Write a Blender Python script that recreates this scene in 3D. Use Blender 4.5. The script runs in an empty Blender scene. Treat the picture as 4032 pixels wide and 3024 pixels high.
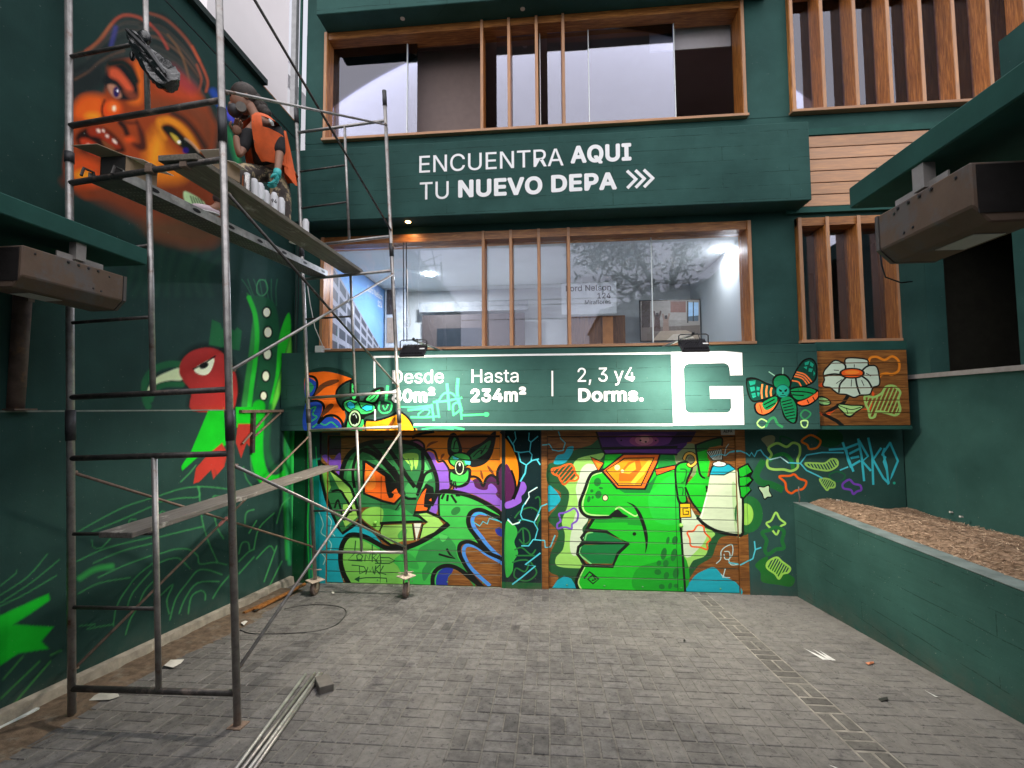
import bpy, bmesh, math, random
import numpy as np
from mathutils import Vector, Matrix
from mathutils.geometry import delaunay_2d_cdt
R = math.radians
rnd = random.Random(7)
sc = bpy.context.scene
col = sc.collection

# ------------------------------------------------------------------ camera
ZC = 2.6
F_PX, YAW, PITCH, ROLL = 1750.0, -0.0826, 0.0545, 0.0068

def _rot(a, b, c):
    ca, sa, cb, sb, cc, s3 = math.cos(a), math.sin(a), math.cos(b), math.sin(b), math.cos(c), math.sin(c)
    base = np.array([[1, 0, 0], [0, 0, -1], [0, 1, 0]], float)
    return (np.array([[cc, s3, 0], [-s3, cc, 0], [0, 0, 1]]) @ np.array([[1, 0, 0], [0, cb, sb], [0, -sb, cb]])
            @ np.array([[ca, 0, -sa], [0, 1, 0], [sa, 0, ca]]) @ base)
CM = _rot(YAW, PITCH, ROLL)
cam_d = bpy.data.cameras.new('camera')
cam = bpy.data.objects.new('camera', cam_d); col.objects.link(cam)
cam_d.sensor_fit = 'HORIZONTAL'; cam_d.sensor_width = 36.0; cam_d.lens = F_PX / 4032 * 36
cam_d.clip_start = 0.05; cam_d.clip_end = 3000
mw = Matrix.Identity(4)
for i in range(3):
    mw[i][0] = CM[0][i]; mw[i][1] = -CM[1][i]; mw[i][2] = -CM[2][i]
mw[2][3] = ZC
cam.matrix_world = mw
sc.camera = cam

# ------------------------------------------------------------------ sky, sun, exposure (overcast late afternoon)
SUN_EL, SUN_AZ = 55, 177          # azimuth: degrees clockwise from +Y (behind the viewer, a little left)
w = bpy.data.worlds.new('World'); sc.world = w; w.use_nodes = True
nt = w.node_tree; nt.nodes.clear()
sky = nt.nodes.new('ShaderNodeTexSky'); sky.sky_type = 'NISHITA'; sky.sun_disc = False
sky.sun_elevation = R(SUN_EL); sky.sun_rotation = R(SUN_AZ); sky.air_density = 1.6; sky.dust_density = 6.0
hs = nt.nodes.new('ShaderNodeHueSaturation'); hs.inputs['Saturation'].default_value = 0.28
bg = nt.nodes.new('ShaderNodeBackground'); bg.inputs['Strength'].default_value = 0.026
wo = nt.nodes.new('ShaderNodeOutputWorld')
cl = nt.nodes.new('ShaderNodeMix'); cl.data_type = 'RGBA'; cl.inputs[0].default_value = 0.93; cl.inputs[7].default_value = (12.4, 12.6, 14.2, 1)   # even cloud cover over the clear sky
nt.links.new(sky.outputs[0], hs.inputs['Color']); nt.links.new(hs.outputs[0], cl.inputs[6]); nt.links.new(cl.outputs[2], bg.inputs['Color']); nt.links.new(bg.outputs[0], wo.inputs['Surface'])
sl = bpy.data.lights.new('sun', 'SUN'); sl.energy = 1.5; sl.angle = R(125); sl.color = (1.0, 0.97, 0.94)
so = bpy.data.objects.new('sun', sl); col.objects.link(so); so.location = (0, 0, 30)
sd = Vector((math.sin(R(SUN_AZ)) * math.cos(R(SUN_EL)), math.cos(R(SUN_AZ)) * math.cos(R(SUN_EL)), math.sin(R(SUN_EL))))
so.rotation_euler = sd.to_track_quat('Z', 'Y').to_euler()
sc.view_settings.view_transform = 'Standard'; sc.view_settings.look = 'None'
sc.view_settings.gamma = 1.0; sc.view_settings.use_curve_mapping = False
sc.view_settings.exposure = 1.38
sc.cycles.use_denoising = True
sc.cycles.max_bounces = 8; sc.cycles.transparent_max_bounces = 16
sc.cycles.sample_clamp_indirect = 6.0

# ------------------------------------------------------------------ measuring the photograph (native pixels -> points in the place)
def ray(x, y): return CM.T @ np.array([x - 2016, y - 1512, F_PX])
def atY(x, y, Y):
    d = ray(x, y); p = d * (Y / d[1]); return Vector((p[0], p[1], p[2] + ZC))
def atX(x, y, X):
    d = ray(x, y); p = d * (X / d[0]); return Vector((p[0], p[1], p[2] + ZC))
def atZ(x, y, Z):
    d = ray(x, y); p = d * ((Z - ZC) / d[2]); return Vector((p[0], p[1], p[2] + ZC))
YW, YB = 6.35, 6.0           # wall plane, plane of the projecting bands
GS, G0 = 0.108, 0.075        # driveway falls towards the garage doors
def gz(y): return G0 + GS * (YW - y)
def atG(x, y, up=0.0):
    d = ray(x, y); t = (G0 + up + GS * YW - ZC) / (d[2] + GS * d[1]); return Vector((d[0] * t, d[1] * t, d[2] * t + ZC))
def proj_arr(P):
    c = (np.asarray(P, float) - np.array([0, 0, ZC])) @ CM.T
    return np.stack([2016 + F_PX * c[:, 0] / c[:, 2], 1512 + F_PX * c[:, 1] / c[:, 2]], 1)
def hx(h):
    v = [int(h[i:i + 2], 16) / 255 for i in (0, 2, 4)]
    return tuple(x / 12.92 if x <= 0.04045 else ((x + 0.055) / 1.055) ** 2.4 for x in v)

# ------------------------------------------------------------------ materials
def newmat(name):
    m = bpy.data.materials.new(name); m.use_nodes = True
    n = m.node_tree; n.nodes.clear()
    o = n.nodes.new('ShaderNodeOutputMaterial'); p = n.nodes.new('ShaderNodeBsdfPrincipled')
    n.links.new(p.outputs[0], o.inputs[0])
    return m, n, p
def noise(n, scale, detail=4, rough=0.6, stretch=None, coord='Position', dist=0.0):
    g = n.nodes.new('ShaderNodeNewGeometry') if coord == 'Position' else n.nodes.new('ShaderNodeTexCoord')
    src = g.outputs['Position'] if coord == 'Position' else g.outputs['Object']
    if stretch:
        mp = n.nodes.new('ShaderNodeMapping'); mp.inputs['Scale'].default_value = stretch
        n.links.new(src, mp.inputs[0]); src = mp.outputs[0]
    t = n.nodes.new('ShaderNodeTexNoise'); t.inputs['Scale'].default_value = scale
    t.inputs['Detail'].default_value = detail; t.inputs['Roughness'].default_value = rough; t.inputs['Distortion'].default_value = dist
    n.links.new(src, t.inputs['Vector']); return t.outputs['Fac']
def ramp(n, fac, stops):
    r = n.nodes.new('ShaderNodeValToRGB')
    while len(r.color_ramp.elements) < len(stops): r.color_ramp.elements.new(0.5)
    for e, (p, c) in zip(r.color_ramp.elements, stops):
        e.position = p; e.color = (*c, 1) if len(c) == 3 else c
    n.links.new(fac, r.inputs[0]); return r.outputs[0]
def mix(n, fac, a, b, mode='MIX'):
    m = n.nodes.new('ShaderNodeMix'); m.data_type = 'RGBA'; m.blend_type = mode
    for s, v in ((m.inputs[0], fac), (m.inputs[6], a), (m.inputs[7], b)):
        if isinstance(v, (int, float)): s.default_value = v
        elif isinstance(v, tuple): s.default_value = (*v, 1) if len(v) == 3 else v
        else: n.links.new(v, s)
    return m.outputs[2]
def bump(n, p, h, strength=0.3, dist=0.01):
    b = n.nodes.new('ShaderNodeBump'); b.inputs['Strength'].default_value = strength; b.inputs['Distance'].default_value = dist
    n.links.new(h, b.inputs['Height']); n.links.new(b.outputs[0], p.inputs['Normal'])
def math1(n, op, a, b=0.0):
    m = n.nodes.new('ShaderNodeMath'); m.operation = op
    for s, v in ((m.inputs[0], a), (m.inputs[1], b)):
        if isinstance(v, (int, float)): s.default_value = v
        else: n.links.new(v, s)
    return m.outputs[0]
_mc = {}
def plain(name, c=None, rough=0.6, metal=0.0, var=0.18, scale=9.0, bmp=0.15, spec=0.4, dirt=None, dscale=3.0, damt=(0.55, 0.75)):
    """one colour broken up by noise, optional dirt tint, fine relief"""
    if name in _mc: return _mc[name]
    m, n, p = newmat(name)
    c = hx(c) if isinstance(c, str) else c
    f = noise(n, scale)
    lo = tuple(x * (1 - var) for x in c); hi = tuple(min(1, x * (1 + var)) for x in c)
    cc = ramp(n, f, [(0.3, lo), (0.7, hi)])
    if dirt:
        d = hx(dirt) if isinstance(dirt, str) else dirt
        g = ramp(n, noise(n, dscale, 6, 0.7), [(damt[0], (0, 0, 0)), (damt[1], (1, 1, 1))])
        cc = mix(n, g, cc, d)
    n.links.new(cc, p.inputs['Base Color'])
    p.inputs['Roughness'].default_value = rough; p.inputs['Metallic'].default_value = metal
    p.inputs['Specular IOR Level'].default_value = spec
    if bmp: bump(n, p, noise(n, scale * 9, 3), bmp, 0.004)
    _mc[name] = m; return m
def emit(name, c, s):
    if name in _mc: return _mc[name]
    m = bpy.data.materials.new(name); m.use_nodes = True; n = m.node_tree; n.nodes.clear()
    o = n.nodes.new('ShaderNodeOutputMaterial'); e = n.nodes.new('ShaderNodeEmission')
    e.inputs[0].default_value = (*c, 1); e.inputs[1].default_value = s; n.links.new(e.outputs[0], o.inputs[0])
    _mc[name] = m; return m
def wood_nodes(n, light=1.0, axis='X'):
    st = {'X': (1.2, 14, 14), 'Z': (14, 14, 1.2)}[axis]
    g = noise(n, 3.2, 8, 0.65, st, dist=0.6); g2 = noise(n, 0.9, 3, 0.5, (0.6, 3, 3) if axis == 'X' else (3, 3, 0.6))
    a, b, c = hx('573216'), hx('965f2c'), hx('c48c4a')
    k = ramp(n, g, [(0.28, tuple(x * light for x in a)), (0.52, tuple(x * light for x in b)), (0.78, tuple(min(1, x * light) for x in c))])
    k2 = ramp(n, g2, [(0.3, (0.72, 0.72, 0.72)), (0.7, (1.1, 1.1, 1.1))])
    return mix(n, 1.0, k, k2, 'MULTIPLY'), g
def wood(name, light=1.0, axis='X', rough=0.5, pale=0.0):
    if name in _mc: return _mc[name]
    m, n, p = newmat(name)
    c, g = wood_nodes(n, light, axis)
    if pale: c = mix(n, pale, c, (0.56, 0.36, 0.25))
    oi = n.nodes.new('ShaderNodeObjectInfo')
    t = ramp(n, oi.outputs['Random'], [(0, (0.8, 0.78, 0.76)), (1, (1.15, 1.12, 1.1))])
    n.links.new(mix(n, 1.0, c, t, 'MULTIPLY'), p.inputs['Base Color'])
    p.inputs['Roughness'].default_value = rough; bump(n, p, g, 0.25, 0.004)
    _mc[name] = m; return m

WALL = (0.027, 0.079, 0.071)     # the green the whole house is painted
def wallmat(name, forms=False, attr=False, c=WALL, gain=1.0):
    """green masonry paint; forms = imprint of form boards in cast concrete; attr = mural colours on top"""
    if name in _mc: return _mc[name]
    m, n, p = newmat(name)
    f = noise(n, 1.7, 6, 0.65)
    cc = ramp(n, f, [(0.3, tuple(x * 0.82 for x in c)), (0.72, tuple(x * 1.15 for x in c))])
    if attr:
        a = n.nodes.new('ShaderNodeAttribute'); a.attribute_name = 'paint'
        v = ramp(n, noise(n, 5, 5, 0.7), [(0.3, (0.88, 0.88, 0.88)), (0.75, (1.06, 1.06, 1.06))])
        cc = mix(n, a.outputs['Alpha'], cc, mix(n, 1.0, mix(n, 1.0, a.outputs['Color'], (gain,) * 3, 'MULTIPLY'), v, 'MULTIPLY'))
    st = ramp(n, noise(n, 2.2, 8, 0.75, (1.0, 1.0, 0.35)), [(0.62, (1, 1, 1)), (0.8, (0.8, 0.83, 0.82))])
    cc = mix(n, 1.0, cc, st, 'MULTIPLY')
    # roller patches, runs and splashed dirt along the foot of the walls
    pt = ramp(n, noise(n, 0.75, 3, 0.45, (1, 1, 1.6)), [(0.42, (0.86, 0.88, 0.88)), (0.5, (1, 1, 1)), (0.6, (1.16, 1.13, 1.12))]); cc = mix(n, 1.0, cc, pt, 'MULTIPLY')
    run_ = ramp(n, noise(n, 3.0, 7, 0.8, (3.0, 3.0, 0.16)), [(0.60, (0, 0, 0)), (0.78, (1, 1, 1))]); cc = mix(n, math1(n, 'MULTIPLY', run_, 0.35), cc, (0.05, 0.075, 0.068))
    sp_ = ramp(n, noise(n, 48, 2, 0.5), [(0.735, (0, 0, 0)), (0.75, (1, 1, 1))]); cc = mix(n, math1(n, 'MULTIPLY', sp_, 0.5), cc, (0.22, 0.24, 0.22))
    gg = n.nodes.new('ShaderNodeNewGeometry'); sz = n.nodes.new('ShaderNodeSeparateXYZ'); n.links.new(gg.outputs['Position'], sz.inputs[0])
    gnd = math1(n, 'ADD', math1(n, 'MULTIPLY', math1(n, 'SUBTRACT', YW, sz.outputs[1]), GS), G0)
    ft = math1(n, 'SUBTRACT', 1.0, math1(n, 'MULTIPLY', math1(n, 'SUBTRACT', sz.outputs[2], gnd), 2.6)); ft.node.use_clamp = True
    dk = math1(n, 'MULTIPLY', math1(n, 'POWER', ft, 2.0), ramp(n, noise(n, 5, 7, 0.75), [(0.36, (0, 0, 0)), (0.66, (1, 1, 1))])); cc = mix(n, math1(n, 'MULTIPLY', dk, 0.6), cc, (0.10, 0.09, 0.075))
    h = noise(n, 55, 5, 0.7)
    if forms:
        g = n.nodes.new('ShaderNodeNewGeometry'); sx = n.nodes.new('ShaderNodeSeparateXYZ'); n.links.new(g.outputs['Position'], sx.inputs[0])
        wob = math1(n, 'MULTIPLY', noise(n, 1.3, 4, 0.6, (1, 1, 4)), 0.05)
        cx = n.nodes.new('ShaderNodeCombineXYZ')
        n.links.new(math1(n, 'ADD', sx.outputs[0], sx.outputs[1]), cx.inputs[0]); n.links.new(math1(n, 'ADD', sx.outputs[2], wob), cx.inputs[1])
        b = n.nodes.new('ShaderNodeTexBrick'); b.inputs['Scale'].default_value = 1.0
        b.inputs['Brick Width'].default_value = 2.3; b.inputs['Row Height'].default_value = 0.185
        b.inputs['Mortar Size'].default_value = 0.006; b.inputs['Mortar Smooth'].default_value = 0.25; b.offset = 0.37
        n.links.new(cx.outputs[0], b.inputs['Vector'])
        gap = ramp(n, noise(n, 2.6, 5, 0.75, (1, 1, 2)), [(0.44, (0, 0, 0)), (0.55, (1, 1, 1))])
        line = math1(n, 'MULTIPLY', b.outputs['Fac'], gap)
        cc = mix(n, math1(n, 'MULTIPLY', line, 0.55), cc, tuple(x * 0.35 for x in c))
        pit = ramp(n, noise(n, 26, 3, 0.6), [(0.24, (1, 1, 1)), (0.30, (0, 0, 0))])
        h = math1(n, 'SUBTRACT', math1(n, 'SUBTRACT', math1(n, 'MULTIPLY', h, 0.35), math1(n, 'MULTIPLY', line, 1.3)), math1(n, 'MULTIPLY', pit, 0.5))
        h = math1(n, 'ADD', h, math1(n, 'MULTIPLY', noise(n, 3.0, 4, 0.6, (0.7, 0.7, 6)), 1.2))
    n.links.new(cc, p.inputs['Base Color']); p.inputs['Roughness'].default_value = 0.75; p.inputs['Specular IOR Level'].default_value = 0.13
    bump(n, p, h, 0.35 if forms else 0.2, 0.006)
    _mc[name] = m; return m
def board_paint():
    """timber boards: mural paint where the attribute says so, bare stained wood elsewhere"""
    if 'board_paint' in _mc: return _mc['board_paint']
    m, n, p = newmat('painted timber')
    c, g = wood_nodes(n, 0.85)
    a = n.nodes.new('ShaderNodeAttribute'); a.attribute_name = 'paint'
    v = ramp(n, noise(n, 4, 6, 0.7, (1, 1, 3)), [(0.3, (0.86, 0.86, 0.86)), (0.75, (1.08, 1.08, 1.08))])
    n.links.new(mix(n, a.outputs['Alpha'], c, mix(n, 1.0, a.outputs['Color'], v, 'MULTIPLY')), p.inputs['Base Color'])
    p.inputs['Roughness'].default_value = 0.48; bump(n, p, g, 0.22, 0.003)
    _mc['board_paint'] = m; return m
def glass(name, refl=0.3, tint=(0.93, 0.95, 1.0)):
    if name in _mc: return _mc[name]
    m = bpy.data.materials.new(name); m.use_nodes = True; n = m.node_tree; n.nodes.clear()
    o = n.nodes.new('ShaderNodeOutputMaterial'); t = n.nodes.new('ShaderNodeBsdfTransparent'); g = n.nodes.new('ShaderNodeBsdfGlossy')
    t.inputs[0].default_value = (*tint, 1); g.inputs[0].default_value = (0.86, 0.86, 1.0, 1); g.inputs['Roughness'].default_value = 0.015
    fr = n.nodes.new('ShaderNodeFresnel'); fr.inputs[0].default_value = 1.5
    k = math1(n, 'ADD', fr.outputs[0], refl)
    s = n.nodes.new('ShaderNodeMixShader'); n.links.new(k, s.inputs[0]); n.links.new(t.outputs[0], s.inputs[1]); n.links.new(g.outputs[0], s.inputs[2])
    n.links.new(s.outputs[0], o.inputs[0]); _mc[name] = m; return m

# ------------------------------------------------------------------ mesh building
WL = {}
class MB:
    def __init__(s): s.v = []; s.f = []
    def add(s, vs, fs):
        o = len(s.v); s.v += [tuple(v) for v in vs]; s.f += [tuple(i + o for i in f) for f in fs]; return s
    def box(s, x0, x1, y0, y1, z0, z1):
        return s.hexa([(x0, y0, z0), (x1, y0, z0), (x1, y1, z0), (x0, y1, z0), (x0, y0, z1), (x1, y0, z1), (x1, y1, z1), (x0, y1, z1)])
    def hexa(s, p): return s.add(p, [(3, 2, 1, 0), (4, 5, 6, 7), (0, 1, 5, 4), (1, 2, 6, 5), (2, 3, 7, 6), (3, 0, 4, 7)])
    def obox(s, c, u, v, w):
        c, u, v, w = map(Vector, (c, u, v, w))
        return s.hexa([c - u - v - w, c + u - v - w, c + u + v - w, c - u + v - w, c - u - v + w, c + u - v + w, c + u + v + w, c - u + v + w])
    def tube(s, p, q, r, n=10, r2=None):
        return s.path([p, q], r, n, [r, r if r2 is None else r2])
    def path(s, pts, r, n=8, rs=None):
        pts = [Vector(p) for p in pts]; k = len(pts); rs = rs or [r] * k
        vs = []; up = None
        for i, p in enumerate(pts):
            d = (pts[min(i + 1, k - 1)] - pts[max(i - 1, 0)]).normalized()
            if up is None:
                up = Vector((0, 0, 1)) if abs(d.z) < 0.9 else Vector((1, 0, 0))
            a = d.cross(up).normalized(); b = a.cross(d).normalized(); up = b
            for j in range(n):
                t = 2 * math.pi * j / n; vs.append(p + (a * math.cos(t) + b * math.sin(t)) * rs[i])
        fs = [(i * n + j, i * n + (j + 1) % n, (i + 1) * n + (j + 1) % n, (i + 1) * n + j) for i in range(k - 1) for j in range(n)]
        fs += [tuple(range(n))[::-1], tuple((k - 1) * n + j for j in range(n))]
        return s.add(vs, fs)
    def lathe(s, c, prof, n=14):
        c = Vector(c); vs = []; k = len(prof)
        for (r, z) in prof:
            for j in range(n):
                t = 2 * math.pi * j / n; vs.append(c + Vector((r * math.cos(t), r * math.sin(t), z)))
        fs = [(i * n + j, i * n + (j + 1) % n, (i + 1) * n + (j + 1) % n, (i + 1) * n + j) for i in range(k - 1) for j in range(n)]
        fs += [tuple(range(n))[::-1], tuple((k - 1) * n + j for j in range(n))]
        return s.add(vs, fs)
    def prism(s, pts, d):
        """closed outline (3-D points) pushed along d"""
        pts = [Vector(p) for p in pts]; d = Vector(d); n = len(pts)
        return s.add(pts + [p + d for p in pts], [tuple(range(n)), tuple(range(2 * n - 1, n - 1, -1))] + [(j, i, n + i, n + j) for i in range(n) for j in [(i + 1) % n]])
    def ball(s, c, r, n=10, m=7, sq=(1, 1, 1)):
        c = Vector(c); prof = [(math.sin(math.pi * i / m), -math.cos(math.pi * i / m)) for i in range(m + 1)]
        vs = []
        for (a, z) in prof:
            for j in range(n):
                t = 2 * math.pi * j / n; vs.append(c + Vector((a * math.cos(t) * sq[0], a * math.sin(t) * sq[1], z * sq[2])) * r)
        fs = [(i * n + j, i * n + (j + 1) % n, (i + 1) * n + (j + 1) % n, (i + 1) * n + j) for i in range(m) for j in range(n)]
        return s.add(vs, fs)
    def build(s, name, m, parent=None, smooth=False, bevel=0.0, origin=None, colors=None, sub=0):
        V = np.array(s.v, float)
        if origin is None:
            origin = ((V[:, 0].min() + V[:, 0].max()) / 2, (V[:, 1].min() + V[:, 1].max()) / 2, V[:, 2].min())
        origin = Vector(origin)
        me = bpy.data.meshes.new(name)
        me.from_pydata([tuple(Vector(v) - origin) for v in s.v], [], s.f); me.update()
        bm = bmesh.new(); bm.from_mesh(me)
        bmesh.ops.recalc_face_normals(bm, faces=bm.faces)
        if bevel: bmesh.ops.bevel(bm, geom=bm.edges[:], offset=bevel, segments=1, affect='EDGES', profile=0.7)
        bm.to_mesh(me); bm.free()
        if m: me.materials.append(m)
        if smooth: me.shade_smooth()
        return put(name, me, origin, parent)
def put(name, me, origin, parent=None):
    o = bpy.data.objects.new(name, me); col.objects.link(o)
    origin = Vector(origin); WL[o.name] = origin
    if parent: o.parent = parent; o.location = origin - WL[parent.name]
    else: o.location = origin
    return o
def thing(name, label, cat, loc, group=None, kind=None):
    o = bpy.data.objects.new(name, None); o.empty_display_size = 0.2; col.objects.link(o); o.location = loc; WL[o.name] = Vector(loc)
    return tag(o, label, cat, group, kind)
def tag(o, label=None, cat=None, group=None, kind=None):
    if label: o['label'] = label
    if cat: o['category'] = cat
    if group: o['group'] = group
    if kind: o['kind'] = kind
    return o
def node(name, parent, loc):
    o = bpy.data.objects.new(name, None); o.empty_display_size = 0.1; col.objects.link(o); loc = Vector(loc); WL[o.name] = loc
    o.parent = parent; o.location = loc - WL[parent.name]; return o

# ------------------------------------------------------------------ flat artwork (murals, prints): shapes laid out on a plane, cut into the pieces they cross
def spline(p, closed, k=5):
    p = np.asarray(p, float); n = len(p)
    if n < 3: return p
    out = []
    for i in range(n if closed else n - 1):
        a, b, c, d = (p[(i + j) % n] if closed else p[min(max(i + j, 0), n - 1)] for j in (-1, 0, 1, 2))
        for t in np.arange(k) / k:
            out.append(0.5 * ((2 * b) + (-a + c) * t + (2 * a - 5 * b + 4 * c - d) * t * t + (-a + 3 * b - 3 * c + d) * t ** 3))
    if not closed: out.append(p[-1])
    return np.array(out)
def P(s): return [tuple(float(v) for v in q.split(',')) for q in s.split()]
class Art:
    """ox,oy,s: measuring frame; Y: the plane the paint lies on"""
    def __init__(s, Y): s.Y = Y; s.it = []; s.fr = (0, 0, 1)
    def frame(s, ox, oy, k): s.fr = (ox, oy, k)
    def w(s, pts):
        ox, oy, k = s.fr; q = [atY(ox + x / k, oy + y / k, s.Y) for x, y in pts]; return np.array([(v.x, v.z) for v in q])
    def fill(s, c, pts, sm=True):
        p = np.array(P(pts) if isinstance(pts, str) else pts, float)
        if sm: p = spline(p, True)
        s.it.append(('f', hx(c) if c else None, s.w(p)))
    def poly(s, c, pts): s.fill(c, pts, False)
    def line(s, c, wd, pts, sm=True, closed=False, taper=False):
        p = np.array(P(pts) if isinstance(pts, str) else pts, float)
        if sm: p = spline(p, closed)
        if closed: p = np.vstack([p, p[:1]])
        n = len(p); d = np.gradient(p, axis=0) if n > 2 else np.repeat(p[1:] - p[:1], 2, 0)
        if closed: d[0] = d[-1] = p[1] - p[-2]
        d /= np.maximum(np.hypot(d[:, 0], d[:, 1]), 1e-9)[:, None]
        nn = np.stack([-d[:, 1], d[:, 0]], 1); hw = np.full(n, wd / 2.0)
        if taper: hw = hw * np.clip(np.minimum(np.arange(n) + 0.6, n - 0.4 - np.arange(n)) / (n * 0.35), 0.12, 1)
        if not closed and not taper:
            p = p.copy(); p[0] -= d[0] * wd * 0.3; p[-1] += d[-1] * wd * 0.3
        L = s.w(p + nn * hw[:, None]); Rr = s.w(p - nn * hw[:, None])
        s.it.append(('s', hx(c) if c else None, L, Rr))
    def ell(s, c, cx, cy, rx, ry, rot=0, n=20):
        t = np.linspace(0, 2 * math.pi, n, endpoint=False); x, y = rx * np.cos(t), ry * np.sin(t); a = math.radians(rot)
        s.poly(c, [(cx + x_ * math.cos(a) - y_ * math.sin(a), cy + x_ * math.sin(a) + y_ * math.cos(a)) for x_, y_ in zip(x, y)])
    def blob(s, c, wd, pts, hatch=None, hw=6, ang=62, step=20):
        """outlined spray blob, optionally hatched"""
        if hatch:
            q = spline(P(pts), True); x0, y0 = q.min(0); x1, y1 = q.max(0); a = math.radians(ang); dx, dy = math.cos(a), -math.sin(a)
            L = max(x1 - x0, y1 - y0)
            for k in np.arange(-L, L, step):
                bx, by = (x0 + x1) / 2 + k, (y0 + y1) / 2
                ts = np.linspace(-L, L, 60); pp = np.stack([bx + dx * ts, by + dy * ts], 1); ins = inside(pp, q)
                if ins.sum() > 2:
                    r = pp[ins]; s.line(hatch, hw, [tuple(r[0]), tuple(r[-1])], sm=False)
        s.line(c, wd, pts, True, True)
def inside(pt, poly):
    x, y = pt[:, 0][:, None], pt[:, 1][:, None]; a = poly; b = np.roll(poly, -1, 0)
    c = ((a[:, 1] > y) != (b[:, 1] > y)) & (x < (b[:, 0] - a[:, 0]) * (y - a[:, 1]) / (b[:, 1] - a[:, 1] + 1e-30) + a[:, 0])
    return c.sum(1) % 2 == 1
def cut(art, rects):
    """planar subdivision of the artwork and the pieces; -> per piece (verts2d, tris, rgba per tri)"""
    V, E = [], []
    def ring(p, closed=True):
        o = len(V); V.extend(map(tuple, p)); n = len(p)
        E.extend((o + i, o + (i + 1) % n) for i in range(n if closed else n - 1))
    for (x0, x1, z0, z1) in rects: ring([(x0, z0), (x1, z0), (x1, z1), (x0, z1)])
    for it in art.it:
        if it[0] == 'f': ring(it[2])
        else: ring(np.vstack([it[2], it[3][::-1]]))
    ov, oe, of, _, _, _ = delaunay_2d_cdt([Vector(v) for v in V], E, [], 0, 2e-5, False)
    ov = np.array([tuple(v) for v in ov]); of = np.array([tuple(f) for f in of])
    C = ov[of].mean(1); n = len(C); rgb = np.zeros((n, 4))
    for it in art.it:
        if it[0] == 'f':
            q = it[2]; lo, hi = q.min(0), q.max(0)
            k = np.nonzero((C[:, 0] >= lo[0]) & (C[:, 0] <= hi[0]) & (C[:, 1] >= lo[1]) & (C[:, 1] <= hi[1]))[0]
            k = k[inside(C[k], q)] if len(k) else k
        else:
            L, Q = it[2], it[3]; a = np.vstack([L, Q]); lo, hi = a.min(0), a.max(0)
            k0 = np.nonzero((C[:, 0] >= lo[0]) & (C[:, 0] <= hi[0]) & (C[:, 1] >= lo[1]) & (C[:, 1] <= hi[1]))[0]
            m = np.zeros(len(k0), bool)
            for i in range(len(L) - 1):
                q = np.array([L[i], L[i + 1], Q[i + 1], Q[i]]); lo, hi = q.min(0), q.max(0); c = C[k0]
                j = np.nonzero(~m & (c[:, 0] >= lo[0]) & (c[:, 0] <= hi[0]) & (c[:, 1] >= lo[1]) & (c[:, 1] <= hi[1]))[0]
                if len(j): m[j] |= inside(c[j], q)
            k = k0[m]
        rgb[k] = (*it[1], 1.0) if it[1] is not None else 0.0
    res = []
    for (x0, x1, z0, z1) in rects:
        k = (C[:, 0] > x0) & (C[:, 0] < x1) & (C[:, 1] > z0) & (C[:, 1] < z1); res.append((ov, of[k], rgb[k]))
    return res
def painted(name, piece, rect, Y, depth, m, parent, base=None, lip=0.004, edge=None):
    """a board or panel whose front face carries the cut artwork; lip = small chamfer towards the joints"""
    ov, tri, rgb = piece; x0, x1, z0, z1 = rect
    used, inv = np.unique(tri.ravel(), return_inverse=True); p = ov[used]; tri = inv.reshape(-1, 3)
    cz = (z0 + z1) / 2; h = (z1 - z0)
    zz = cz + (p[:, 1] - cz) * (1 - 2 * lip / h)
    verts = [(x, Y, z) for x, z in zip(p[:, 0], zz)]; n = len(verts)
    fr = [(x0, Y, z0 + lip), (x1, Y, z0 + lip), (x1, Y, z1 - lip), (x0, Y, z1 - lip)]
    md = [(x0, Y + lip, z0), (x1, Y + lip, z0), (x1, Y + lip, z1), (x0, Y + lip, z1)]
    bk = [(x0, Y + depth, z0), (x1, Y + depth, z0), (x1, Y + depth, z1), (x0, Y + depth, z1)]
    verts += fr + md + bk; faces = []; cols = []
    for t, c in zip(tri, rgb):
        a, b, c2 = p[t[0]], p[t[1]], p[t[2]]
        o = (b[0] - a[0]) * (c2[1] - a[1]) - (b[1] - a[1]) * (c2[0] - a[0])
        faces.append(tuple(t) if o > 0 else tuple(t[::-1])); cols.append(c if (c[3] > 0 or base is None) else (*base, 1))
    e = (*edge, 1) if edge is not None else (0, 0, 0, 0)
    for lo in (n, n + 4):
        for i in range(4): j = (i + 1) % 4; faces.append((lo + j, lo + i, lo + 4 + i, lo + 4 + j)); cols.append(e)
    faces.append((n + 11, n + 10, n + 9, n + 8)); cols.append(e)
    org = Vector(((x0 + x1) / 2, Y, z0))
    me = bpy.data.meshes.new(name); me.from_pydata([tuple(Vector(v) - org) for v in verts], [], faces); me.update()
    at = me.color_attributes.new('paint', 'FLOAT_COLOR', 'CORNER')
    cc = np.repeat(np.array(cols), [len(f) for f in faces], 0).astype(np.float32)
    at.data.foreach_set('color', cc.ravel()); me.materials.append(m)
    return put(name, me, org, parent)

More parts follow.
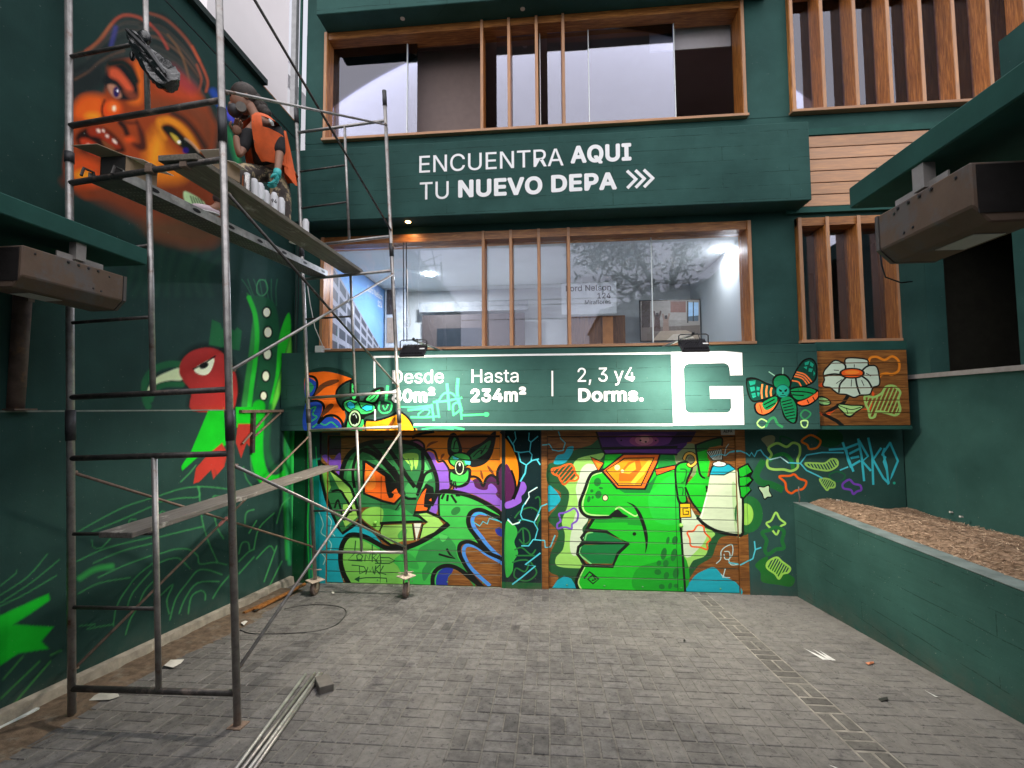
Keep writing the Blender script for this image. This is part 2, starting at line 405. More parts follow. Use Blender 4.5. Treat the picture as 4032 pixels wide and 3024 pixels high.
# ------------------------------------------------------------------ lettering
_font = None
try:
    import os
    _fp = os.path.join(bpy.utils.system_resource('DATAFILES'), 'fonts', 'Inter.woff2')
    if os.path.exists(_fp): _font = bpy.data.fonts.load(_fp)
except Exception: _font = None
def text_mesh(s, bold):
    cu = bpy.data.curves.new('txt', 'FONT'); cu.body = s
    if _font: cu.font = _font
    cu.size = 1.0; cu.space_character = 1 + bold * 1.6; cu.resolution_u = 4; cu.fill_mode = 'FRONT'
    o = bpy.data.objects.new('txt', cu); col.objects.link(o)
    me = bpy.data.meshes.new_from_object(o.evaluated_get(bpy.context.evaluated_depsgraph_get()))
    bpy.data.objects.remove(o); bpy.data.curves.remove(cu)
    return embolden(me, max(bold, 0.003))
def embolden(me, w):
    """heavier weight: the glyph outlines widened by w, as one clean planar mesh"""
    bm = bmesh.new(); bm.from_mesh(me); bmesh.ops.remove_doubles(bm, verts=bm.verts, dist=1e-5)
    bmesh.ops.triangulate(bm, faces=bm.faces[:])
    seg = [(np.array(e.verts[0].co[:2]), np.array(e.verts[1].co[:2])) for e in bm.edges if len(e.link_faces) == 1]
    tri = np.array([[v.co[:2] for v in f.verts] for f in bm.faces]); bm.free(); V, E = [], []
    def ring(p):
        o = len(V); V.extend(map(tuple, p)); n = len(p); E.extend((o + i, o + (i + 1) % n) for i in range(n))
    for a, b in seg:
        d = b - a; L = np.hypot(*d)
        if L < 1e-6: continue
        d /= L; nn = np.array([-d[1], d[0]]) * w; x = d * w * 0.42; ring([a - x + nn, b + x + nn, b + x - nn, a - x - nn])
    ov, oe, of, _, _, _ = delaunay_2d_cdt([Vector(v) for v in V], E, [], 0, 1e-5, False)
    ov = np.array([tuple(v) for v in ov]); of = np.array([tuple(f) for f in of]); C = ov[of].mean(1); k = np.zeros(len(C), bool)
    for t in tri:
        lo, hi = t.min(0), t.max(0); c = np.nonzero(~k & (C[:, 0] >= lo[0]) & (C[:, 0] <= hi[0]) & (C[:, 1] >= lo[1]) & (C[:, 1] <= hi[1]))[0]
        if len(c): k[c] |= inside(C[c], t)
    for a, b in seg:
        d = b - a; L = np.hypot(*d)
        if L < 1e-6: continue
        d /= L; r = C - a; u = r @ d; v = np.abs(r @ np.array([-d[1], d[0]])); k |= (v < w) & (u > -w * 0.42) & (u < L + w * 0.42)
    of = of[k]; us, inv = np.unique(of.ravel(), return_inverse=True)
    m2 = bpy.data.meshes.new('txt'); m2.from_pydata([(x, y, 0) for x, y in ov[us]], [], [tuple(int(i) for i in f) for f in inv.reshape(-1, 3)]); return m2
def letters(name, s, bold, x0, x1, zb, cap, Y, m, parent, slope=0.0):
    me = text_mesh(s, bold); V = np.array([v.co[:] for v in me.vertices])
    H = text_mesh('H', bold); hv = np.array([v.co[:] for v in H.vertices]); hcap = hv[:, 1].max() - hv[:, 1].min(); hb = hv[:, 1].min()
    lo, hi = V[:, 0].min(), V[:, 0].max()
    for v in me.vertices:
        tx = (v.co.x - lo) / (hi - lo); v.co = Vector((tx * (x1 - x0), 0, (v.co.y - hb) / hcap * cap + slope * tx))
    # one object per glyph
    bm = bmesh.new(); bm.from_mesh(me); bm.verts.ensure_lookup_table(); left = set(bm.verts); isl = []
    while left:
        st = [left.pop()]; comp = []
        while st:
            v = st.pop(); comp.append(v)
            for e in v.link_edges:
                w_ = e.other_vert(v)
                if w_ in left: left.discard(w_); st.append(w_)
        isl.append(comp)
    holder = parent; isl.sort(key=lambda c: min(v.co.x for v in c))
    for c in isl:
        ix = {v: i for i, v in enumerate(c)}; fs = {f for v in c for f in v.link_faces}
        mn = min(v.co.x for v in c); org = Vector((x0 + mn, Y, zb))
        m2 = bpy.data.meshes.new('letter'); m2.from_pydata([tuple(v.co - Vector((mn, 0, 0))) for v in c], [], [tuple(ix[v] for v in f.verts) for f in fs]); m2.materials.append(m)
        put('letter', m2, org, holder)
    bm.free(); return holder

# ================================================================== THE SETTING
M_wall = wallmat('green wall paint'); M_form = wallmat('green cast concrete', forms=True)
M_trim = plain('green trim paint', (0.021, 0.079, 0.067), 0.7, var=0.2, scale=3, spec=.13)
M_sill = wood('pale worn sill wood', 1.2, 'X', 0.6, 0.4); M_woodX = wood('stained timber', 1.1, 'X', 0.42); M_woodZ = wood('stained timber upright', 1.75, 'Z', 0.42)
M_clad = wood('pale timber cladding', 1.5, 'X', 0.6, 0.6); M_edgew = wood('worn pale timber edge', 1.4, 'Z', 0.6, 0.45)
M_black = plain('black enamel', (0.012, 0.012, 0.014), 0.4, var=0.3)
M_white = plain('white plastic', (0.75, 0.75, 0.74), 0.45, var=0.06)

# terrain far beyond the yard
g = MB(); g.add([(-400, -400, -0.9), (400, -400, -0.9), (400, 400, -0.9), (-400, 400, -0.9)], [(0, 1, 2, 3)])
tag(g.build('ground', plain('street ground', (0.12, 0.115, 0.11), 0.9, scale=0.6), origin=(0, 0, -0.9)), kind='structure')

# driveway bed: sandy joints show between the pavers
def dust_mat(name, base, dust, amt=(0.42, 0.68), rand=0.25, rough=0.85):
    m, n, p = newmat(name)
    oi = n.nodes.new('ShaderNodeObjectInfo'); at = n.nodes.new('ShaderNodeAttribute'); at.attribute_name = 'tone'
    r = math1(n, 'FRACT', math1(n, 'ADD', oi.outputs['Random'], at.outputs['Fac']))
    t = ramp(n, r, [(0, (1 - rand,) * 3), (0.8, (1 + rand * 0.6,) * 3), (1, (1 - rand * 1.5,) * 3)])
    f = noise(n, 14, 6, 0.7); c = ramp(n, f, [(0.3, tuple(x * 0.6 for x in base)), (0.7, tuple(x * 1.3 for x in base))])
    c = mix(n, 1.0, c, t, 'MULTIPLY')
    g = n.nodes.new('ShaderNodeNewGeometry'); sx = n.nodes.new('ShaderNodeSeparateXYZ'); n.links.new(g.outputs['Position'], sx.inputs[0])
    side = math1(n, 'MULTIPLY', math1(n, 'ADD', sx.outputs[0], 0.2), 0.05); side.node.use_clamp = True    # dirt washed out of the planter gathers on that side
    d1 = ramp(n, math1(n, 'ADD', noise(n, 0.9, 8, 0.74, dist=0.5), side), [(amt[0], (0, 0, 0)), (amt[1], (1, 1, 1))])
    d2 = ramp(n, noise(n, 19, 6, 0.75), [(0.38, (0, 0, 0)), (0.6, (1, 1, 1))])
    k = math1(n, 'MULTIPLY', d1, math1(n, 'ADD', math1(n, 'MULTIPLY', d2, 0.35), 0.6))
    c = mix(n, k, c, ramp(n, noise(n, 7, 5, .7), [(.3, tuple(x * .8 for x in dust)), (.7, tuple(x * 1.12 for x in dust))]))
    st = mix(n, 1.0, ramp(n, noise(n, 3.4, 6, 0.75), [(0.28, (0.5, 0.5, 0.54)), (0.42, (1, 1, 1))]), ramp(n, noise(n, 30, 4, 0.7, dist=0.6), [(0.34, (0.55, 0.55, 0.57)), (0.43, (1, 1, 1))]), 'MULTIPLY')
    n.links.new(mix(n, 1.0, c, st, 'MULTIPLY'), p.inputs['Base Color']); p.inputs['Roughness'].default_value = rough
    p.inputs['Specular IOR Level'].default_value = 0.12
    bump(n, p, math1(n, 'ADD', noise(n, 60, 5, 0.75), math1(n, 'MULTIPLY', noise(n, 11, 3), 1.5)), 0.5, 0.006)
    return m
M_bed = dust_mat('jointing sand', (0.215, 0.203, 0.188), (0.182, 0.173, 0.166), (0.42, 0.66))
M_pav = dust_mat('grey paver', (0.125, 0.121, 0.122), (0.19, 0.181, 0.173), (0.42, 0.66))
M_pavd = dust_mat('dark paver', (0.115, 0.11, 0.106), (0.16, 0.152, 0.143), (0.5, 0.8))
XL = -3.79; XPL = 3.26
def gq(x0, x1, y0, y1, up=0.0): return [(x0, y0, gz(y0) + up), (x1, y0, gz(y0) + up), (x1, y1, gz(y1) + up), (x0, y1, gz(y1) + up)]
g = MB(); g.hexa([(XL, -6, gz(-6) - 0.5), (6.8, -6, gz(-6) - 0.5), (6.8, 6.6, gz(6.6) - 0.5), (XL, 6.6, gz(6.6) - 0.5)] + gq(XL, 6.8, -6, 6.6))
drive = tag(g.build('driveway', M_bed, origin=(0, 3, 0)), kind='structure')
# basket-weave pavers: modules of two bricks, direction alternating
MOD = 0.212; T = 0.009
xs0 = atG(2744, 2360).x; NX0 = -int((xs0 - (XL + 0.34)) / MOD)
sl = math.atan(GS); upv = Vector((0, GS, 1)).normalized()
def paver_pts(cx, cy, lx, ly, lift, tilt):
    """chamfered brick lying on the slope"""
    ex, ey = Vector((1, 0, 0)), Vector((0, 1, -GS)).normalized(); c = Vector((cx, cy, gz(cy)))
    ch = 0.005; out = []
    for (a, h) in ((0.0, -0.02), (0.0, lift - ch), (ch, lift)):
        for sx, sy in ((-1, -1), (1, -1), (1, 1), (-1, 1)):
            out.append(c + ex * sx * (lx / 2 - a) + ey * sy * (ly / 2 - a) + upv * (h + (tilt * sx if h > 0 else 0)))
    return out
PF = [(8, 9, 10, 11)] + [(b + i, b + (i + 1) % 4, b + 4 + (i + 1) % 4, b + 4 + i) for b in (0, 4) for i in range(4)]
pav = []
for iy in range(-1, 30):
    for ix in range(NX0, 12):
        mx = xs0 + MOD * (ix + 0.5); my = 6.27 - MOD * (iy + 0.5)
        if my < 0.6: continue
        if (mx < XL + 0.42 + 0.05 * math.sin(my * 3)) or mx > XPL - 0.02: continue
        along = (ix + iy) % 2
        dark = ix == 0
        for k in (-1, 1):
            g_ = T + (0.009 if dark else 0)
            if along: pav.append((mx + k * MOD / 4, my, MOD / 2 - g_, MOD - g_, dark))
            else: pav.append((mx, my + k * MOD / 4, MOD - g_, MOD / 2 - g_, dark))
def vis(p):
    q = proj_arr([(p[0], p[1], gz(p[1]))])[0]; return -30 < q[0] < 4062 and q[1] < 3080
pav = [p for p in pav if p[1] > 1.6]
seen = sorted([p for p in pav if vis(p)], key=lambda p: p[1])
ind = set(seen[:296]); shared = {}
rest = {False: MB(), True: MB()}; tones = {False: [], True: []}
for p in pav:
    lift = 0.0045 + rnd.uniform(-0.0015, 0.002); tilt = rnd.uniform(-0.001, 0.001)
    if p in ind:
        key = (p[2] > p[3], p[4], rnd.randrange(3))
        if key not in shared:
            me = bpy.data.meshes.new('paver'); me.from_pydata([tuple(v - Vector((0, 3, gz(3)))) for v in paver_pts(0, 3, p[2], p[3], lift, tilt)], [], PF)
            me.materials.append(M_pavd if p[4] else M_pav); shared[key] = me
        put('paver', shared[key], (p[0], p[1], gz(p[1])), drive)
    else:
        rest[p[4]].add(paver_pts(*p[:4], lift, tilt), PF); tones[p[4]].append(rnd.random())
for d in (False, True):
    if not rest[d].v: continue
    o = rest[d].build('far_pavers' if not d else 'far_dark_pavers', M_pavd if d else M_pav, drive, origin=(0, 4, 0)); o['kind'] = 'stuff'
    a = o.data.attributes.new('tone', 'FLOAT', 'FACE'); a.data.foreach_set('value', np.repeat(tones[d], len(PF)).astype(np.float32))

MB().add(gq(xs0 - 0.004, xs0 + MOD + 0.004, 0.8, 6.3, 0.0012), [(0, 1, 2, 3)]).build('pale_joint_bed', plain('pale cement joint', (.255, .237, .212), .9, var=.3, scale=8, dirt=(.16, .15, .135), dscale=5, damt=(.45, .6)), drive)
# ------------------------------------------------------------------ the house
house = thing('house', 'dark green house with wooden windows, lettered bands and muralled garage doors', 'house', (0, YW, 0))
W = MB()
for b in ((XL, 6.8, 6.46, 6.62, -0.4, 2.3), (XL, 6.8, YW + 0.02, 6.62, 2.3, 3.455),
          (XL, -3.40, YW, 6.62, 3.455, 5.2), (2.83, 3.425, YW, 6.62, 3.455, 5.2), (4.72, 6.8, YW, 6.62, 3.455, 5.2),
          (-3.70, 6.8, YW + 0.005, 6.62, 5.2, 6.68), (-3.70, -3.40, YW, 6.62, 6.68, 8.43), (2.845, 3.435, YW, 6.62, 6.68, 8.43), (6.5, 6.8, YW, 6.62, 6.68, 8.43),
          (-3.70, 3.5, YW + 0.005, 6.62, 8.43, 9.6), (3.5, 6.8, YW + 0.005, 6.62, 8.62, 9.6)):
    W.box(*b)
W.build('wall', M_wall, house, origin=(0, YW, 0))

# upper lettered band, cast in form boards
ub = MB().box(-3.72, 3.47, YB, YW - 0.002, 5.305, 6.372).build('upper_band', M_form, house, bevel=0.008)
cn = MB().box(-3.36, 3.15, YB, YW - 0.002, 8.425, 9.5).build('top_canopy', M_form, house, bevel=0.008)
# strip under the upper windows
MB().box(3.48, 6.8, 6.30, YW - 0.002, 6.36, 6.45).build('ledge_strip', M_trim, house)
# pale cladding boards right of the upper band
pz1 = atY(3195, 536, 6.31).z; pz0 = atY(3165, 815, 6.31).z; n = 6; hgt = (pz1 - pz0) / n
pn = node('timber_cladding', house, (5, 6.31, pz0))
for i in range(n):
    MB().box(3.30, 6.8, 6.31, YW - 0.003, pz0 + i * hgt + 0.006, pz0 + (i + 1) * hgt - 0.006).build('board', M_clad, pn, bevel=0.003)
MB().box(3.30, 6.8, 6.325, YW - 0.0035, pz0 - 0.005, pz1 + 0.005).build('backing', M_black, pn)
MB().box(3.30, 6.8, 6.295, YW - 0.002, pz0 - 0.085, pz0 - 0.006).build('bottom_strip', M_trim, pn)

# ------------------------------------------------------------------ windows
M_gl = glass('window glass', 0.065); M_glL = glass('clear shop glass', 0.0)
M_edge = plain('polished glass edge', (0.75, 0.8, 0.8), 0.2, var=0.02, bmp=0)
YG = 6.50
def nX(x, y=700, Y=YG): return atY(x, y, Y).x
def window(name, x0, x1, z0, z1, ups, panes, gm, seams, fy=6.30, up_y=6.30, head=0.11, upw=0.045):
    wn = node(name, house, ((x0 + x1) / 2, YW, z0)); t = 0.055
    MB().box(x0 - 0.015, x1 + 0.015, fy - 0.02, 6.6, z0 - 0.004, z0 + 0.035).build('sill', M_sill, wn, bevel=0.003)
    MB().box(x0, x1, fy + 0.02, 6.6, z1 - head, z1).build('head', M_woodX, wn)
    for a in (x0, x1 - t): MB().box(a, a + t, fy, 6.6, z0 + 0.036, z1 - head - 0.001 if False else z1 - 0.001).build('jamb', M_woodZ, wn, bevel=0.003)
    for u in ups: MB().box(u - upw / 2, u + upw / 2, up_y, 6.56, z0 + 0.036, z1 - head - 0.001).build('upright', M_woodZ, wn, bevel=0.003)
    for u in list(ups) + [x0 + t / 2, x1 - t / 2]: MB().box(u - upw / 2 + .003, u + upw / 2 - .003, min(up_y, fy) - 0.008, min(up_y, fy) - 0.0005, z0 + 0.036, z1 - 0.004).build('edge_strip', M_edgew, wn)
    for i, (a, b) in enumerate(panes):
        y = YG + 0.012 * (i % 2)
        MB().box(a, b, y, y + 0.006, z0 + 0.036, z1 - head - 0.001).build('pane', gm, wn)
    for s_ in seams: MB().box(s_ - 0.006, s_ + 0.006, YG - 0.006, YG + 0.03, z0 + 0.036, z1 - head - 0.002).build('glass_edge', M_edge, wn)
    return wn
xu0, xu1, zu0, zu1 = -3.395, 2.835, 6.69, 8.42
upsU = [atY(x, 300, 6.3).x for x in (1897, 2004, 2113, 2219)]
wu = window('upper_window', xu0, xu1, zu0, zu1, upsU,
            [(xu0 + 0.056, nX(1601)), (nX(1601) + 0.0, nX(1640)), (upsU[0] + 0.2, upsU[1]), (upsU[1], upsU[2]), (upsU[2] + 0.16, upsU[3]), (upsU[3], nX(2325)), (nX(2325), nX(2668))], M_gl, [nX(1601), nX(2325), nX(2668), nX(2131)])
# a lowered blind behind the open sash on the right, and the wardrobe-like dark panels inside
MB().box(nX(2560, 300, 6.7), nX(2880, 300, 6.7), 6.68, 6.7, atY(2750, 190, 6.68).z, 8.4).build('blind_and_backing', plain('blind and backing cloth', (0.5, 0.47, 0.5), 0.8, var=0.05), wu)
MB().box(xu0 + 0.07, nX(1601) - 0.01, 6.575, 6.585, zu0 + 0.04, zu1 - 0.12).build('blind_and_backing', _mc['blind and backing cloth'], wu)  # added pale sheet, evens the left pane's tone like a sky reflection
xl0, xl1, zl0, zl1 = -3.395, 2.825, 3.46, 5.19
upsL = [atY(x, 1150, 6.3).x for x in (1903, 2012, 2123, 2241)]
wl = window('shop_window', xl0, xl1, zl0, zl1, upsL, [(xl0 + 0.056, upsL[0]), (upsL[0], upsL[3]), (upsL[3], nX(2568, 1150)), (nX(2568, 1150), xl1 - 0.056)], M_glL, [nX(2568, 1150)], head=0.12)
xr0 = 3.43
upsR = [atY(x, 200, 6.28).x for x in (3238, 3368, 3501, 3629, 3760, 3898)]
window('louvred_window', xr0, 6.5, 6.69, 8.6, upsR, [(xr0 + 0.056, 6.44)], M_gl, [], fy=6.28, up_y=6.28, upw=0.05)
upsR2 = [atY(x, 1100, 6.28).x for x in (3267, 3392)]
window('small_louvred_window', xr0, 4.715, 3.46, 5.19, upsR2, [(xr0 + 0.056, 4.66)], M_gl, [nX(3236, 1100), nX(3357, 1100), nX(3487, 1100)], fy=6.28, up_y=6.28, upw=0.05)

# ------------------------------------------------------------------ rooms behind the glass
M_room = plain('room plaster', (0.50, 0.52, 0.51), 0.8, var=0.05, scale=1.5); M_dark = plain('dark room', (0.34, 0.26, 0.24), 0.8, var=0.08, scale=1.2)
def room(name, x0, x1, y0, y1, z0, z1, m):
    b = MB(); v = [(x0, y0, z0), (x1, y0, z0), (x1, y1, z0), (x0, y1, z0), (x0, y0, z1), (x1, y0, z1), (x1, y1, z1), (x0, y1, z1)]
    b.add(v, [(0, 1, 2, 3), (4, 7, 6, 5), (1, 5, 6, 2), (2, 6, 7, 3), (3, 7, 4, 0)]); return b.build(name, m, house)
room('upper_room', -3.5, 6.7, 6.63, 9.4, 6.4, 8.75, M_dark)
room('shop_room', -3.5, 2.9, 6.63, 9.25, 3.2, 5.12, M_room)
room('side_room', 3.0, 5.4, 6.63, 9.4, 3.2, 5.3, plain('side room plaster', (0.34, 0.34, 0.27), 0.8, var=0.06, scale=1.5))
MB().box(nX(1601, 300, 6.95), nX(1905, 300, 6.95), 6.9, 6.95, 6.6, 8.5).build('brown_partition', plain('brown partition', (0.2, 0.15, 0.14), 0.7, var=0.06), house)

# ------------------------------------------------------------------ lamps the photograph shows lit
def spot(name, loc, target, watts, ang, c, r=0.05, blend=0.7):
    l = bpy.data.lights.new(name, 'SPOT'); l.energy = watts; l.spot_size = R(ang); l.spot_blend = blend; l.color = c; l.shadow_soft_size = r
    o = bpy.data.objects.new(name, l); col.objects.link(o); o.location = loc
    o.rotation_euler = (Vector(loc) - Vector(target)).to_track_quat('Z', 'Y').to_euler(); return o

# ------------------------------------------------------------------ left boundary wall with the airbrushed mural (paint held per vertex on a fine grid)
class Soft:
    def __init__(s, Y0, Y1, z0, z1, X, step):
        s.ny = int((Y1 - Y0) / step) + 1; s.nz = int((z1 - z0) / step) + 1
        yy, zz = np.meshgrid(np.linspace(Y0, Y1, s.ny), np.linspace(z0, z1, s.nz), indexing='ij')
        s.P = np.stack([np.full(yy.size, X), yy.ravel(), zz.ravel()], 1); s.q = proj_arr(s.P)
        s.c = np.zeros((len(s.P), 4)); s.fr = (0, 0, 1); s.X = X
    def frame(s, ox, oy, k): s.fr = (ox, oy, k)
    def n(s, pts):
        ox, oy, k = s.fr; return np.array([(ox + x / k, oy + y / k) for x, y in (P(pts) if isinstance(pts, str) else pts)])
    def put(s, idx, m, c, a=1.0):
        m = np.clip(m, 0, 1) * a; rgb = np.array(hx(c)); A = s.c[idx, 3]
        o = m + A * (1 - m); s.c[idx, :3] = np.where(o[:, None] > 1e-6, (rgb * m[:, None] + s.c[idx, :3] * (A * (1 - m))[:, None]) / np.maximum(o, 1e-6)[:, None], 0); s.c[idx, 3] = o
    def seg(s, q, p):
        d = np.full(len(q), 1e9)
        for a, b in zip(p[:-1], p[1:]):
            ab = b - a; t = np.clip(((q - a) @ ab) / (ab @ ab + 1e-9), 0, 1); d = np.minimum(d, np.hypot(*(q - a - t[:, None] * ab).T))
        return d
    def near(s, p, pad): 
        lo, hi = p.min(0) - pad, p.max(0) + pad; q = s.q
        return np.nonzero((q[:, 0] > lo[0]) & (q[:, 0] < hi[0]) & (q[:, 1] > lo[1]) & (q[:, 1] < hi[1]))[0]
    def fill(s, c, pts, fe=4, a=1.0, sm=True):
        p = s.n(pts); p = spline(p, True, 4) if sm else p; i = s.near(p, fe * 2)
        if not len(i): return
        q = s.q[i]; d = s.seg(q, np.vstack([p, p[:1]])); d = np.where(inside(q, p), d, -d); s.put(i, 0.5 + d / (2 * fe), c, a)
    def line(s, c, w, pts, fe=3, a=1.0):
        p = spline(s.n(pts), False, 4); w = w / s.fr[2]; i = s.near(p, w + fe * 2)
        if not len(i): return
        d = s.seg(s.q[i], p); s.put(i, 0.5 + (w / 2 - d) / (2 * fe), c, a)
    def ell(s, c, cx, cy, rx, ry, fe=4, a=1.0, rot=0):
        t = np.linspace(0, 2 * math.pi, 18, endpoint=False); k = math.radians(rot)
        s.fill(c, [(cx + rx * math.cos(u) * math.cos(k) - ry * math.sin(u) * math.sin(k), cy + rx * math.cos(u) * math.sin(k) + ry * math.sin(u) * math.cos(k)) for u in t], fe, a)
    def build(s, name, m, parent, origin):
        org = Vector(origin); me = bpy.data.meshes.new(name); nz = s.nz
        i, j = np.meshgrid(np.arange(s.ny - 1), np.arange(nz - 1), indexing='ij'); a = (i * nz + j).ravel()
        fc = np.stack([a, a + 1, a + nz + 1, a + nz], 1)
        me.vertices.add(len(s.P)); me.vertices.foreach_set('co', (s.P - np.array(org)).astype(np.float32).ravel())
        me.loops.add(fc.size); me.loops.foreach_set('vertex_index', fc.ravel().astype(np.int32)); me.polygons.add(len(fc))
        me.polygons.foreach_set('loop_start', np.arange(0, fc.size, 4, dtype=np.int32)); me.update(calc_edges=True); me.validate()
        at = me.color_attributes.new('paint', 'FLOAT_COLOR', 'POINT'); at.data.foreach_set('color', s.c.astype(np.float32).ravel())
        me.materials.append(m); return put(name, me, org, parent)
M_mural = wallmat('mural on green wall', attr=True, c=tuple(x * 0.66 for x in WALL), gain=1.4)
ZLED = 2.607
lw = thing('boundary_wall', 'tall green boundary wall with an airbrushed portrait and a red bird', 'wall', (XL, 3.2, 0))
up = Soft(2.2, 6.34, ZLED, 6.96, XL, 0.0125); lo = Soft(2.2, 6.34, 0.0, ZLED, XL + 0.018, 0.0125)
def portrait(a):
    a.frame(0, 0, 2.1944)
    a.fill('2b3432', '600,480 800,420 930,250 1000,150 1100,115 1220,140 1400,120 1550,250 1650,380 1750,560 1810,760 1790,830 1740,800 1560,640 1450,560 1250,600 1150,650 950,540 900,700 800,800 640,880 600,700', 18, 0.85)
    a.fill('1d2526', '560,620 700,560 860,540 900,640 860,760 720,820 620,860 560,760', 18, 0.8)
    rr = random.Random(9)
    def strands(o_, i_, n_, cs):
        o_, i_ = np.array(P(o_)), np.array(P(i_))
        for k in range(n_):
            t = (k + rr.uniform(-.35, .35)) / (n_ - 1); t = min(max(t, 0), 1); q = o_ * (1 - t) + i_ * t; q += np.array([rr.uniform(-9, 9), rr.uniform(-9, 9)]); s0 = rr.randrange(0, 2); e0 = len(q) - rr.randrange(0, 2)
            a.line(rr.choice(cs), rr.uniform(6, 17), [tuple(v) for v in q[s0:e0]], 5, rr.uniform(.3, .75))
    strands('1220,140 1400,120 1550,250 1650,380 1750,560 1805,760', '1180,500 1300,520 1430,560 1560,640 1690,770 1760,850', 30, ('5c4638', '46423e', '7a5440', '20292a', '141c1d', '8a5c40', '39403e', '16201f'))
    strands('620,500 760,430 860,340 960,210 1080,130 1210,135', '640,720 760,650 850,570 950,530 1060,500 1180,500', 22, ('5a4a40', '343c3c', '74503c', '1b2425', '232c2c', '4c4440'))
    for c, w_, p, al in (('b8503a', 20, '740,440 860,350 940,240 1010,160 1090,130 1200,150 1290,210', .8), ('94603e', 22, '640,480 760,440 850,350 960,210', .7),
                         ('a8543c', 16, '1280,110 1420,160 1540,260 1640,380 1720,520', .75), ('c04a3c', 13, '1290,200 1380,300 1450,420', .8), ('8c6240', 10, '1450,300 1540,420 1600,560 1640,720', .7),
                         ('cc5a38', 12, '1660,400 1740,560 1795,700 1780,790', .8), ('40408c', 38, '1000,240 985,300 960,390', .6), ('c0583a', 9, '1700,560 1740,680 1720,780', .7)):
        a.line(c, w_, p, 6, al)
    # the lit skin
    a.fill('98401f', '600,1000 640,900 720,820 880,830 930,700 940,560 1050,520 1180,520 1260,600 1400,540 1500,600 1640,720 1760,850 1830,1000 1870,1100 1850,1300 1850,1500 1900,1680 1500,1760 900,1720 700,1700 560,1500 580,1200', 12)
    a.fill('7c3a22', '540,1560 760,1690 980,1800 1230,1930 1320,2040 1540,2110 1750,2130 1890,2040 1900,1500 1400,1560 800,1500', 26, 0.95)
    a.fill('54402c', '1230,1930 1320,2040 1540,2110 1750,2130 1890,2040 1890,1850 1500,1880', 34, 0.8)
    a.fill('c04a2c', '1330,690 1450,600 1600,700 1720,840 1600,900 1420,800', 22, 0.7); a.fill('8d3346', '1480,560 1560,620 1700,760 1640,800 1500,700', 18, 0.6)
    a.fill('6e3f2a', '1290,860 1500,880 1700,900 1830,1000 1860,1250 1760,1300 1700,1100 1560,980 1330,960', 26, 0.75)
    a.fill('e2601e', '640,950 700,850 800,820 890,850 890,980 800,1040 660,1020', 20, 0.95); a.ell('ef9a26', 800, 1000, 60, 26, 14, 0.9)
    a.fill('dd6a22', '1180,530 1230,640 1240,800 1210,900 1110,880 1180,760 1170,640', 14, 0.9)
    a.fill('da7a20', '1280,1200 1350,1090 1400,1180 1480,1300 1600,1420 1580,1560 1300,1560 1250,1380', 26, 0.92); a.ell('f0a028', 1350, 1300, 40, 130, 20, 0.7, 12)
    a.fill('e08a24', '1350,1050 1400,1010 1500,1020 1620,1110 1700,1230 1730,1330 1640,1230 1540,1120 1450,1070 1400,1100 1440,1200 1400,1190', 9, 0.95)
    # near eye
    a.fill('151d20', '890,690 960,590 1060,550 1150,640 1190,740 1195,840 1120,870 1000,850 930,770', 8)
    a.line('18221f', 56, '950,550 1060,540 1130,600 1175,700', 8); a.fill('cf5636', '950,600 1010,590 1080,660 1150,770 1100,790 1020,700 950,660', 8)
    a.fill('ba8268', '930,735 1000,740 1050,830 1000,850 950,800', 5); a.ell('241a58', 1005, 795, 28, 46, 4); a.ell('f4f2ff', 1015, 785, 9, 14, 2)
    a.fill('90452e', '1060,780 1150,790 1190,840 1130,860', 8, 0.7)
    # nose
    a.ell('e04e1c', 962, 945, 88, 76, 14); a.ell('ee7a2a', 980, 925, 44, 40, 14, .8); a.ell('fff2cc', 986, 936, 14, 22, 5)
    a.line('2a1a14', 16, '905,865 882,930 890,1000 930,1040', 4); a.line('2b1a16', 44, '1040,1060 1075,1100 1100,1160', 6); a.ell('d8501f', 1120, 1205, 42, 26, 10, .8)
    a.fill('45211a', '1180,1040 1245,1150 1265,1280 1205,1300 1140,1240 1205,1230 1190,1130', 9); a.line('2c1c18', 24, '1000,1010 1100,1060 1180,1060', 8, 0.8)
    # mouth
    a.fill('22140f', '650,1195 700,1125 790,1095 900,1105 1000,1175 1060,1250 1080,1310 1000,1325 880,1345 800,1350 705,1285', 9)
    a.fill('94301a', '760,1110 860,1095 960,1175 1045,1275 960,1275 860,1190 780,1170', 7); a.fill('7c4526', '880,1210 1000,1290 930,1300', 5)
    for x, y, u, v in ((852, 1130, 13, 19), (893, 1130, 9, 15), (926, 1176, 11, 15), (990, 1222, 11, 26)): a.ell('f0dccc', x, y, u, v, 4, .9, -40)
    a.fill('b43a1e', '690,1210 760,1200 880,1280 940,1340 830,1350 740,1300', 7); a.line('eccab4', 15, '760,1250 810,1290 880,1330', 7, .9)
    a.line('3a1c16', 26, '700,1290 780,1370 900,1400', 12, 0.8); a.fill('d9501f', '620,1380 760,1370 860,1440 860,1600 620,1600', 20, 0.9); a.ell('f0a024', 720, 1510, 70, 34, 16, 0.95)
    # far eye
    a.fill('151c19', '1395,1100 1480,1085 1580,1170 1700,1290 1790,1375 1650,1380 1590,1300 1480,1200', 6)
    a.fill('c0a63c', '1470,1150 1530,1180 1560,1245 1520,1230', 4); a.ell('fffdf0', 1547, 1226, 14, 14, 3); a.ell('26186a', 1605, 1300, 26, 26, 4); a.line('d8d0c0', 12, '1600,1200 1660,1240 1720,1310', 5, 0.5)
    a.line('262521', 46, '1490,975 1600,1040 1690,1140 1770,1270', 10, 0.9)
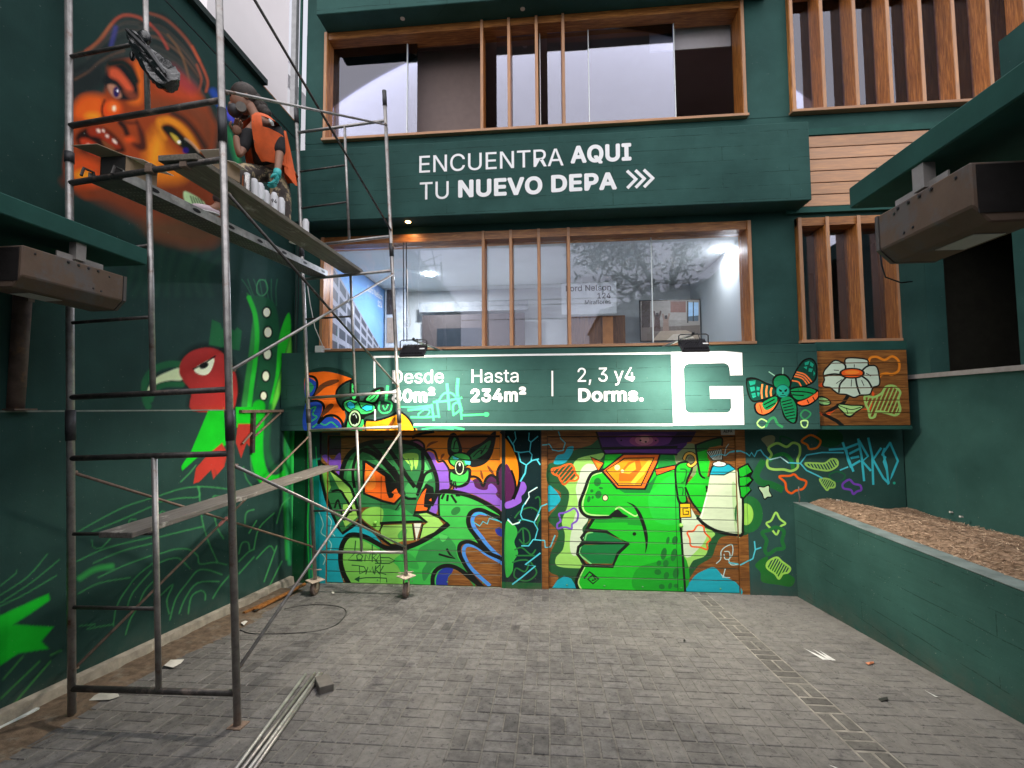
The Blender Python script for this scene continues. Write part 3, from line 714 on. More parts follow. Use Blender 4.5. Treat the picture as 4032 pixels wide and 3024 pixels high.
    a.line('27489a', 60, '1840,790 1900,900 1985,1010', 8, 0.9); a.line('5552c8', 36, '1950,960 2010,1040', 6, 0.9); a.line('2a7a4a', 46, '1960,1120 2010,1260 2060,1420', 10, 0.9); a.line('39925a', 10, '1990,1150 2060,1380', 4, 0.9)
    a.frame(0, 700, 1.659)
    a.fill('bfe0a8', '1200,90 1215,170 1290,215 1340,170 1260,110', 3); 
    for k in range(5): a.line('2b3a30', 7, [(1245 + k * 16, 120 + k * 5), (1265 + k * 18, 180 + k * 2)], 2)
    # faint hair falling over the lower wall
    for k in range(9): a.line('2d5a44', 20, [(830 + k * 75, 470 + (k % 3) * 30), (860 + k * 60, 620 + (k % 2) * 40), (800 + k * 72, 760)], 16, 0.35)
def bird(a):
    a.frame(0, 700, 1.659)
    a.fill('0d1a18', '1150,1270 1180,1170 1260,1100 1370,1080 1480,1120 1560,1260 1580,1380 1540,1510 1240,1510 1230,1400', 10, 0.85)
    a.fill('1d6038', '1385,925 1440,950 1450,990 1480,960 1530,1000 1550,975 1580,1000 1565,1130 1365,1090', 3, 1, False)
    a.line('1f5c3a', 44, '1200,1222 1100,1218 1000,1258 945,1340 948,1440 968,1492', 4); a.line('14332a', 16, '1180,1255 1090,1262 1010,1300 970,1370', 3)
    a.fill('d2e0b4', '1175,1245 1090,1270 1015,1310 970,1370 966,1405 1020,1350 1100,1325 1195,1318', 3); a.line('1f5c3a', 34, '1190,1350 1080,1352 1012,1385 985,1450', 4)
    a.fill('9c2a28', '1170,1270 1190,1190 1260,1130 1370,1110 1460,1150 1530,1260 1550,1360 1545,1440 1500,1520 1255,1520 1250,1400 1200,1330', 3)
    a.fill('e6ebcc', '1270,1247 1390,1180 1390,1230 1360,1280 1310,1287', 2); a.ell('101010', 1332, 1226, 32, 20, 2, 1, -25); a.line('141010', 10, '1262,1250 1330,1215 1405,1165', 2)
    a.frame(850, 1100, 1.4646)
    for k in range(7): a.line('2c6a4a', 5, [(150 + k * 34, 0), (190 + k * 26, 60 + (k % 2) * 30), (230 + k * 20, 150)], 3, 0.8)
    a.line('3f8a5a', 6, '235,40 250,5 285,10 298,60 270,95 240,80 235,40', 2)
    a.fill('2a7c38', '178,80 215,180 205,300 190,430 160,640 150,760 195,760 225,500 235,250 205,120', 4)
    a.fill('1c5236', '205,100 330,130 365,280 360,420 335,600 310,760 205,760 240,560 248,350 235,220', 5); a.line('22b432', 26, '190,105 225,200 238,330 226,480 206,620 190,760', 3)
    a.fill('22ba2c', '422,192 432,300 402,420 342,640 322,760 300,760 343,560 358,380 382,270', 3); a.fill('62c840', '432,330 432,540 380,640 330,760 318,760 345,640 395,470', 4)
    for x, y, u, v in ((293, 190, 19, 25), (300, 305, 20, 28), (297, 430, 20, 30), (288, 558, 18, 27), (275, 672, 16, 22)):
        a.ell('0c1614', x, y, u + 9, v + 10, 3); a.ell('e4ecd0', x, y, u, v, 1.5)
    for k in range(5): a.line('123028', 8, [(440 + k * 12, 60 + k * 60), (450 + k * 10, 420), (440 + k * 14, 740)], 6, 0.7)
def grass(a):
    a.frame(0, 1500, 1.659)
    a.fill('10ac20', '1370,170 1460,170 1475,420 1290,500 1190,588 1183,560 1250,455', 2, 1, False); a.fill('9c2e26', '1250,160 1460,160 1460,190 1250,190', 2, 1, False)
    a.fill('9c2e26', '1450,405 1485,470 1465,560 1392,642 1380,580 1300,660 1264,672 1280,570 1360,480', 2, 1, False)
    a.fill('10ac20', '1540,170 1690,170 1680,280 1545,305', 2, 1, False); a.fill('9c2e26', '1555,280 1675,280 1650,450 1610,405 1575,505 1540,400', 2, 1, False)
    G = '3a8a4e'
    for p in ('510,985 660,900 820,820 990,765', '1040,750 1180,705 1320,690 1480,705', '600,985 760,920 990,820', '1040,790 1180,765 1300,755 1290,690', '1300,690 1310,830 1330,950 1370,1070 1420,1180',
              '840,930 850,905 890,905', '1040,870 1060,850 1090,870', '600,1040 610,1085 660,1090 720,1030', '500,1180 700,1090 990,1020', '610,1190 800,1110 1000,1060', '1040,1020 1180,985 1330,950',
              '640,1285 800,1210 990,1140', '1040,1130 1140,1100 1230,1100 1290,1140 1305,1195 1400,1185 1480,1200', '1040,1190 1100,1165 1170,1160 1240,1225', '510,1390 650,1320 850,1285', '740,1600 760,1480 820,1370 900,1270 1000,1190',
              '830,1480 870,1380 990,1240', '900,1480 940,1380 1000,1310', '1050,1400 1130,1330 1090,1430 1105,1520', '1110,1560 1150,1420 1230,1310 1290,1240 1360,1235 1450,1265', '1170,1520 1210,1420 1290,1320 1430,1310',
              '1230,1520 1250,1410 1310,1370 1340,1390 1340,1430', '1390,1420 1440,1340 1500,1270', '1560,1180 1620,1120 1659,1100', '1560,1260 1659,1150', '1560,1130 1580,1060 1620,1055 1630,1100', '1600,930 1610,860 1659,840', '1180,660 1240,600 1280,550',
              '1590,560 1610,640 1659,700', '1640,440 1640,560 1659,620', '820,1659 850,1560 900,1480', '570,1620 680,1600 740,1590', '520,1600 620,1590', '1390,760 1410,750 1480,760', '1400,880 1420,960 1460,1030', '0,1400 180,1280 310,1130', '0,1340 100,1260 110,1240',
              '0,1450 200,1320 390,1165', '0,1470 150,1400 370,1270'):
        a.line(G, 8, p, 2.6, 0.72)
    rr = random.Random(3)
    for k in range(26):
        x = rr.uniform(1100, 2100); y = rr.uniform(560, 1300); a.line('16302a', 8, [(x, y), (x + rr.uniform(-40, 60), y + rr.uniform(60, 200))], 5, 0.5)
    a.line('2f9a44', 34, '520,1290 620,1230 730,1210', 7, 0.6)
    a.fill('0fa424', '-60,1560 180,1450 318,1388 325,1432 200,1520 90,1590 350,1607 270,1700 320,1750 120,1780 -60,1900', 5, 1, False)
    for p in ('150,1800 20,1950', '260,1830 0,2080', '330,1830 90,2110', '330,1790 400,1760'): a.line('3a8a3c', 9, p, 4, 0.7)
    a.frame(0, 0, 1)
    a.line('12b024', 50, '1020,1600 1012,1780 1040,1880 1105,1892 1150,1835 1165,1740', 4); a.line('1c5a34', 24, '1060,1600 1050,1760 1075,1840 1110,1840', 6, 0.8)
    for k in range(7): a.line(('1fa030', '2a9a5a', '0f5a34', '35c060')[k % 4], 8 + 3 * (k % 3), [(1128 + k * 10, 1640 + 25 * (k % 3)), (1120 + k * 11, 1900), (1130 + k * 10, 2200 + 20 * (k % 2))], 6, 0.75)
    for p in ('1080,2020 1020,2080 1000,2160', '1090,2060 1110,1990 1140,1960', '1010,2200 1060,2150 1080,2170', '980,2100 1010,2050', '1110,2210 1060,2310', '1090,2150 1040,2290'): a.line(G, 5, p, 2, 0.8)
for a in (up, lo): portrait(a); bird(a); grass(a)
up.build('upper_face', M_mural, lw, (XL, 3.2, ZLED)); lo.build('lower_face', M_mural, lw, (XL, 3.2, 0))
Wb = MB(); Wb.box(XL - 0.3, XL - 0.004, -6, 6.34, -0.4, 6.955); Wb.box(XL - 0.004, XL + 0.016, -6, 6.338, -0.4, ZLED - 0.002)
Wb.build('wall_core', M_wall, lw)
MB().box(XL - 0.32, XL + 0.07, -6, 5.46, 6.957, 7.03).build('coping', plain('dark coping', (0.016, 0.03, 0.028), 0.6), lw)
MB().box(XL - 0.30, XL - 0.02, 5.47, 6.34, 6.957, 7.0).build('timber_coping', wood('old grey timber', 0.9, 'X'), lw)
MB().box(XL, XL + 0.004, 2.2, 6.34, 6.705, 6.72).build('dark_line', M_black, lw)  # thin black strip along the upper wall
# rough concrete kerb at its foot, dirt and debris
kb = MB(); n = 60; jit = [rnd.uniform(-0.014, 0.014) for _ in range(n + 1)]
for i in range(n):
    y0 = 0.8 + i * 5.5 / n; y1 = 0.8 + (i + 1) * 5.5 / n
    for y in (y0,):
        j0, j1 = jit[i], jit[i + 1]
        kb.hexa([(XL + 0.02, y0, gz(y0) - 0.1), (XL + 0.10 + j0, y0, gz(y0) - 0.1), (XL + 0.10 + j1, y1, gz(y1) - 0.1), (XL + 0.02, y1, gz(y1) - 0.1),
                 (XL + 0.02, y0, gz(y0) + 0.115), (XL + 0.065 + j0, y0, gz(y0) + 0.10 + j0), (XL + 0.065 + j1, y1, gz(y1) + 0.10 + j1), (XL + 0.02, y1, gz(y1) + 0.115)])
tag(kb.build('kerb', plain('bare concrete', (0.26, 0.235, 0.2), 0.9, var=0.35, scale=7, dirt=(0.12, 0.095, 0.07), dscale=4, bmp=0.6)), kind='structure')
db = MB(); ny, nx = 70, 7
for i in range(ny):
    for j in range(nx):
        y = 0.9 + 5.1 * i / (ny - 1); x = XL + 0.06 + (0.40 + 0.06 * math.sin(y * 3)) * j / (nx - 1); e = math.sin(math.pi * j / (nx - 1))
        db.v.append((x, y, gz(y) - 0.002 + 0.03 * (1 - j / (nx - 1)) + e * rnd.uniform(0, 0.02)))
db.f = [(i * nx + j, i * nx + j + 1, (i + 1) * nx + j + 1, (i + 1) * nx + j) for i in range(ny - 1) for j in range(nx - 1)]
tag(db.build('dirt_strip', plain('brown dirt', (0.12, 0.085, 0.06), 0.95, var=0.45, scale=16, bmp=0.9, dirt=(0.2, 0.185, 0.16), dscale=6), smooth=True), kind='structure')
MB().box(XL + 0.001, XL + 0.021, 2.2, 5.0, ZLED - 0.011, ZLED + 0.001).build('ledge_edge', plain('worn ledge edge', (.17, .2, .18), .8, var=.35, scale=9), lw)
pp_ = [atX(x, y, XL + 0.118) for x, y in P('-40,2925 -40,2880 0,2868 60,2838 110,2812 157,2786 150,2803 128,2826 95,2846 40,2878 0,2900')]
MB().prism(pp_, (-0.03, 0, 0)).build('bare_plaster', plain('bare white plaster', (.5, .54, .55), .9, var=.12), lw)

# ================================================================== GARAGE DOORS AND THE MURALS ON THEM
K = '0b100e'
low = Art(YW)
A_, B_, C_, D_ = (1200, 1650, 2.37), (2000, 1650, 2.212), (2850, 1350, 1.65875), (1150, 1350, 2.4578)
a = low
# ---- pillar and side wall grounds
a.frame(*A_)
a.poly('0c4a2c', '-120,100 30,100 30,1600 -120,1600'); a.poly('0f8a78', '60,380 140,360 140,1560 40,1560'); a.poly('149aa8', '100,900 205,760 205,1550 90,1550')
a.line('1fb04a', 16, '20,200 40,600 25,1000 40,1500'); a.line('35c96a', 8, '60,300 75,700 60,1200 70,1500'); a.line('10301f', 22, '0,150 10,700 -10,1500'); a.line('2aa860', 10, '100,260 110,420')
a.poly('301833', '135,125 330,125 330,340 200,340 135,330')
a.poly('18b2c4', '130,560 180,700 250,900 340,1080 480,990 540,1010 640,1080 740,1200 560,1110 430,1070 350,1130 310,1250 310,1400 360,1560 130,1560')
for p in ('130,870 170,980 150,1060 200,1100', '200,900 240,960 230,1040 270,1100', '150,1250 190,1300 170,1360', '210,1130 240,1180 220,1260'): a.line('a9e6dc', 9, p)
# ---- left door: winged creature
a.poly('e58212', '850,118 1830,118 1880,170 1950,270 2000,400 2012,520 1985,660 1950,720 1900,500 1650,720 1400,680 1250,430 1100,290 980,195 850,195')
a.fill('8a4a1a', '1430,150 1750,150 1700,230 1560,300 1480,310')
a.line(K, 30, '1835,120 1900,190 1960,290 2000,400 2010,530 1990,640 1950,740'); a.line(K, 26, '1000,170 1080,140 1200,118')
for p in ('1130,270 1170,230 1240,210', '1265,380 1280,345 1300,325', '1640,480 1650,530 1660,570', '1700,435 1730,480 1770,525'): a.line('7a3d15', 24, p, taper=True)
a.fill('4d1d4a', '1790,480 1830,430 1880,430 1930,490 1955,560 1962,650 1940,725 1880,775 1800,765 1780,700 1700,690 1600,650 1555,590 1600,560 1640,590 1665,635 1690,570 1740,530 1790,560')
a.line(K, 24, '1520,548 1580,540 1630,570 1662,630 1690,560 1740,525 1800,565'); a.line(K, 24, '1800,610 1795,500 1830,430 1880,422 1930,480 1962,580 1966,670 1940,740')
a.fill('8a5ccc', '1390,650 1450,620 1490,590 1530,565 1570,590 1590,640 1650,665 1700,660 1710,620 1740,605 1780,640 1795,680 1780,710 1840,765 1890,775 1945,745 1985,660 2010,590 2050,590 2070,640 2050,690 2022,720 2022,770 1985,800 1920,830 1875,830 1875,880 1700,770 1550,700 1400,680')
a.fill('8a5ccc', '1112,330 1150,305 1200,330 1230,410 1290,410 1332,480 1338,560 1340,650 1260,690 1245,770 1220,890 1155,860 1190,780 1215,700 1225,560 1190,440'); a.fill('8f4f76', '985,212 1050,208 1100,250 1098,320 1060,280')
a.line(K, 20, '985,205 1050,198 1105,240 1110,310'); a.line(K, 20, '1100,315 1120,297 1160,285 1210,310 1240,395 1290,395 1340,470 1352,530')
a.fill('7a4cc0', '158,348 200,333 232,372 262,378 290,338 325,328 325,520 270,480 210,415')
# body
a.poly('3fc050', '1250,690 1420,700 1600,760 1760,860 1872,950 1840,990 1700,870 1600,850 1530,880 1510,960 1560,1060 1640,1180 1740,1290 1840,1310 1700,1250 1560,1160 1470,1160 1430,1220 1460,1330 1540,1460 1600,1590 1180,1575 380,1540 330,1400 330,1250 360,1130 430,1080 560,1110 700,1200 800,1240 950,1215 1100,1150 1250,1050 1330,990 1250,900')
a.fill('2f9246', '1080,1200 1240,1120 1300,1080 1400,1180 1425,1300 1540,1480 1595,1580 1500,1500 1330,1390 1200,1400 1110,1520 1090,1420 1130,1340 1030,1330 1050,1250')
a.fill('55cf62', '1250,1080 1330,1100 1290,1150 1260,1130'); a.fill('35a848', '880,1240 1000,1280 1060,1400 980,1400 920,1340')
a.fill('82d45c', '370,1140 450,1108 560,1150 700,1230 800,1262 900,1252 820,1330 870,1400 900,1560 420,1545 352,1400 350,1250')
a.line(K, 46, '405,1550 350,1440 325,1330 335,1200 380,1112 440,1085 540,1100 640,1150 740,1205 840,1220 950,1205 1080,1150 1200,1080 1330,990')
a.line(K, 42, '1250,700 1290,678 1420,690 1560,730 1700,800 1820,880 1880,935'); a.line(K, 20, '1252,690 1245,800 1250,900')
a.ell('2a7d3c', 1405, 862, 50, 34, -38); a.line(K, 20, '1250,1268 1330,1292 1400,1310 1350,1270 1322,1220', sm=False)
for p in ('1300,690 1275,745', '1330,715 1325,765', '1365,715 1408,782', '1410,715 1440,715'): a.line(K, 22, p, sm=False)
# looping tails over bare timber
a.poly(None, '1580,920 1640,890 1760,930 1840,975 1840,1270 1750,1200 1650,1070 1590,990'); a.line('4a93ea', 34, '1690,892 1620,882 1567,920 1570,1000 1640,1100 1710,1190 1790,1270 1870,1325')
a.line('34c4d8', 10, '1560,960 1630,1005 1660,960 1700,985 1720,930 1790,950 1860,970', sm=False); a.line('34c4d8', 10, '1570,905 1640,880 1720,905 1850,968'); a.fill('2338a0', '1775,1035 1830,1020 1850,1090 1800,1090')
a.line(K, 40, '1872,955 1740,895 1640,852 1560,868 1522,930 1532,1010 1592,1100 1662,1190 1742,1272 1842,1308')
a.poly(None, '1510,1230 1560,1210 1700,1300 1830,1365 1830,1590 1720,1570 1640,1440 1550,1350'); a.line('4a93ea', 34, '1835,1345 1700,1270 1600,1200 1520,1182 1482,1215 1488,1290 1535,1380 1620,1470 1720,1560'); a.poly('4a93ea', '1820,1330 1875,1300 1875,1360 1800,1352')
a.line(K, 38, '1842,1312 1720,1258 1600,1178 1520,1150 1452,1170 1436,1240 1480,1350 1560,1470 1650,1575')
a.poly(None, '1370,1400 1440,1430 1540,1520 1590,1590 1320,1585 1330,1490 1370,1440'); a.fill('2338a0', '1225,1560 1235,1450 1300,1395 1375,1398 1370,1440 1330,1490 1320,1580')
a.line(K, 40, '1190,1580 1190,1480 1230,1410 1310,1375 1400,1390 1480,1440 1550,1500 1660,1580')
# small bat
a.fill(K, '1345,345 1325,230 1350,150 1400,130 1440,200 1462,320'); a.fill('35904c', '1365,290 1375,200 1402,175 1432,270 1420,310'); a.line(K, 12, '1385,280 1395,220 1410,200')
a.fill(K, '1490,350 1550,270 1650,220 1760,120 1785,140 1750,320 1690,410 1600,450 1535,440'); a.fill('2a7a42', '1540,345 1600,290 1730,200 1705,290 1650,345 1570,385'); a.line(K, 10, '1570,355 1610,310 1650,290 1640,330 1690,250')
a.ell(K, 1445, 385, 112, 78); a.fill(K, '1340,480 1380,470 1540,460 1535,590 1470,640 1390,640 1345,600'); a.ell('3fc050', 1445, 385, 94, 62); a.fill('3fc050', '1358,500 1400,520 1480,520 1520,480 1515,570 1455,615 1400,620 1362,585')
a.poly('52d6e8', '1376,345 1438,372 1420,387 1380,376'); a.poly('52d6e8', '1485,386 1547,396 1540,430 1500,422'); a.line(K, 8, '1376,340 1440,372 1485,382 1548,392', sm=False)
a.ell(K, 1440, 455, 50, 76); a.ell('b9dca8', 1440, 455, 42, 68); a.ell(K, 1440, 455, 33, 56); a.ell('d8e4d8', 1442, 425, 9, 18)
for p in ('1368,575 1360,640 1330,665', '1385,590 1385,655', '1400,590 1410,650'): a.line(K, 14, p)
# head
a.fill('2c7843', '320,560 345,450 400,330 500,250 620,220 760,200 900,205 1040,255 1140,345 1215,480 1235,620 1215,720 1185,800 1140,875 1000,910 870,880 700,840 520,830 470,910 440,700 360,600')
a.fill('1d5432', '520,260 700,215 900,210 1020,260 860,330 760,300 620,330'); a.fill('3a9c50', '380,560 430,400 480,330 470,480 460,640 480,800 440,740')
a.fill('54b866', '1085,440 1120,405 1185,545 1150,575 1100,645 1055,660 1090,560'); a.fill('44a558', '920,690 960,600 1030,640 1040,720 1000,740')
a.fill('9edb5e', '908,330 1042,325 1052,400 1032,475 1012,430 992,490 972,425 950,410'); a.line('2c7843', 9, '960,375 985,440'); a.line('2c7843', 9, '1005,370 1010,430')
for wd, p in ((44, '330,660 340,480 400,340 500,258 600,222 720,208'), (40, '870,205 1020,240 1120,320 1190,450 1228,570 1228,690 1180,800'), (28, '455,640 440,500 470,360 540,280'),
              (44, '545,290 640,330 750,430 850,560 912,700'), (34, '580,230 670,300 790,420 880,560'), (40, '770,270 860,400 950,540 1015,630'), (32, '1092,320 1095,480 1045,640'), (28, '1190,480 1120,515 1080,620 1045,710'), (22, '480,820 500,930 520,960'), (24, '640,320 740,400 820,520')):
    a.line(K, wd, p)
a.line('3f9a55', 12, '600,345 720,450 820,580'); a.line('3f9a55', 10, '720,330 820,440')
a.poly(K, '528,385 562,385 690,450 790,520 885,655 920,712 832,808 700,778 535,705'); a.fill('f26a1c', '560,410 640,470 740,540 745,600 758,690 778,742 812,737 828,702 802,692 847,650 862,690 892,716 826,786 730,762 555,692 548,560', False)
a.fill('f98a30', '565,480 640,520 650,640 570,660'); a.poly(K, '1125,600 1195,640 1205,720 1182,800 1140,880 1010,885 1040,790 1080,690'); a.poly('f26a1c', '1130,650 1110,740 1105,822 1142,832 1130,862 1028,862 1045,780 1085,700'); a.poly('f26a1c', '1152,762 1176,743 1176,772')
a.line(K, 24, '905,725 960,748 1030,748', sm=False); a.line(K, 12, '890,780 840,855', sm=False); a.fill('36aa50', '640,850 760,840 860,860 900,830 1010,905 1110,965 720,975')
a.fill('8bd258', '520,915 560,850 640,822 712,838 727,900 702,1000 682,1045 600,995'); a.poly('98db64', '708,1000 1002,985 1012,1135 900,1145 790,1175 715,1112 690,1042'); a.fill('52b04c', '860,1090 900,1040 950,1035 930,1110 880,1130')
a.poly('a2df6c', '1058,892 1130,884 1242,930 1288,986 1200,1062 1066,1125 1090,1010 1142,970 1080,922'); a.poly('e6eee0', '1012,980 1082,978 1036,1142')
a.line(K, 26, '700,978 900,967 1082,962 1135,972 1062,912 1008,902 1030,878 1130,868 1250,918 1342,990 1200,1092 1062,1152 940,1192 800,1186 700,1112 515,955', sm=False)
a.line(K, 14, '1000,985 1018,1130', sm=False); a.line(K, 14, '1098,985 1065,1120', sm=False); a.line(K, 16, '722,985 690,1050', sm=False); a.ell('6fc24c', 658, 968, 20, 20); a.ell('2c7843', 540, 760, 18, 26); a.ell('2c7843', 590, 790, 14, 10)
# left ear
a.poly('2c7843', '140,400 240,500 400,640 455,720 485,860 495,920 440,985 345,1065 300,1000 250,900 215,760 170,600'); a.poly('9edb62', '215,470 300,540 410,650 440,725 405,800 330,690'); a.poly('9edb62', '350,800 450,785 492,910 370,1015 340,925'); a.poly('8ace54', '150,430 200,480 235,640 205,700 180,590')
a.line(K, 28, '128,390 150,560 195,740 250,890 300,1010 342,1075 505,955', sm=False); a.line(K, 24, '128,390 250,492 400,615 452,720 492,905'); a.line(K, 22, '245,680 320,672 372,745 430,850 400,880 355,945'); a.line(K, 18, '270,830 300,760 330,860 350,940')
# tags on the left door
T_ = '165a2e'
for p in ('466,1142 456,1260 395,1322 525,1330', '482,1318 476,1280 505,1262 532,1285 520,1318 488,1322', '552,1330 562,1268 592,1322 604,1258', '622,1180 622,1335', '620,1265 664,1270 632,1300 672,1342', '655,1335 692,1268 704,1342', '700,1300 780,1300 832,1330 782,1352 650,1352',
          '432,1370 500,1375 505,1450 565,1422 545,1385 500,1378', '562,1452 582,1388 604,1432 624,1384 634,1442', '655,1378 645,1452', '692,1368 652,1410 692,1452', '726,1378 694,1440 750,1455', '470,1502 560,1488 680,1488 756,1494 758,1530'):
    a.line(T_, 11, p, sm=False)
a.poly(T_, '452,1503 505,1472 500,1532')
# ---- pillar between the doors
a.frame(*B_)
a.poly('10272b', '-55,90 292,90 292,1520 -55,1520'); a.frame(*A_); a.poly('e58212', '1830,118 1880,170 1950,270 2000,400 2012,520 1985,660 1960,700 1872,700 1872,160')
a.fill('4d1d4a', '1872,430 1930,490 1955,560 1962,650 1940,725 1872,775'); a.fill('8a5ccc', '1872,780 1945,745 1985,660 2010,590 2050,590 2070,640 2050,690 2022,720 2022,770 1985,800 1920,830 1872,830'); a.line(K, 28, '1835,120 1900,190 1960,290 2000,400 2010,530 1990,640 1950,740')
a.line(K, 20, '1930,480 1962,580 1966,670 1940,740'); a.fill('36b048', '1872,985 1950,985 1985,1060 1955,1150 1990,1250 1950,1330 1935,1430 1872,1450'); a.frame(*B_); a.poly('1a5c33', '-55,1420 292,1430 292,1520 -55,1520')
for p in ('60,860 110,800 200,770 270,820 260,900 160,880 90,880', '90,990 130,950 180,980 190,1060 140,1090 100,1050', '130,960 140,1100', '60,1140 120,1120 200,1180 240,1140', '240,690 270,680 280,760 250,960', '40,1250 110,1230 180,1240 150,1330 70,1300 60,1380 170,1410 250,1340 200,1250', '70,1190 230,1190'): a.line('27713a', 13, p)
CY = '52cade'
for p, wd in (('0,150 50,230 60,280 110,290 190,280 200,200 260,150', 10), ('60,110 70,170 40,220', 8), ('185,120 180,180 200,200', 8), ('90,290 110,370 160,400 210,360 270,345 250,350 280,395', 12), ('190,285 210,310 200,370', 10), ('160,400 150,470 110,540', 14),
              ('250,595 180,640 185,680 130,760 110,830 125,870 180,885 230,900 260,830 290,760 340,740', 11), ('120,1105 180,1105 220,1050 320,1060 325,1120 370,1120 410,1020', 11), ('280,1170 150,1270 240,1280 120,1380 40,1440', 13), ('225,900 260,960 235,1050', 9), ('300,225 360,220 390,270 440,280 480,275 500,210 460,170 440,110', 9), ('0,870 40,920 90,910 110,880', 10)):
    a.line(CY, wd, p, sm=False)
a.line('dff4ee', 9, '255,595 180,640 185,680 150,740', sm=False); a.line('dff4ee', 12, '0,880 40,920 100,900', sm=False); a.line('dff4ee', 7, '270,830 240,880', sm=False)
# ---- right door: green head with goggles
a.fill('1e5731', '345,560 350,400 450,370 560,280 720,230 800,180 860,330 850,700 700,900 660,1200 650,1330 600,1500 420,1450 440,1380 360,1330 370,1180 440,1000 350,880 430,760 460,650')
a.fill('9cdb6a', '480,560 560,540 600,480 570,400 620,345 760,310 840,310 740,460 640,760 690,870 630,950 620,1200 650,1290 590,1305 430,1285 420,1210 480,1140 497,1010 470,900 520,760 532,640')
a.fill('cfe3c6', '620,520 640,440 700,390 800,420 760,470 670,620 625,760 700,870 650,960 665,1030 620,1100 605,1190 555,1180 540,1080 570,900 610,750 592,610')
a.fill('1e5731', '1490,850 1700,850 2080,930 2080,1010 1880,1030 1820,1110 1780,1210 1660,1290 1570,1420 1530,1400'); a.fill('9cdb6a', '1520,860 1690,940 1810,1000 1760,1070 1730,1190 1620,1240 1550,1320'); a.fill('cfe3c6', '1480,690 1560,720 1660,880 1740,1000 1680,1120 1540,1190')
a.fill('7d8f62', '1440,340 1480,270 1560,220 1640,230 1670,360 1680,500 1600,500 1450,410')
for p in ('398,385 430,320 490,300 520,250 572,243 555,310 500,380 440,397', '350,590 400,610 457,690 440,740 380,795 350,795'): a.fill('17a9be', p)
a.poly('17a9be', '385,1480 430,1410 490,1374 550,1393 605,1485'); a.fill('17a9be', '1560,1530 1620,1390 1700,1330 1800,1298 1870,1360 1930,1400 2005,1440 2014,1540')
GB = '1bbf27'
a.poly(GB, '760,470 830,445 850,320 860,240 1450,290 1470,400 1500,560 1500,760 1520,1000 1552,1540 610,1530 592,1420 655,1290 920,1300 960,1190 1052,1090 860,990 690,962 750,870 682,852 628,760 675,600 720,500')
a.fill('22c83a', '1240,640 1330,560 1420,500 1490,560 1495,900 1300,900 1230,760'); a.fill('169a2c', '740,882 1150,868 1190,960 1165,935 1050,925 1030,905 780,908'); a.fill('12a024', '1120,1320 1300,1250 1540,1200 1550,1500 1120,1500')
for p in ('830,462 770,480 722,510 690,610 652,750 700,832 880,848', '668,1300 615,1420 640,1490', '940,790 975,770 1040,810 1110,850 1140,830'): a.line('b4ec8e', 13, p)
for p in ('835,448 760,464 716,500 670,620 626,758 688,852 860,862 910,850', '750,868 690,965', '655,1288 596,1420 622,1510'): a.line(K, 28, p)
a.fill(K, '888,858 920,812 960,790 1000,825 1050,862'); a.line(K, 32, '1040,728 1110,770 1162,862 1200,980 1212,1090 1200,1175', taper=True)
LIP = '0b7a3c'
a.poly(LIP, '690,1000 740,980 860,1000 1040,1085 660,1072 662,1030'); a.line('7ad47e', 12, '672,1060 690,1005 740,990'); a.line(K, 28, '690,970 860,985 1052,1090 660,1082 640,1040 690,970', sm=False)
a.poly(LIP, '650,1100 1030,1096 950,1190 910,1268 730,1268 638,1180'); a.line('7ad47e', 14, '640,1110 626,1180 725,1268'); a.line(K, 28, '1052,1090 960,1180 915,1292 680,1282 606,1180 616,1120 660,1086', sm=False)
a.line(K, 16, '668,1392 712,1338 792,1400 742,1442 698,1400 738,1368 766,1402 738,1412', sm=False)
for x, y, u, v in ((782, 552, 32, 38), (790, 662, 28, 36), (732, 630, 15, 16), (706, 702, 15, 30), (812, 604, 20, 11), (740, 685, 10, 14), (1398, 1062, 15, 34), (1460, 1062, 26, 40), (1362, 1180, 26, 55), (1450, 1190, 26, 60), (1320, 1262, 22, 26), (1380, 1265, 26, 34), (1310, 1340, 32, 26), (1385, 1370, 24, 34), (1470, 1350, 30, 50), (1345, 1468, 28, 24), (1418, 1460, 18, 30), (1470, 1460, 22, 20)):
    a.ell('14752a', x, y, u, v, 12, 9)
a.ell(K, 1105, 1005, 17, 17); a.ell(K, 850, 690, 28, 30); a.ell('f2dfae', 850, 690, 20, 22)
a.line(K, 20, '1502,740 1508,900 1522,1100 1535,1300 1552,1540'); a.ell('57c24a', 1508, 930, 18, 20)
# goggles
a.poly('0f7f30', '1320,310 1440,300 1475,400 1310,430'); a.poly('0f7f30', '1310,480 1240,650 1020,650 940,600 1190,612'); a.poly(K, '812,456 1005,303 1340,300 1312,390 1202,622 948,616'); a.poly('f2701c', '835,455 1012,316 1320,314 1298,382 1190,604 960,600')
a.poly(K, '850,450 1016,340 1284,336 1168,586 962,586'); a.poly('f79a12', '862,450 1020,350 1270,346 1160,576 970,576'); a.fill('ee6c0e', '972,480 1050,380 1150,350 1168,420 1135,545 968,545', False); a.poly('fbb52a', '1000,470 1060,400 1110,370 1120,440 1060,480')
a.poly('ffc63a', '1105,575 1190,480 1268,352 1225,362 1070,560'); a.ell('ffe9a8', 955, 425, 25, 25); a.ell('ffe9a8', 1000, 456, 14, 14)
a.poly(K, '716,326 846,382 792,468'); a.poly('f2701c', '728,340 832,386 790,450'); a.poly('f7a02a', '762,375 820,398 790,430'); a.poly(K, '1280,435 1472,396 1486,436 1296,498'); a.poly('f2641c', '1292,446 1470,408 1478,428 1302,486')
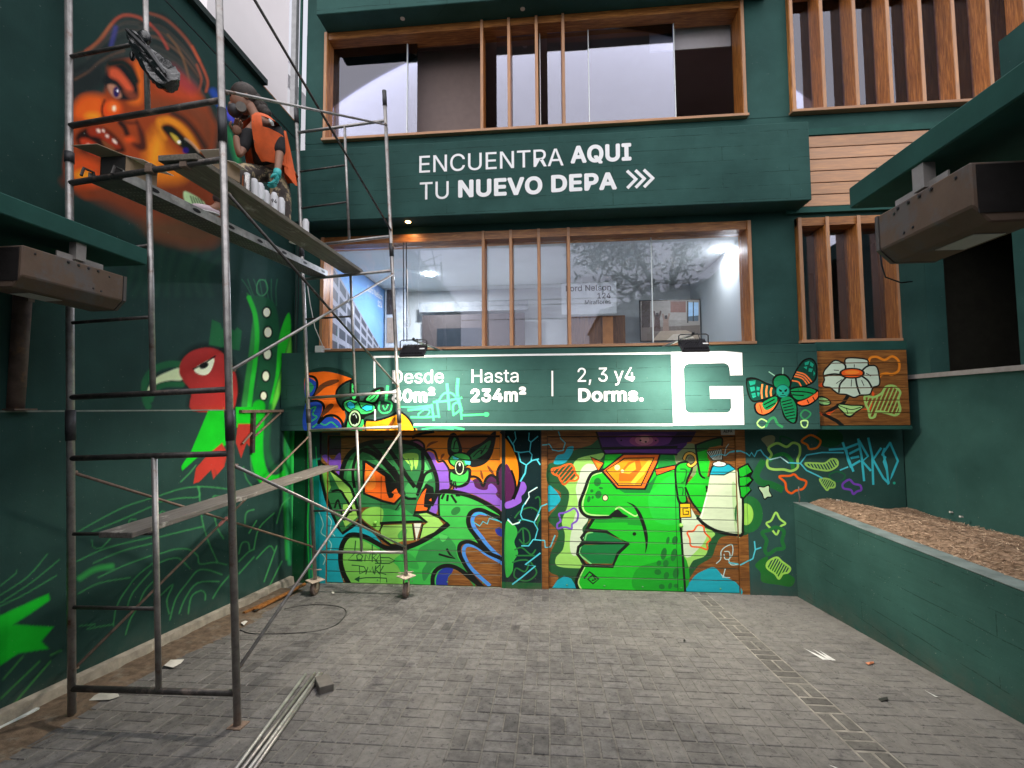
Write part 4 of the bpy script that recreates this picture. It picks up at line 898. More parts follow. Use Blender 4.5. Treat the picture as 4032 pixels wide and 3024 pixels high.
# hat
a.poly('47206a', '770,112 1600,108 1560,230 1470,312 850,306 820,250'); a.fill('6b3385', '980,140 1380,130 1420,200 1300,240 1040,240 960,200'); a.ell('a14d88', 1190, 190, 130, 55); a.ell('cc7c9c', 1190, 185, 80, 46); a.ell('e8aab2', 1195, 180, 40, 32); a.poly('2a1442', '1480,110 1640,108 1600,200 1400,232 1430,180')
a.poly('62308a', '838,262 1470,252 1475,300 852,302'); a.line(K, 24, '835,258 1100,252 1475,248'); a.line(K, 14, '850,306 1100,300 1478,312'); a.line(K, 16, '770,112 820,260 850,306', sm=False); a.ell('1a0e22', 1158, 186, 10, 8); a.ell('1a0e22', 1205, 200, 10, 8); a.ell('1a0e22', 990, 186, 8, 8); a.ell('1a0e22', 1292, 188, 8, 8)
# ear, ring, tag
a.fill(K, '1455,450 1478,390 1540,365 1602,380 1618,440 1575,540 1565,660 1570,740 1490,735 1465,600'); a.fill('1bb52b', '1472,450 1492,402 1540,384 1590,394 1598,440 1558,530 1548,640 1555,720 1505,718 1482,600'); a.line('0c6a22', 12, '1510,440 1560,450 1545,540 1520,560'); a.line('0c6a22', 10, '1490,600 1530,605 1525,670')
a.line(K, 36, '1540,350 1560,310 1600,300 1638,330 1640,380 1600,412 1575,395'); a.line('eab84a', 20, '1540,350 1560,310 1600,300 1638,330 1640,380 1600,412 1575,395'); a.ell('6a6a50', 1598, 358, 26, 32)
a.poly(K, '1500,735 1598,732 1606,865 1502,870'); a.poly('f0c21e', '1508,746 1590,744 1598,856 1510,862'); a.line(K, 11, '1572,778 1530,780 1532,836 1580,834 1578,806 1556,806', sm=False)
# hand and can
a.poly('1d5b2b', '1640,228 1780,178 1865,165 1872,230 1760,252 1720,300 1660,300'); a.poly(GB, '1655,290 1740,270 1745,340 1765,372 1742,505 1820,478 1872,532 1852,602 1742,645 1695,830 1560,668 1548,592 1640,482 1665,380')
a.line(K, 18, '1640,228 1660,380 1685,492 1742,515 1820,470 1876,540 1852,606 1785,645 1735,628'); a.line(K, 16, '1640,228 1780,178 1868,165 1872,232'); a.line(K, 18, '1552,600 1605,722 1695,838'); a.fill(K, '1730,580 1800,610 1870,570 1850,620 1780,650 1740,632'); a.poly('17a022', '1720,510 1800,500 1815,470 1830,500 1800,530 1730,530')
a.poly('d3e5c4', '1742,642 1768,492 1890,492 1992,440 2012,500 2052,690 2052,985 1992,1008 1800,962 1668,872 1692,820'); a.line('f2f7ea', 14, '1745,650 1690,860', sm=False); a.fill('b4d8a0', '1960,560 2040,690 2045,980 1990,1000'); a.line(K, 26, '1658,866 1750,942 1860,992 1990,1014 2042,1004 2054,900 2058,690')
a.poly(K, '1756,492 1780,410 1850,388 1935,388 1998,440 1890,494'); a.poly('1aa9c2', '1768,484 1792,420 1850,400 1930,400 1985,440 1890,482'); a.ell(K, 1850, 394, 66, 28); a.ell('e8efea', 1850, 394, 56, 20); a.ell('b8c8c8', 1850, 394, 30, 9); a.poly('e8efea', '1828,370 1856,368 1858,396 1832,398')
a.poly('12180f', '1728,285 1868,258 1882,358 1792,368')
for k in range(8): a.line('d8e4d8', 6, [(1742 + k * 17, 288 - k * 3), (1798 + k * 10, 360 - k)], sm=False)
a.poly(K, '2000,425 2092,380 2138,456 2116,498 2142,528 2098,588 2126,620 2055,700 2025,690 2004,560'); 
for p in ('2012,436 2085,398 2122,456 2050,500 2022,500', '2020,512 2050,506 2100,505 2122,532 2062,580 2022,580', '2025,592 2060,590 2100,590 2112,616 2052,682 2034,672'): a.poly('19b428', p)
# free blobs
a.blob('ee661e', 17, '385,440 450,424 500,402 550,395 577,430 586,470 616,510 590,540 530,545 490,572 460,540 440,500 395,478', 'ee661e', 9, 50, 38); a.blob('7c4fc6', 17, '580,780 612,830 600,890 560,920 556,962 510,950 470,950 435,962 430,920 460,890 445,832 490,822 540,800')
a.blob('ee5f20', 15, '1660,930 1710,942 1720,990 1770,1050 1740,1090 1742,1142 1680,1122 1602,1112 1590,1050 1568,990 1622,980')
for p in ('1822,1265 1860,1225 1865,1160 1900,1120 1955,1098 1968,1140 1960,1195 1940,1210', '1890,1185 1900,1225 1940,1220 1935,1165 1895,1160', '1930,1230 1950,1275 2010,1275 2060,1260', '1880,1390 1900,1310', '1865,1360 1890,1385 1940,1390'): a.line('b9dfe0', 8, p)
a.line(CY, 9, '1770,330 1860,310 1900,320 1940,290 2000,275 2060,290'); a.line('9fd8e0', 6, '1895,320 1905,260 1930,220')
# ---- right wall: spray blobs and the big tag
a.frame(*C_)
a.ell('256f38', 165, 1120, 90, 120); a.ell('9adb58', 145, 1120, 48, 72); a.poly('d3e5c4', '90,860 118,800 128,900 128,1240 90,1240'); a.line(K, 16, '125,1010 127,1120 125,1235')
a.frame(*B_); a.poly(K, '2000,425 2092,380 2138,456 2116,498 2142,528 2098,588 2126,620 2055,700 2025,690 2004,560')
for p in ('2012,436 2085,398 2122,456 2050,500 2022,500', '2020,512 2050,506 2100,505 2122,532 2062,580 2022,580', '2025,592 2060,590 2100,590 2112,616 2052,682 2034,672'): a.poly('19b428', p)
a.frame(*C_)
a.line('1f6a36', 44, '255,775 212,860 242,910 310,925 375,955'); a.ell('1a4f33', 690, 620, 90, 62); a.line('267f3c', 24, '300,765 350,732 400,728 440,765 452,815'); a.fill('7f8568', '245,625 300,602 335,615 322,662 290,682 270,660'); a.blob('1d5a3c', 10, '370,610 430,625 455,645 420,660 380,660')
a.blob('9dd266', 16, '355,655 410,678 450,652 492,668 497,720 482,760 482,812 440,836 390,826 330,826 290,812 284,770 312,730 292,690 320,665')
a.blob('df7a22', 13, '560,602 602,614 632,640 610,682 560,692 545,665 508,640'); a.blob('ee641e', 14, '362,872 430,868 460,858 490,885 538,905 520,950 470,965 440,982 410,960 400,910'); a.fill(K, '222,940 262,938 297,925 302,970 320,1004 288,1012 266,1026 248,990'); a.fill('c6e6bd', '230,945 262,945 292,935 295,970 310,1000 285,1004 265,1015 255,985')
a.blob('9dd266', 11, '532,785 600,785 660,785 700,758 737,763 742,800 690,832 620,827 560,812', '9dd266', 7, 120, 20); a.blob('9dd266', 11, '628,888 680,888 722,910 722,942 690,946 675,962 655,940 640,920', '9dd266', 6, 60, 15); a.blob('1f6a44', 9, '690,860 740,840 790,860 780,890 740,905 700,885')
a.blob('7c48c4', 14, '778,920 820,893 850,920 890,930 897,960 870,970 845,987 830,960 783,950'); a.blob('a2dd66', 13, '340,1108 366,1150 402,1180 370,1200 345,1252 315,1220 278,1180 310,1160'); a.blob('256f3a', 24, '250,1240 300,1222 340,1205 392,1230 380,1290 392,1340 340,1350 290,1382 268,1350 280,1290')
a.fill('256f30', '205,1450 280,1395 300,1440 400,1500 462,1540 440,1592 360,1582 250,1562 240,1500'); a.blob('9dd85c', 13, '345,1402 380,1430 432,1470 420,1500 385,1510 360,1542 335,1510 283,1470 290,1430', '9dd85c', 7, 62, 19)
for p in ('45,715 110,705 150,722 168,738 180,715 200,742 218,705 240,698 262,730 300,762 370,745 420,782 500,786 540,732 640,715 780,716', '500,786 540,832 600,860 642,882', '40,1440 110,1452 190,1410 206,1350 200,1298', '206,1350 242,1338', '760,830 810,810'): a.line(CY, 9, p, sm=False)
a.line('c8ecea', 6, '300,762 370,745 420,782', sm=False)
TK = '3fc4da'
for p in ('690,697 790,690 880,656', '778,652 815,760 845,836', '800,700 810,760 830,810', '822,722 885,690', '832,752 880,742', '838,800 888,770', '878,628 900,740 916,898', '886,642 942,740 905,772 958,832', '944,622 970,740 976,922', '1026,688 975,762 1042,882 1072,912', '1086,652 1040,720 1062,800 1076,924 1100,860 1137,770 1086,652', '1050,690 1035,730 1055,745 1045,775 1065,830'):
    a.line(TK, 15, p, sm=False)
a.ell('2fb59a', 1113, 915, 9, 9)

# ---- the pieces these paintings lie on
def X_(n_, y_=2000): return atY(n_, y_, YW).x
z_dt = 2.189; z_db = 0.085
doorL = (X_(1286.5), X_(1968.8)); doorR = (X_(2158), X_(2905))
jx = [XL + 0.002, doorL[0] - 0.004, doorL[0] + 0.004, doorL[1] - 0.004, X_(1990), X_(2131), doorR[0] - 0.004, doorR[1] + 0.004, X_(2943), 4.68]
pieces = []   # (part name, rect, Y offset, owner)
nb = 13; bh = (z_dt - z_db) / nb
for (x0, x1), own in ((doorL, 'L'), (doorR, 'R')):
    for i in range(nb): pieces.append(('board', (x0 + 0.003, x1 - 0.003, z_db + i * bh + 0.002, z_db + (i + 1) * bh - 0.002), own))
pieces += [('side_strip', (jx[0], doorL[0] - 0.10, -0.1, 2.298), 'W'), ('door_jamb', (doorL[0] - 0.098, doorL[0] - 0.004, 0.02, 2.298), 'JL'), ('door_jamb', (doorL[1] + 0.004, jx[4] - 0.001, 0.02, 2.298), 'JL'), ('door_head', (doorL[0] - 0.002, doorL[1] + 0.002, 2.215, 2.298), 'JL'),
           ('pillar', (jx[4] + 0.001, jx[5] - 0.001, -0.1, 2.298), 'W'), ('door_jamb', (jx[5] + 0.001, doorR[0] - 0.004, 0.02, 2.298), 'JR'), ('door_jamb', (doorR[1] + 0.004, jx[8] - 0.001, 0.02, 2.298), 'JR'), ('door_head', (doorR[0] - 0.002, doorR[1] + 0.002, 2.2, 2.298), 'JR'),
           ('side_wall', (jx[8] + 0.001, jx[9], -0.1, 2.298), 'W')]
cutp = cut(low, [p[1] for p in pieces])
gdL = node('garage_door', house, ((doorL[0] + doorL[1]) / 2, YW, 0)); gdR = node('garage_door', house, ((doorR[0] + doorR[1]) / 2, YW, 0))
gdL['label'] = 'left garage door painted with an orange-eyed green winged creature'; gdR['label'] = 'right garage door painted with a green head in orange goggles'
M_bp = board_paint(); M_wp = wallmat('mural on rendered wall', attr=True)
for (nm, rect, own), pc in zip(pieces, cutp):
    if own in 'LR': painted(nm, pc, rect, YW + 0.03, 0.025, M_bp, gdL if own == 'L' else gdR, lip=0.0028, edge=(.012, .03, .016))
    elif own in ('JL', 'JR'): painted(nm, pc, rect, YW + 0.005, 0.06, M_bp, gdL if own == 'JL' else gdR, lip=0.003)
    else: painted(nm, pc, rect, YW + (0.0 if nm != 'side_strip' else 0.01), 0.09, M_wp, house, lip=0.003)
for d, dd in ((doorL, gdL), (doorR, gdR)):
    MB().box(d[0] - 0.001, d[1] + 0.001, YW + 0.056, YW + 0.07, 0.0, 2.25).build('door_leaf', M_black, dd)
    MB().box(d[0], d[1], YW - 0.03, YW + 0.05, -0.1, 0.078).build('threshold', plain('greenish cement', (0.16, 0.19, 0.14), 0.9, var=0.3), dd)
    for i in range(5):
        x = d[0] + 0.25 + i * (d[1] - d[0] - 0.5) / 4
        MB().ball((x, YW + 0.029, z_db + 0.05), 0.012, 8, 5, (1, 0.5, 1)).build('bolt', plain('painted bolt', (0.1, 0.3, 0.12), 0.4), dd)
# wicket door outline and its knobs
for d, dd, xs, zz in ((doorL, gdL, X_(1497), 1.12), (doorR, gdR, X_(2663), 1.05)):
    MB().box(xs - 0.003, xs + 0.003, YW + 0.027, YW + 0.031, 0.1, 1.62).build('wicket_joint', M_black, dd)
MB().ball((X_(1477.6), YW + 0.005, atY(1477, 2058, YW).z), 0.026, 12, 8).build('door_knob', plain('green painted knob', hx('8bd258'), 0.35), gdL, smooth=True)
MB().ball((X_(2681), YW + 0.005, atY(2681, 2070, YW).z), 0.026, 12, 8).build('door_knob', plain('green painted knob'), gdR, smooth=True) if False else MB().ball((X_(2681), YW + 0.005, atY(2681, 2070, YW).z), 0.026, 12, 8).build('door_knob', _mc['green painted knob'], gdR, smooth=True)
# sticker on the right door head
st = atY(2866, 1708, YW)
stp = MB().box(st.x - 0.09, st.x + 0.09, YW - 0.001, YW + 0.003, 2.215, 2.292).build('sticker', plain('sticker paper', (0.45, 0.43, 0.4), 0.6), gdR)
letters('sticker_print', 'ALFA', 0.03, st.x - 0.06, st.x + 0.06, 2.245, 0.038, YW - 0.003, M_black, stp)

# ================================================================== LOWER BAND (sign) with bat, lettering, moth; flower boards beside it
bd = Art(YB); a = bd
a.frame(*D_)
a.line('16332c', 44, '150,292 280,256 400,260 520,300 600,355'); a.fill('f06c1a', '130,315 260,280 360,280 480,310 585,355 500,392 440,452 426,520 450,590 500,650 516,720 490,800 470,850 400,720 330,705 280,735 250,770 290,650 230,570 180,545 130,530')
a.fill('254ab4', '130,340 210,360 240,400 230,470 180,520 130,530'); a.fill('2f9d6a', '150,380 190,390 210,430 180,480 140,490'); a.fill('254ab4', '130,590 230,572 290,592 282,680 240,775 270,745 350,722 430,742 472,792 468,870 130,870')
for p in ('180,640 230,620 200,690 240,720 190,760', '200,820 260,780 320,800 380,770 440,820', '150,800 180,740 160,700'): a.line('36b46a', 13, p)
a.line(K, 24, '130,318 215,332 245,400 218,500 160,545'); a.line(K, 24, '130,575 240,560 302,600 302,680 252,785 330,712 420,710 482,770 492,860')
a.fill('6a3a1e', '218,512 260,420 340,368 430,352 455,370 400,402 320,432 262,482'); a.fill('6a3a1e', '278,722 330,620 380,588 404,610 360,662')
a.poly('27463a', '585,362 650,400 655,550 850,440 900,460 1000,480 1005,665 930,702 720,742 640,702 480,642 430,522 462,442'); a.line(K, 20, '585,355 500,392 440,452 428,520 452,592 500,652')
a.fill(K, '560,372 585,368 625,450 655,555 565,548'); a.fill('42cd6c', '580,395 602,430 624,505 600,548 580,520'); a.line(K, 10, '590,440 612,470'); a.line(K, 10, '585,480 615,515')
a.fill(K, '690,560 760,470 830,432 890,440 845,545 790,600'); a.fill('42cd6c', '715,552 790,482 852,456 822,545 780,575'); a.line(K, 10, '750,530 800,490 830,480'); a.line(K, 10, '760,560 800,530 820,500')
a.fill(K, '490,570 560,538 640,558 740,565 818,610 806,680 740,708 700,740 730,870 500,870 535,700 490,640'); a.fill('42cd6c', '503,585 560,556 640,572 740,590 800,622 775,670 690,692 640,680 560,672 518,640'); a.poly('42cd6c', '520,870 542,750 690,745 700,870')
a.fill('2cc4ea', '530,585 560,568 602,590 606,626 570,642 538,620'); a.line(K, 9, '528,585 560,566 604,590 608,628 570,645 536,622 528,585', sm=False); a.fill('2cc4ea', '666,632 720,600 778,610 772,650 720,662'); a.line(K, 9, '664,632 720,598 780,610 774,652 720,665 664,632', sm=False); a.line(K, 16, '606,600 640,570 668,632', sm=False)
a.ell(K, 607, 735, 68, 92); a.ell('bfe4ae', 607, 735, 56, 80); a.ell(K, 607, 738, 44, 64); a.line('d8ece0', 9, '590,700 605,690'); a.line('d8ece0', 9, '590,795 610,800 630,785'); a.line('d8ece0', 6, '615,700 625,730')
a.fill('f9a11a', '712,870 722,762 800,762 900,742 1000,702 1055,682 1105,722 1155,792 1190,880'); a.line(K, 20, '712,748 820,752 950,712 1030,668 1065,680 1125,732 1168,800 1200,870'); a.line(K, 16, '715,750 705,800 715,870')
a.fill('8a4a1c', '905,860 940,790 975,738 1000,722 985,780 930,860')
# spray scribble
S_ = '3fd276'
for p, wd in (('1500,400 1510,520 1520,645', 26), ('1605,350 1600,500 1640,660', 30), ('1125,652 1220,642 1340,622', 24), ('1060,622 1200,622 1340,606', 14), ('1370,575 1500,562 1640,532', 20), ('1420,560 1470,492 1550,490 1602,560 1630,640 1560,702', 18), ('1222,692 1280,650 1332,660 1300,712 1230,722 1222,692', 14), ('1150,722 1300,722 1420,712', 20), ('1352,600 1370,750', 22), ('1400,560 1422,722', 20), ('1562,702 1560,602 1620,592 1640,740', 20), ('1640,702 1760,700 1900,692', 20), ('1180,812 1300,800 1500,812 1660,840', 22), ('1260,840 1400,825 1560,838', 14), ('925,422 918,480 910,540', 26), ('850,572 840,640 880,682 950,660 962,582 900,560', 16), ('880,610 900,650 930,600', 12)):
    a.line(S_, wd, p)
a.ell(S_, 1880, 695, 26, 22)
# moth
a.frame(*C_)
TE = '1d9c80'
a.fill(K, '143,245 160,225 212,228 275,258 335,285 338,345 262,378 190,388 155,335'); a.fill('0d4034', '155,250 210,240 270,268 328,295 328,338 258,366 192,376 165,330')
for p in ('163,250 208,243 204,270 172,278', '170,290 200,285 205,310 178,320', '180,332 205,326 212,352 190,362', '214,285 235,290 232,312 214,310', '218,322 236,326 230,350 218,346'): a.poly(TE, p)
for p in ('252,272 246,318 250,362', '282,282 277,320 280,352', '312,296 306,322 310,346'): a.line('ee8a48', 11, p)
a.fill(K, '425,300 462,190 515,112 575,98 610,150 604,238 552,280 478,300'); a.fill('0d4034', '438,290 472,192 522,122 570,108 600,150 595,230 548,270 480,290')
for p in ('528,128 560,116 552,140 530,146', '566,120 588,140 580,158 562,146', '520,156 545,152 540,172', '556,164 582,168 574,190 552,186', '586,180 596,200 586,215'): a.poly(TE, p)
for p in ('478,190 530,206 572,252', '462,218 512,232 542,268', '448,246 488,256 506,286', '470,204 522,220 558,262'): a.line('ee7a3e', 9, p)
a.fill(K, '425,305 520,282 612,305 625,325 618,365 565,408 508,420 470,395'); a.fill('ee6a34', '482,390 540,368 600,330 614,320 610,360 560,398 510,408'); a.fill('10844a', '435,312 520,292 600,312 560,350 480,372'); a.line(K, 8, '440,318 520,320 580,330'); a.line(K, 8, '450,340 520,345'); a.line(K, 7, '545,375 555,395'); a.line(K, 7, '582,355 592,375')
a.fill(K, '198,402 245,385 300,355 352,345 368,372 325,448 260,480 208,458'); a.fill('ee6a34', '212,402 250,392 330,402 356,374 318,438 260,468 218,448'); a.fill('10844a', '250,400 300,364 345,354 340,402 280,442'); a.line(K, 8, '262,405 330,370'); a.line(K, 8, '275,428 335,395'); a.line(K, 6, '235,405 250,460')
a.fill(K, '315,245 345,205 405,205 440,250 438,320 480,405 482,505 452,532 392,488 362,372 330,300'); a.fill('10784a', '327,248 352,217 400,217 428,252 418,290 342,290'); a.ell('12584a', 385, 315, 46, 46); a.ell('1a8f7a', 385, 316, 40, 40); a.poly(K, '360,300 382,312 376,322 362,316'); a.poly(K, '394,312 414,298 412,316 398,322'); a.poly(K, '378,334 386,322 394,334'); a.line(K, 5, '370,346 402,346')
a.fill('10784a', '372,374 430,354 472,412 468,500 450,522 402,480'); 
for k in range(7): a.line(K, 7, [(378 + k * 6, 388 + k * 19), (440 + k * 5, 372 + k * 20)], sm=False)
a.line('8fc4a8', 7, '330,212 295,188'); a.line('8fc4a8', 7, '385,200 386,162'); a.blob('a6df80', 9, '218,530 245,500 287,525 250,557'); a.line('2f8a54', 16, '275,548 300,505 330,492 350,530 382,552'); a.blob('2f8a54', 10, '502,472 530,440 568,465 530,502'); a.blob('b8e890', 9, '505,515 546,513 541,552 514,550')
bx0, bx1, bz0, bz1 = XL + 0.01, 3.447, 2.302, 3.405
pcs = cut(bd, [(bx0, bx1, bz0, bz1)])
lb = painted('lower_band', pcs[0], (bx0, bx1, bz0, bz1), YB, YW - YB + 0.015, wallmat('mural on cast band', forms=True, attr=True), house, lip=0.006)
# flower panel
fl = Art(YB + 0.03); a = fl; a.frame(*C_)
a.poly('e8561e', '605,440 660,468 735,408 760,412 690,470 640,475'); a.poly('e8561e', '890,435 940,430 975,380 960,300 985,330 960,440'); a.poly('e8561e', '605,285 640,260 650,290')
a.line('ee8a22', 16, '945,132 958,98 1000,92 1050,112 1100,88 1142,120 1142,180 1100,206 1060,200 1020,215 1014,255'); a.blob('a2cf70', 15, '922,350 980,355 1030,330 1060,288 1110,283 1152,320 1140,370 1152,440 1120,472 1060,456 1000,450 985,482 955,487 945,440 928,400', 'a2cf70', 9, 68, 27)
a.line(K, 24, '812,345 780,392 700,440 648,462 740,512 805,570', sm=False); a.fill(K, '735,398 830,402 920,410 865,458 820,488 772,455'); a.fill('a6d686', '748,406 830,411 905,416 860,450 820,474 782,450'); a.line(K, 6, '750,408 830,436 895,420'); a.line(K, 5, '800,425 810,462'); a.fill(K, '605,352 660,352 702,386 682,410 625,404'); a.fill('8fc47c', '612,362 660,362 692,386 678,402 632,396'); a.line(K, 5, '610,375 690,388')
PT = '655,200 680,160 728,120 790,140 800,108 850,103 932,115 942,150 990,155 1007,200 1012,270 970,290 950,332 890,337 850,352 800,332 750,327 700,290 653,280 662,240'
a.line(K, 20, PT, True, True); a.fill('c6dac8', PT)
for p in ('775,212 720,205 660,215', '795,228 760,270 752,322', '862,232 870,280 888,332', '902,216 940,245 965,288', '905,180 925,160 942,150', '795,172 795,150 788,140'): a.line(K, 12, p)
for p in ('750,180 720,178', '852,160 852,140', '835,240 832,285', '930,200 960,215', '770,240 735,265', '900,245 915,280'): a.line(K, 5, p)
a.ell(K, 838, 198, 84, 36); a.ell('f0601e', 838, 198, 70, 26); a.ell('f78a2e', 838, 193, 48, 13)
fx0, fx1 = 3.455, 4.545; fz0, fz1 = 2.35, 3.312; rs = [(fx0, fx1, fz0 + i * (fz1 - fz0) / 6 + 0.003, fz0 + (i + 1) * (fz1 - fz0) / 6 - 0.003) for i in range(6)]
fp = node('flower_panel', house, ((fx0 + fx1) / 2, YB, fz0)); fp['label'] = 'bare timber panel painted with a white daisy'
for r_, pc in zip(rs, cut(fl, rs)): painted('board', pc, r_, YB + 0.03, 0.02, M_bp, fp, lip=.003)
MB().box(fx0, fx1 + 0.01, YB + 0.052, YW, 2.302, 3.43).build('backing', M_black, fp)
MB().box(fx0, fx1 + 0.012, YB + 0.015, YB + 0.0515, 2.302, 2.347).build('bottom_strip', M_trim, fp); MB().box(fx0, fx1 + 0.012, YB + 0.035, YB + 0.0515, 3.315, 3.43).build('top_strip', M_trim, fp)

# ------------------------------------------------------------------ vinyl lettering and sign frame
M_vin = plain('white vinyl', (0.80, 0.80, 0.82), 0.4, var=0.04, bmp=0.05)
def run(s, bold, xa, xb, yb, cap_top, Y, par, yb2=None, name='lettering'):
    p, q = atY(xa, yb, Y), atY(xb, yb if yb2 is None else yb2, Y); t = atY(xa, cap_top, Y)
    letters(name, s, bold, p.x, q.x, p.z, t.z - p.z, Y - 0.003, M_vin, par)
run('ENCUENTRA', 0.0, 1651, 2219.5, 681, 615, YB, ub); run('AQUI', 0.034, 2246.5, 2486.7, 644.5, 576, YB, ub)
run('TU', 0.0, 1653, 1767, 787, 719, YB, ub); run('NUEVO', 0.034, 1804, 2136, 779, 710, YB, ub); run('DEPA', 0.034, 2170.6, 2429.7, 758, 690, YB, ub)
for k in range(3):
    x0, x1 = 2471 + k * 33, 2504 + k * 33; b = MB()
    pts = [atY(x0, 675 - k * 2, YB), atY(x1, 706 - k * 2, YB), atY(x0 + 2, 738 - k * 2, YB)]
    for i in (0, 1):
        d = pts[i + 1] - pts[i]; L = d.length; d.normalize(); nn = Vector((-d.z, 0, d.x)) * 0.021
        p, q = pts[i] - d * 0.012, pts[i + 1] + d * 0.016; oy = Vector((0, -0.003 - 0.0006 * i, 0))
        b.add([p + nn + oy, q + nn + oy, q - nn + oy, p - nn + oy], [(0, 1, 2, 3)])
    b.build('chevron', M_vin, ub)
run('Desde', 0.0, 1545, 1747, 1509.5, 1458, YB, lb); run('80m²', 0.034, 1543, 1713, 1585, 1533, YB, lb); run('Hasta', 0.0, 1857, 2042, 1506.5, 1455, YB, lb); run('234m²', 0.034, 1853, 2072, 1583.5, 1531, YB, lb)
run('2, 3 y4', 0.0, 2274.6, 2499.7, 1503.5, 1449, YB, lb); run('Dorms.', 0.034, 2277, 2534, 1582, 1529, YB, lb)
def strip(name, pts, par):
    MB().add([atY(x, y, YB) + Vector((0, -0.003, 0)) for x, y in pts], [tuple(range(len(pts)))]).build(name, M_vin, par)
strip('divider', [(2171, 1460), (2178, 1460), (2178.5, 1560), (2171.5, 1560)], lb)
strip('frame_line', [(1471, 1401.5), (2645, 1386.5), (2645, 1394), (1471, 1409)], lb); strip('frame_line', [(1471, 1409.5), (1478, 1409.5), (1479, 1528), (1472, 1528)], lb); strip('frame_line', [(1474, 1612), (1480, 1612), (1480, 1655), (1474, 1655)], lb); strip('frame_line', [(1630, 1668), (2650, 1669), (2650, 1677), (1630, 1676)], lb)
gq_ = [(2580 + x / 4.6075, 1360 + y / 4.6075) for x, y in P('285,120 1250,103 1575,132 1582,540 1358,543 1345,420 1325,360 1270,325 1230,320 600,333 540,360 512,420 520,700 540,1130 560,1190 620,1228 1300,1222 1350,1195 1378,1130 1372,965 997,965 988,743 1588,738 1612,1440 325,1450')]
b = MB(); p3 = [atY(x, y, YB) for x, y in gq_]
from mathutils.geometry import tessellate_polygon
tr = tessellate_polygon([p3]); b.add([v + Vector((0, -0.0035, 0)) for v in p3], [tuple(t) for t in tr]); b.build('letter_g_logo', M_vin, lb)

# ================================================================== RIGHT SIDE: planter, wall with dark opening
XR = 4.69
pl = thing('planter_wall', 'low green concrete planter wall beside the driveway', 'planter', (XPL, 4, 0))
pz = 1.31
b = MB(); b.box(XPL, XPL + 0.17, -3, YW - 0.003, -0.4, pz); b.build('retaining_wall', M_form, pl, bevel=0.012)
MB().box(XPL - 0.004, XPL + 0.175, -3, YW - 0.004, pz + 0.0005, pz + 0.006).build('worn_top', plain('worn green grey cement', (0.15, 0.19, 0.19), 0.8, var=0.3, scale=5, dirt=(0.05, 0.1, 0.09), dscale=3), pl)
sb = MB(); nx, ny = 26, 60
for i in range(ny):
    for j in range(nx):
        x = XPL + 0.172 + (XR - XPL - 0.173) * j / (nx - 1); y = -1 + 7.34 * i / (ny - 1)
        sb.v.append((x, y, pz - 0.015 + 0.07 * math.sin(math.pi * min(1, j / 12)) + 0.06 * math.sin(x * 2.1 + y * 1.3) * min(1, j / 6) + rnd.uniform(0, 0.018) * min(1, j / 2)))
sb.f = [(i * nx + j, i * nx + j + 1, (i + 1) * nx + j + 1, (i + 1) * nx + j) for i in range(ny - 1) for j in range(nx - 1)]
def soil_z(x, y):
    j = (x - XPL - 0.172) / (XR - XPL - 0.173) * (nx - 1); return pz - 0.015 + 0.07 * math.sin(math.pi * min(1, j / 12)) + 0.06 * math.sin(x * 2.1 + y * 1.3) * min(1, j / 6) + 0.012
tag(sb.build('planter_soil', plain('brown mulch', (0.23, 0.155, 0.105), 0.95, var=0.45, scale=22, bmp=1.0, dirt=(0.38, 0.26, 0.18), dscale=9), smooth=True), kind='structure')
ms = MB(); r2 = random.Random(11)
for k in range(14000):
    y = r2.uniform(2.6, 6.28); x = r2.uniform(XPL + 0.17, XR - 0.03); t = r2.uniform(0, math.pi); L = r2.uniform(0.02, 0.075); z = soil_z(x, y) + r2.uniform(-0.004, 0.016)
    d = Vector((math.cos(t), math.sin(t), r2.uniform(-0.25, 0.25))) * L / 2; s_ = Vector((-math.sin(t), math.cos(t), r2.uniform(-.5, .5))) * r2.uniform(0.0012, 0.003); c = Vector((x, y, z))
    ms.add([c - d - s_, c + d - s_, c + d + s_, c - d + s_], [(0, 1, 2, 3)])
o = tag(ms.build('dry_straw', None, origin=(4, 4.4, pz)), 'loose dry pine needles covering the raised planter bed', 'straw', kind='stuff')
m, n_, p_ = newmat('dry straw'); at_ = n_.nodes.new('ShaderNodeAttribute'); at_.attribute_name = 'tone'
n_.links.new(ramp(n_, at_.outputs['Fac'], [(0, (0.15, 0.09, 0.055)), (0.6, (0.36, 0.235, 0.155)), (1, (0.6, 0.45, 0.32))]), p_.inputs['Base Color']); p_.inputs['Roughness'].default_value = 0.8
o.data.materials.append(m); at2 = o.data.attributes.new('tone', 'FLOAT', 'FACE'); at2.data.foreach_set('value', np.random.RandomState(4).rand(len(o.data.polygons)).astype(np.float32) ** 1.4)
rw = thing('side_wall', 'green right side wall with a dark opening above a pale ledge', 'wall', (XR, 5, 0))
zl = 2.94; yo1, yo0 = atX(3655, 1300, XR).y, atX(4010, 1300, XR).y
b = MB(); b.box(XR, XR + 0.22, -3.0, YW - 0.003, -0.4, zl); b.box(XR, XR + 0.22, yo1, YW - 0.003, zl, 5.25); b.box(XR, XR + 0.22, -3.0, yo0, zl, 6.36); b.box(XR, XR + 0.22, yo0, yo1, 5.0, 5.25)
b.build('wall', M_wall, rw)
MB().box(XR - 0.035, XR + 0.24, 2.6, YW - 0.09, zl + 0.001, zl + 0.055).build('ledge', plain('pale cement ledge', (0.27, 0.25, 0.24), 0.8, var=0.2), rw)
room_m = plain('unlit passage', (0.03, 0.028, 0.02), 0.9)
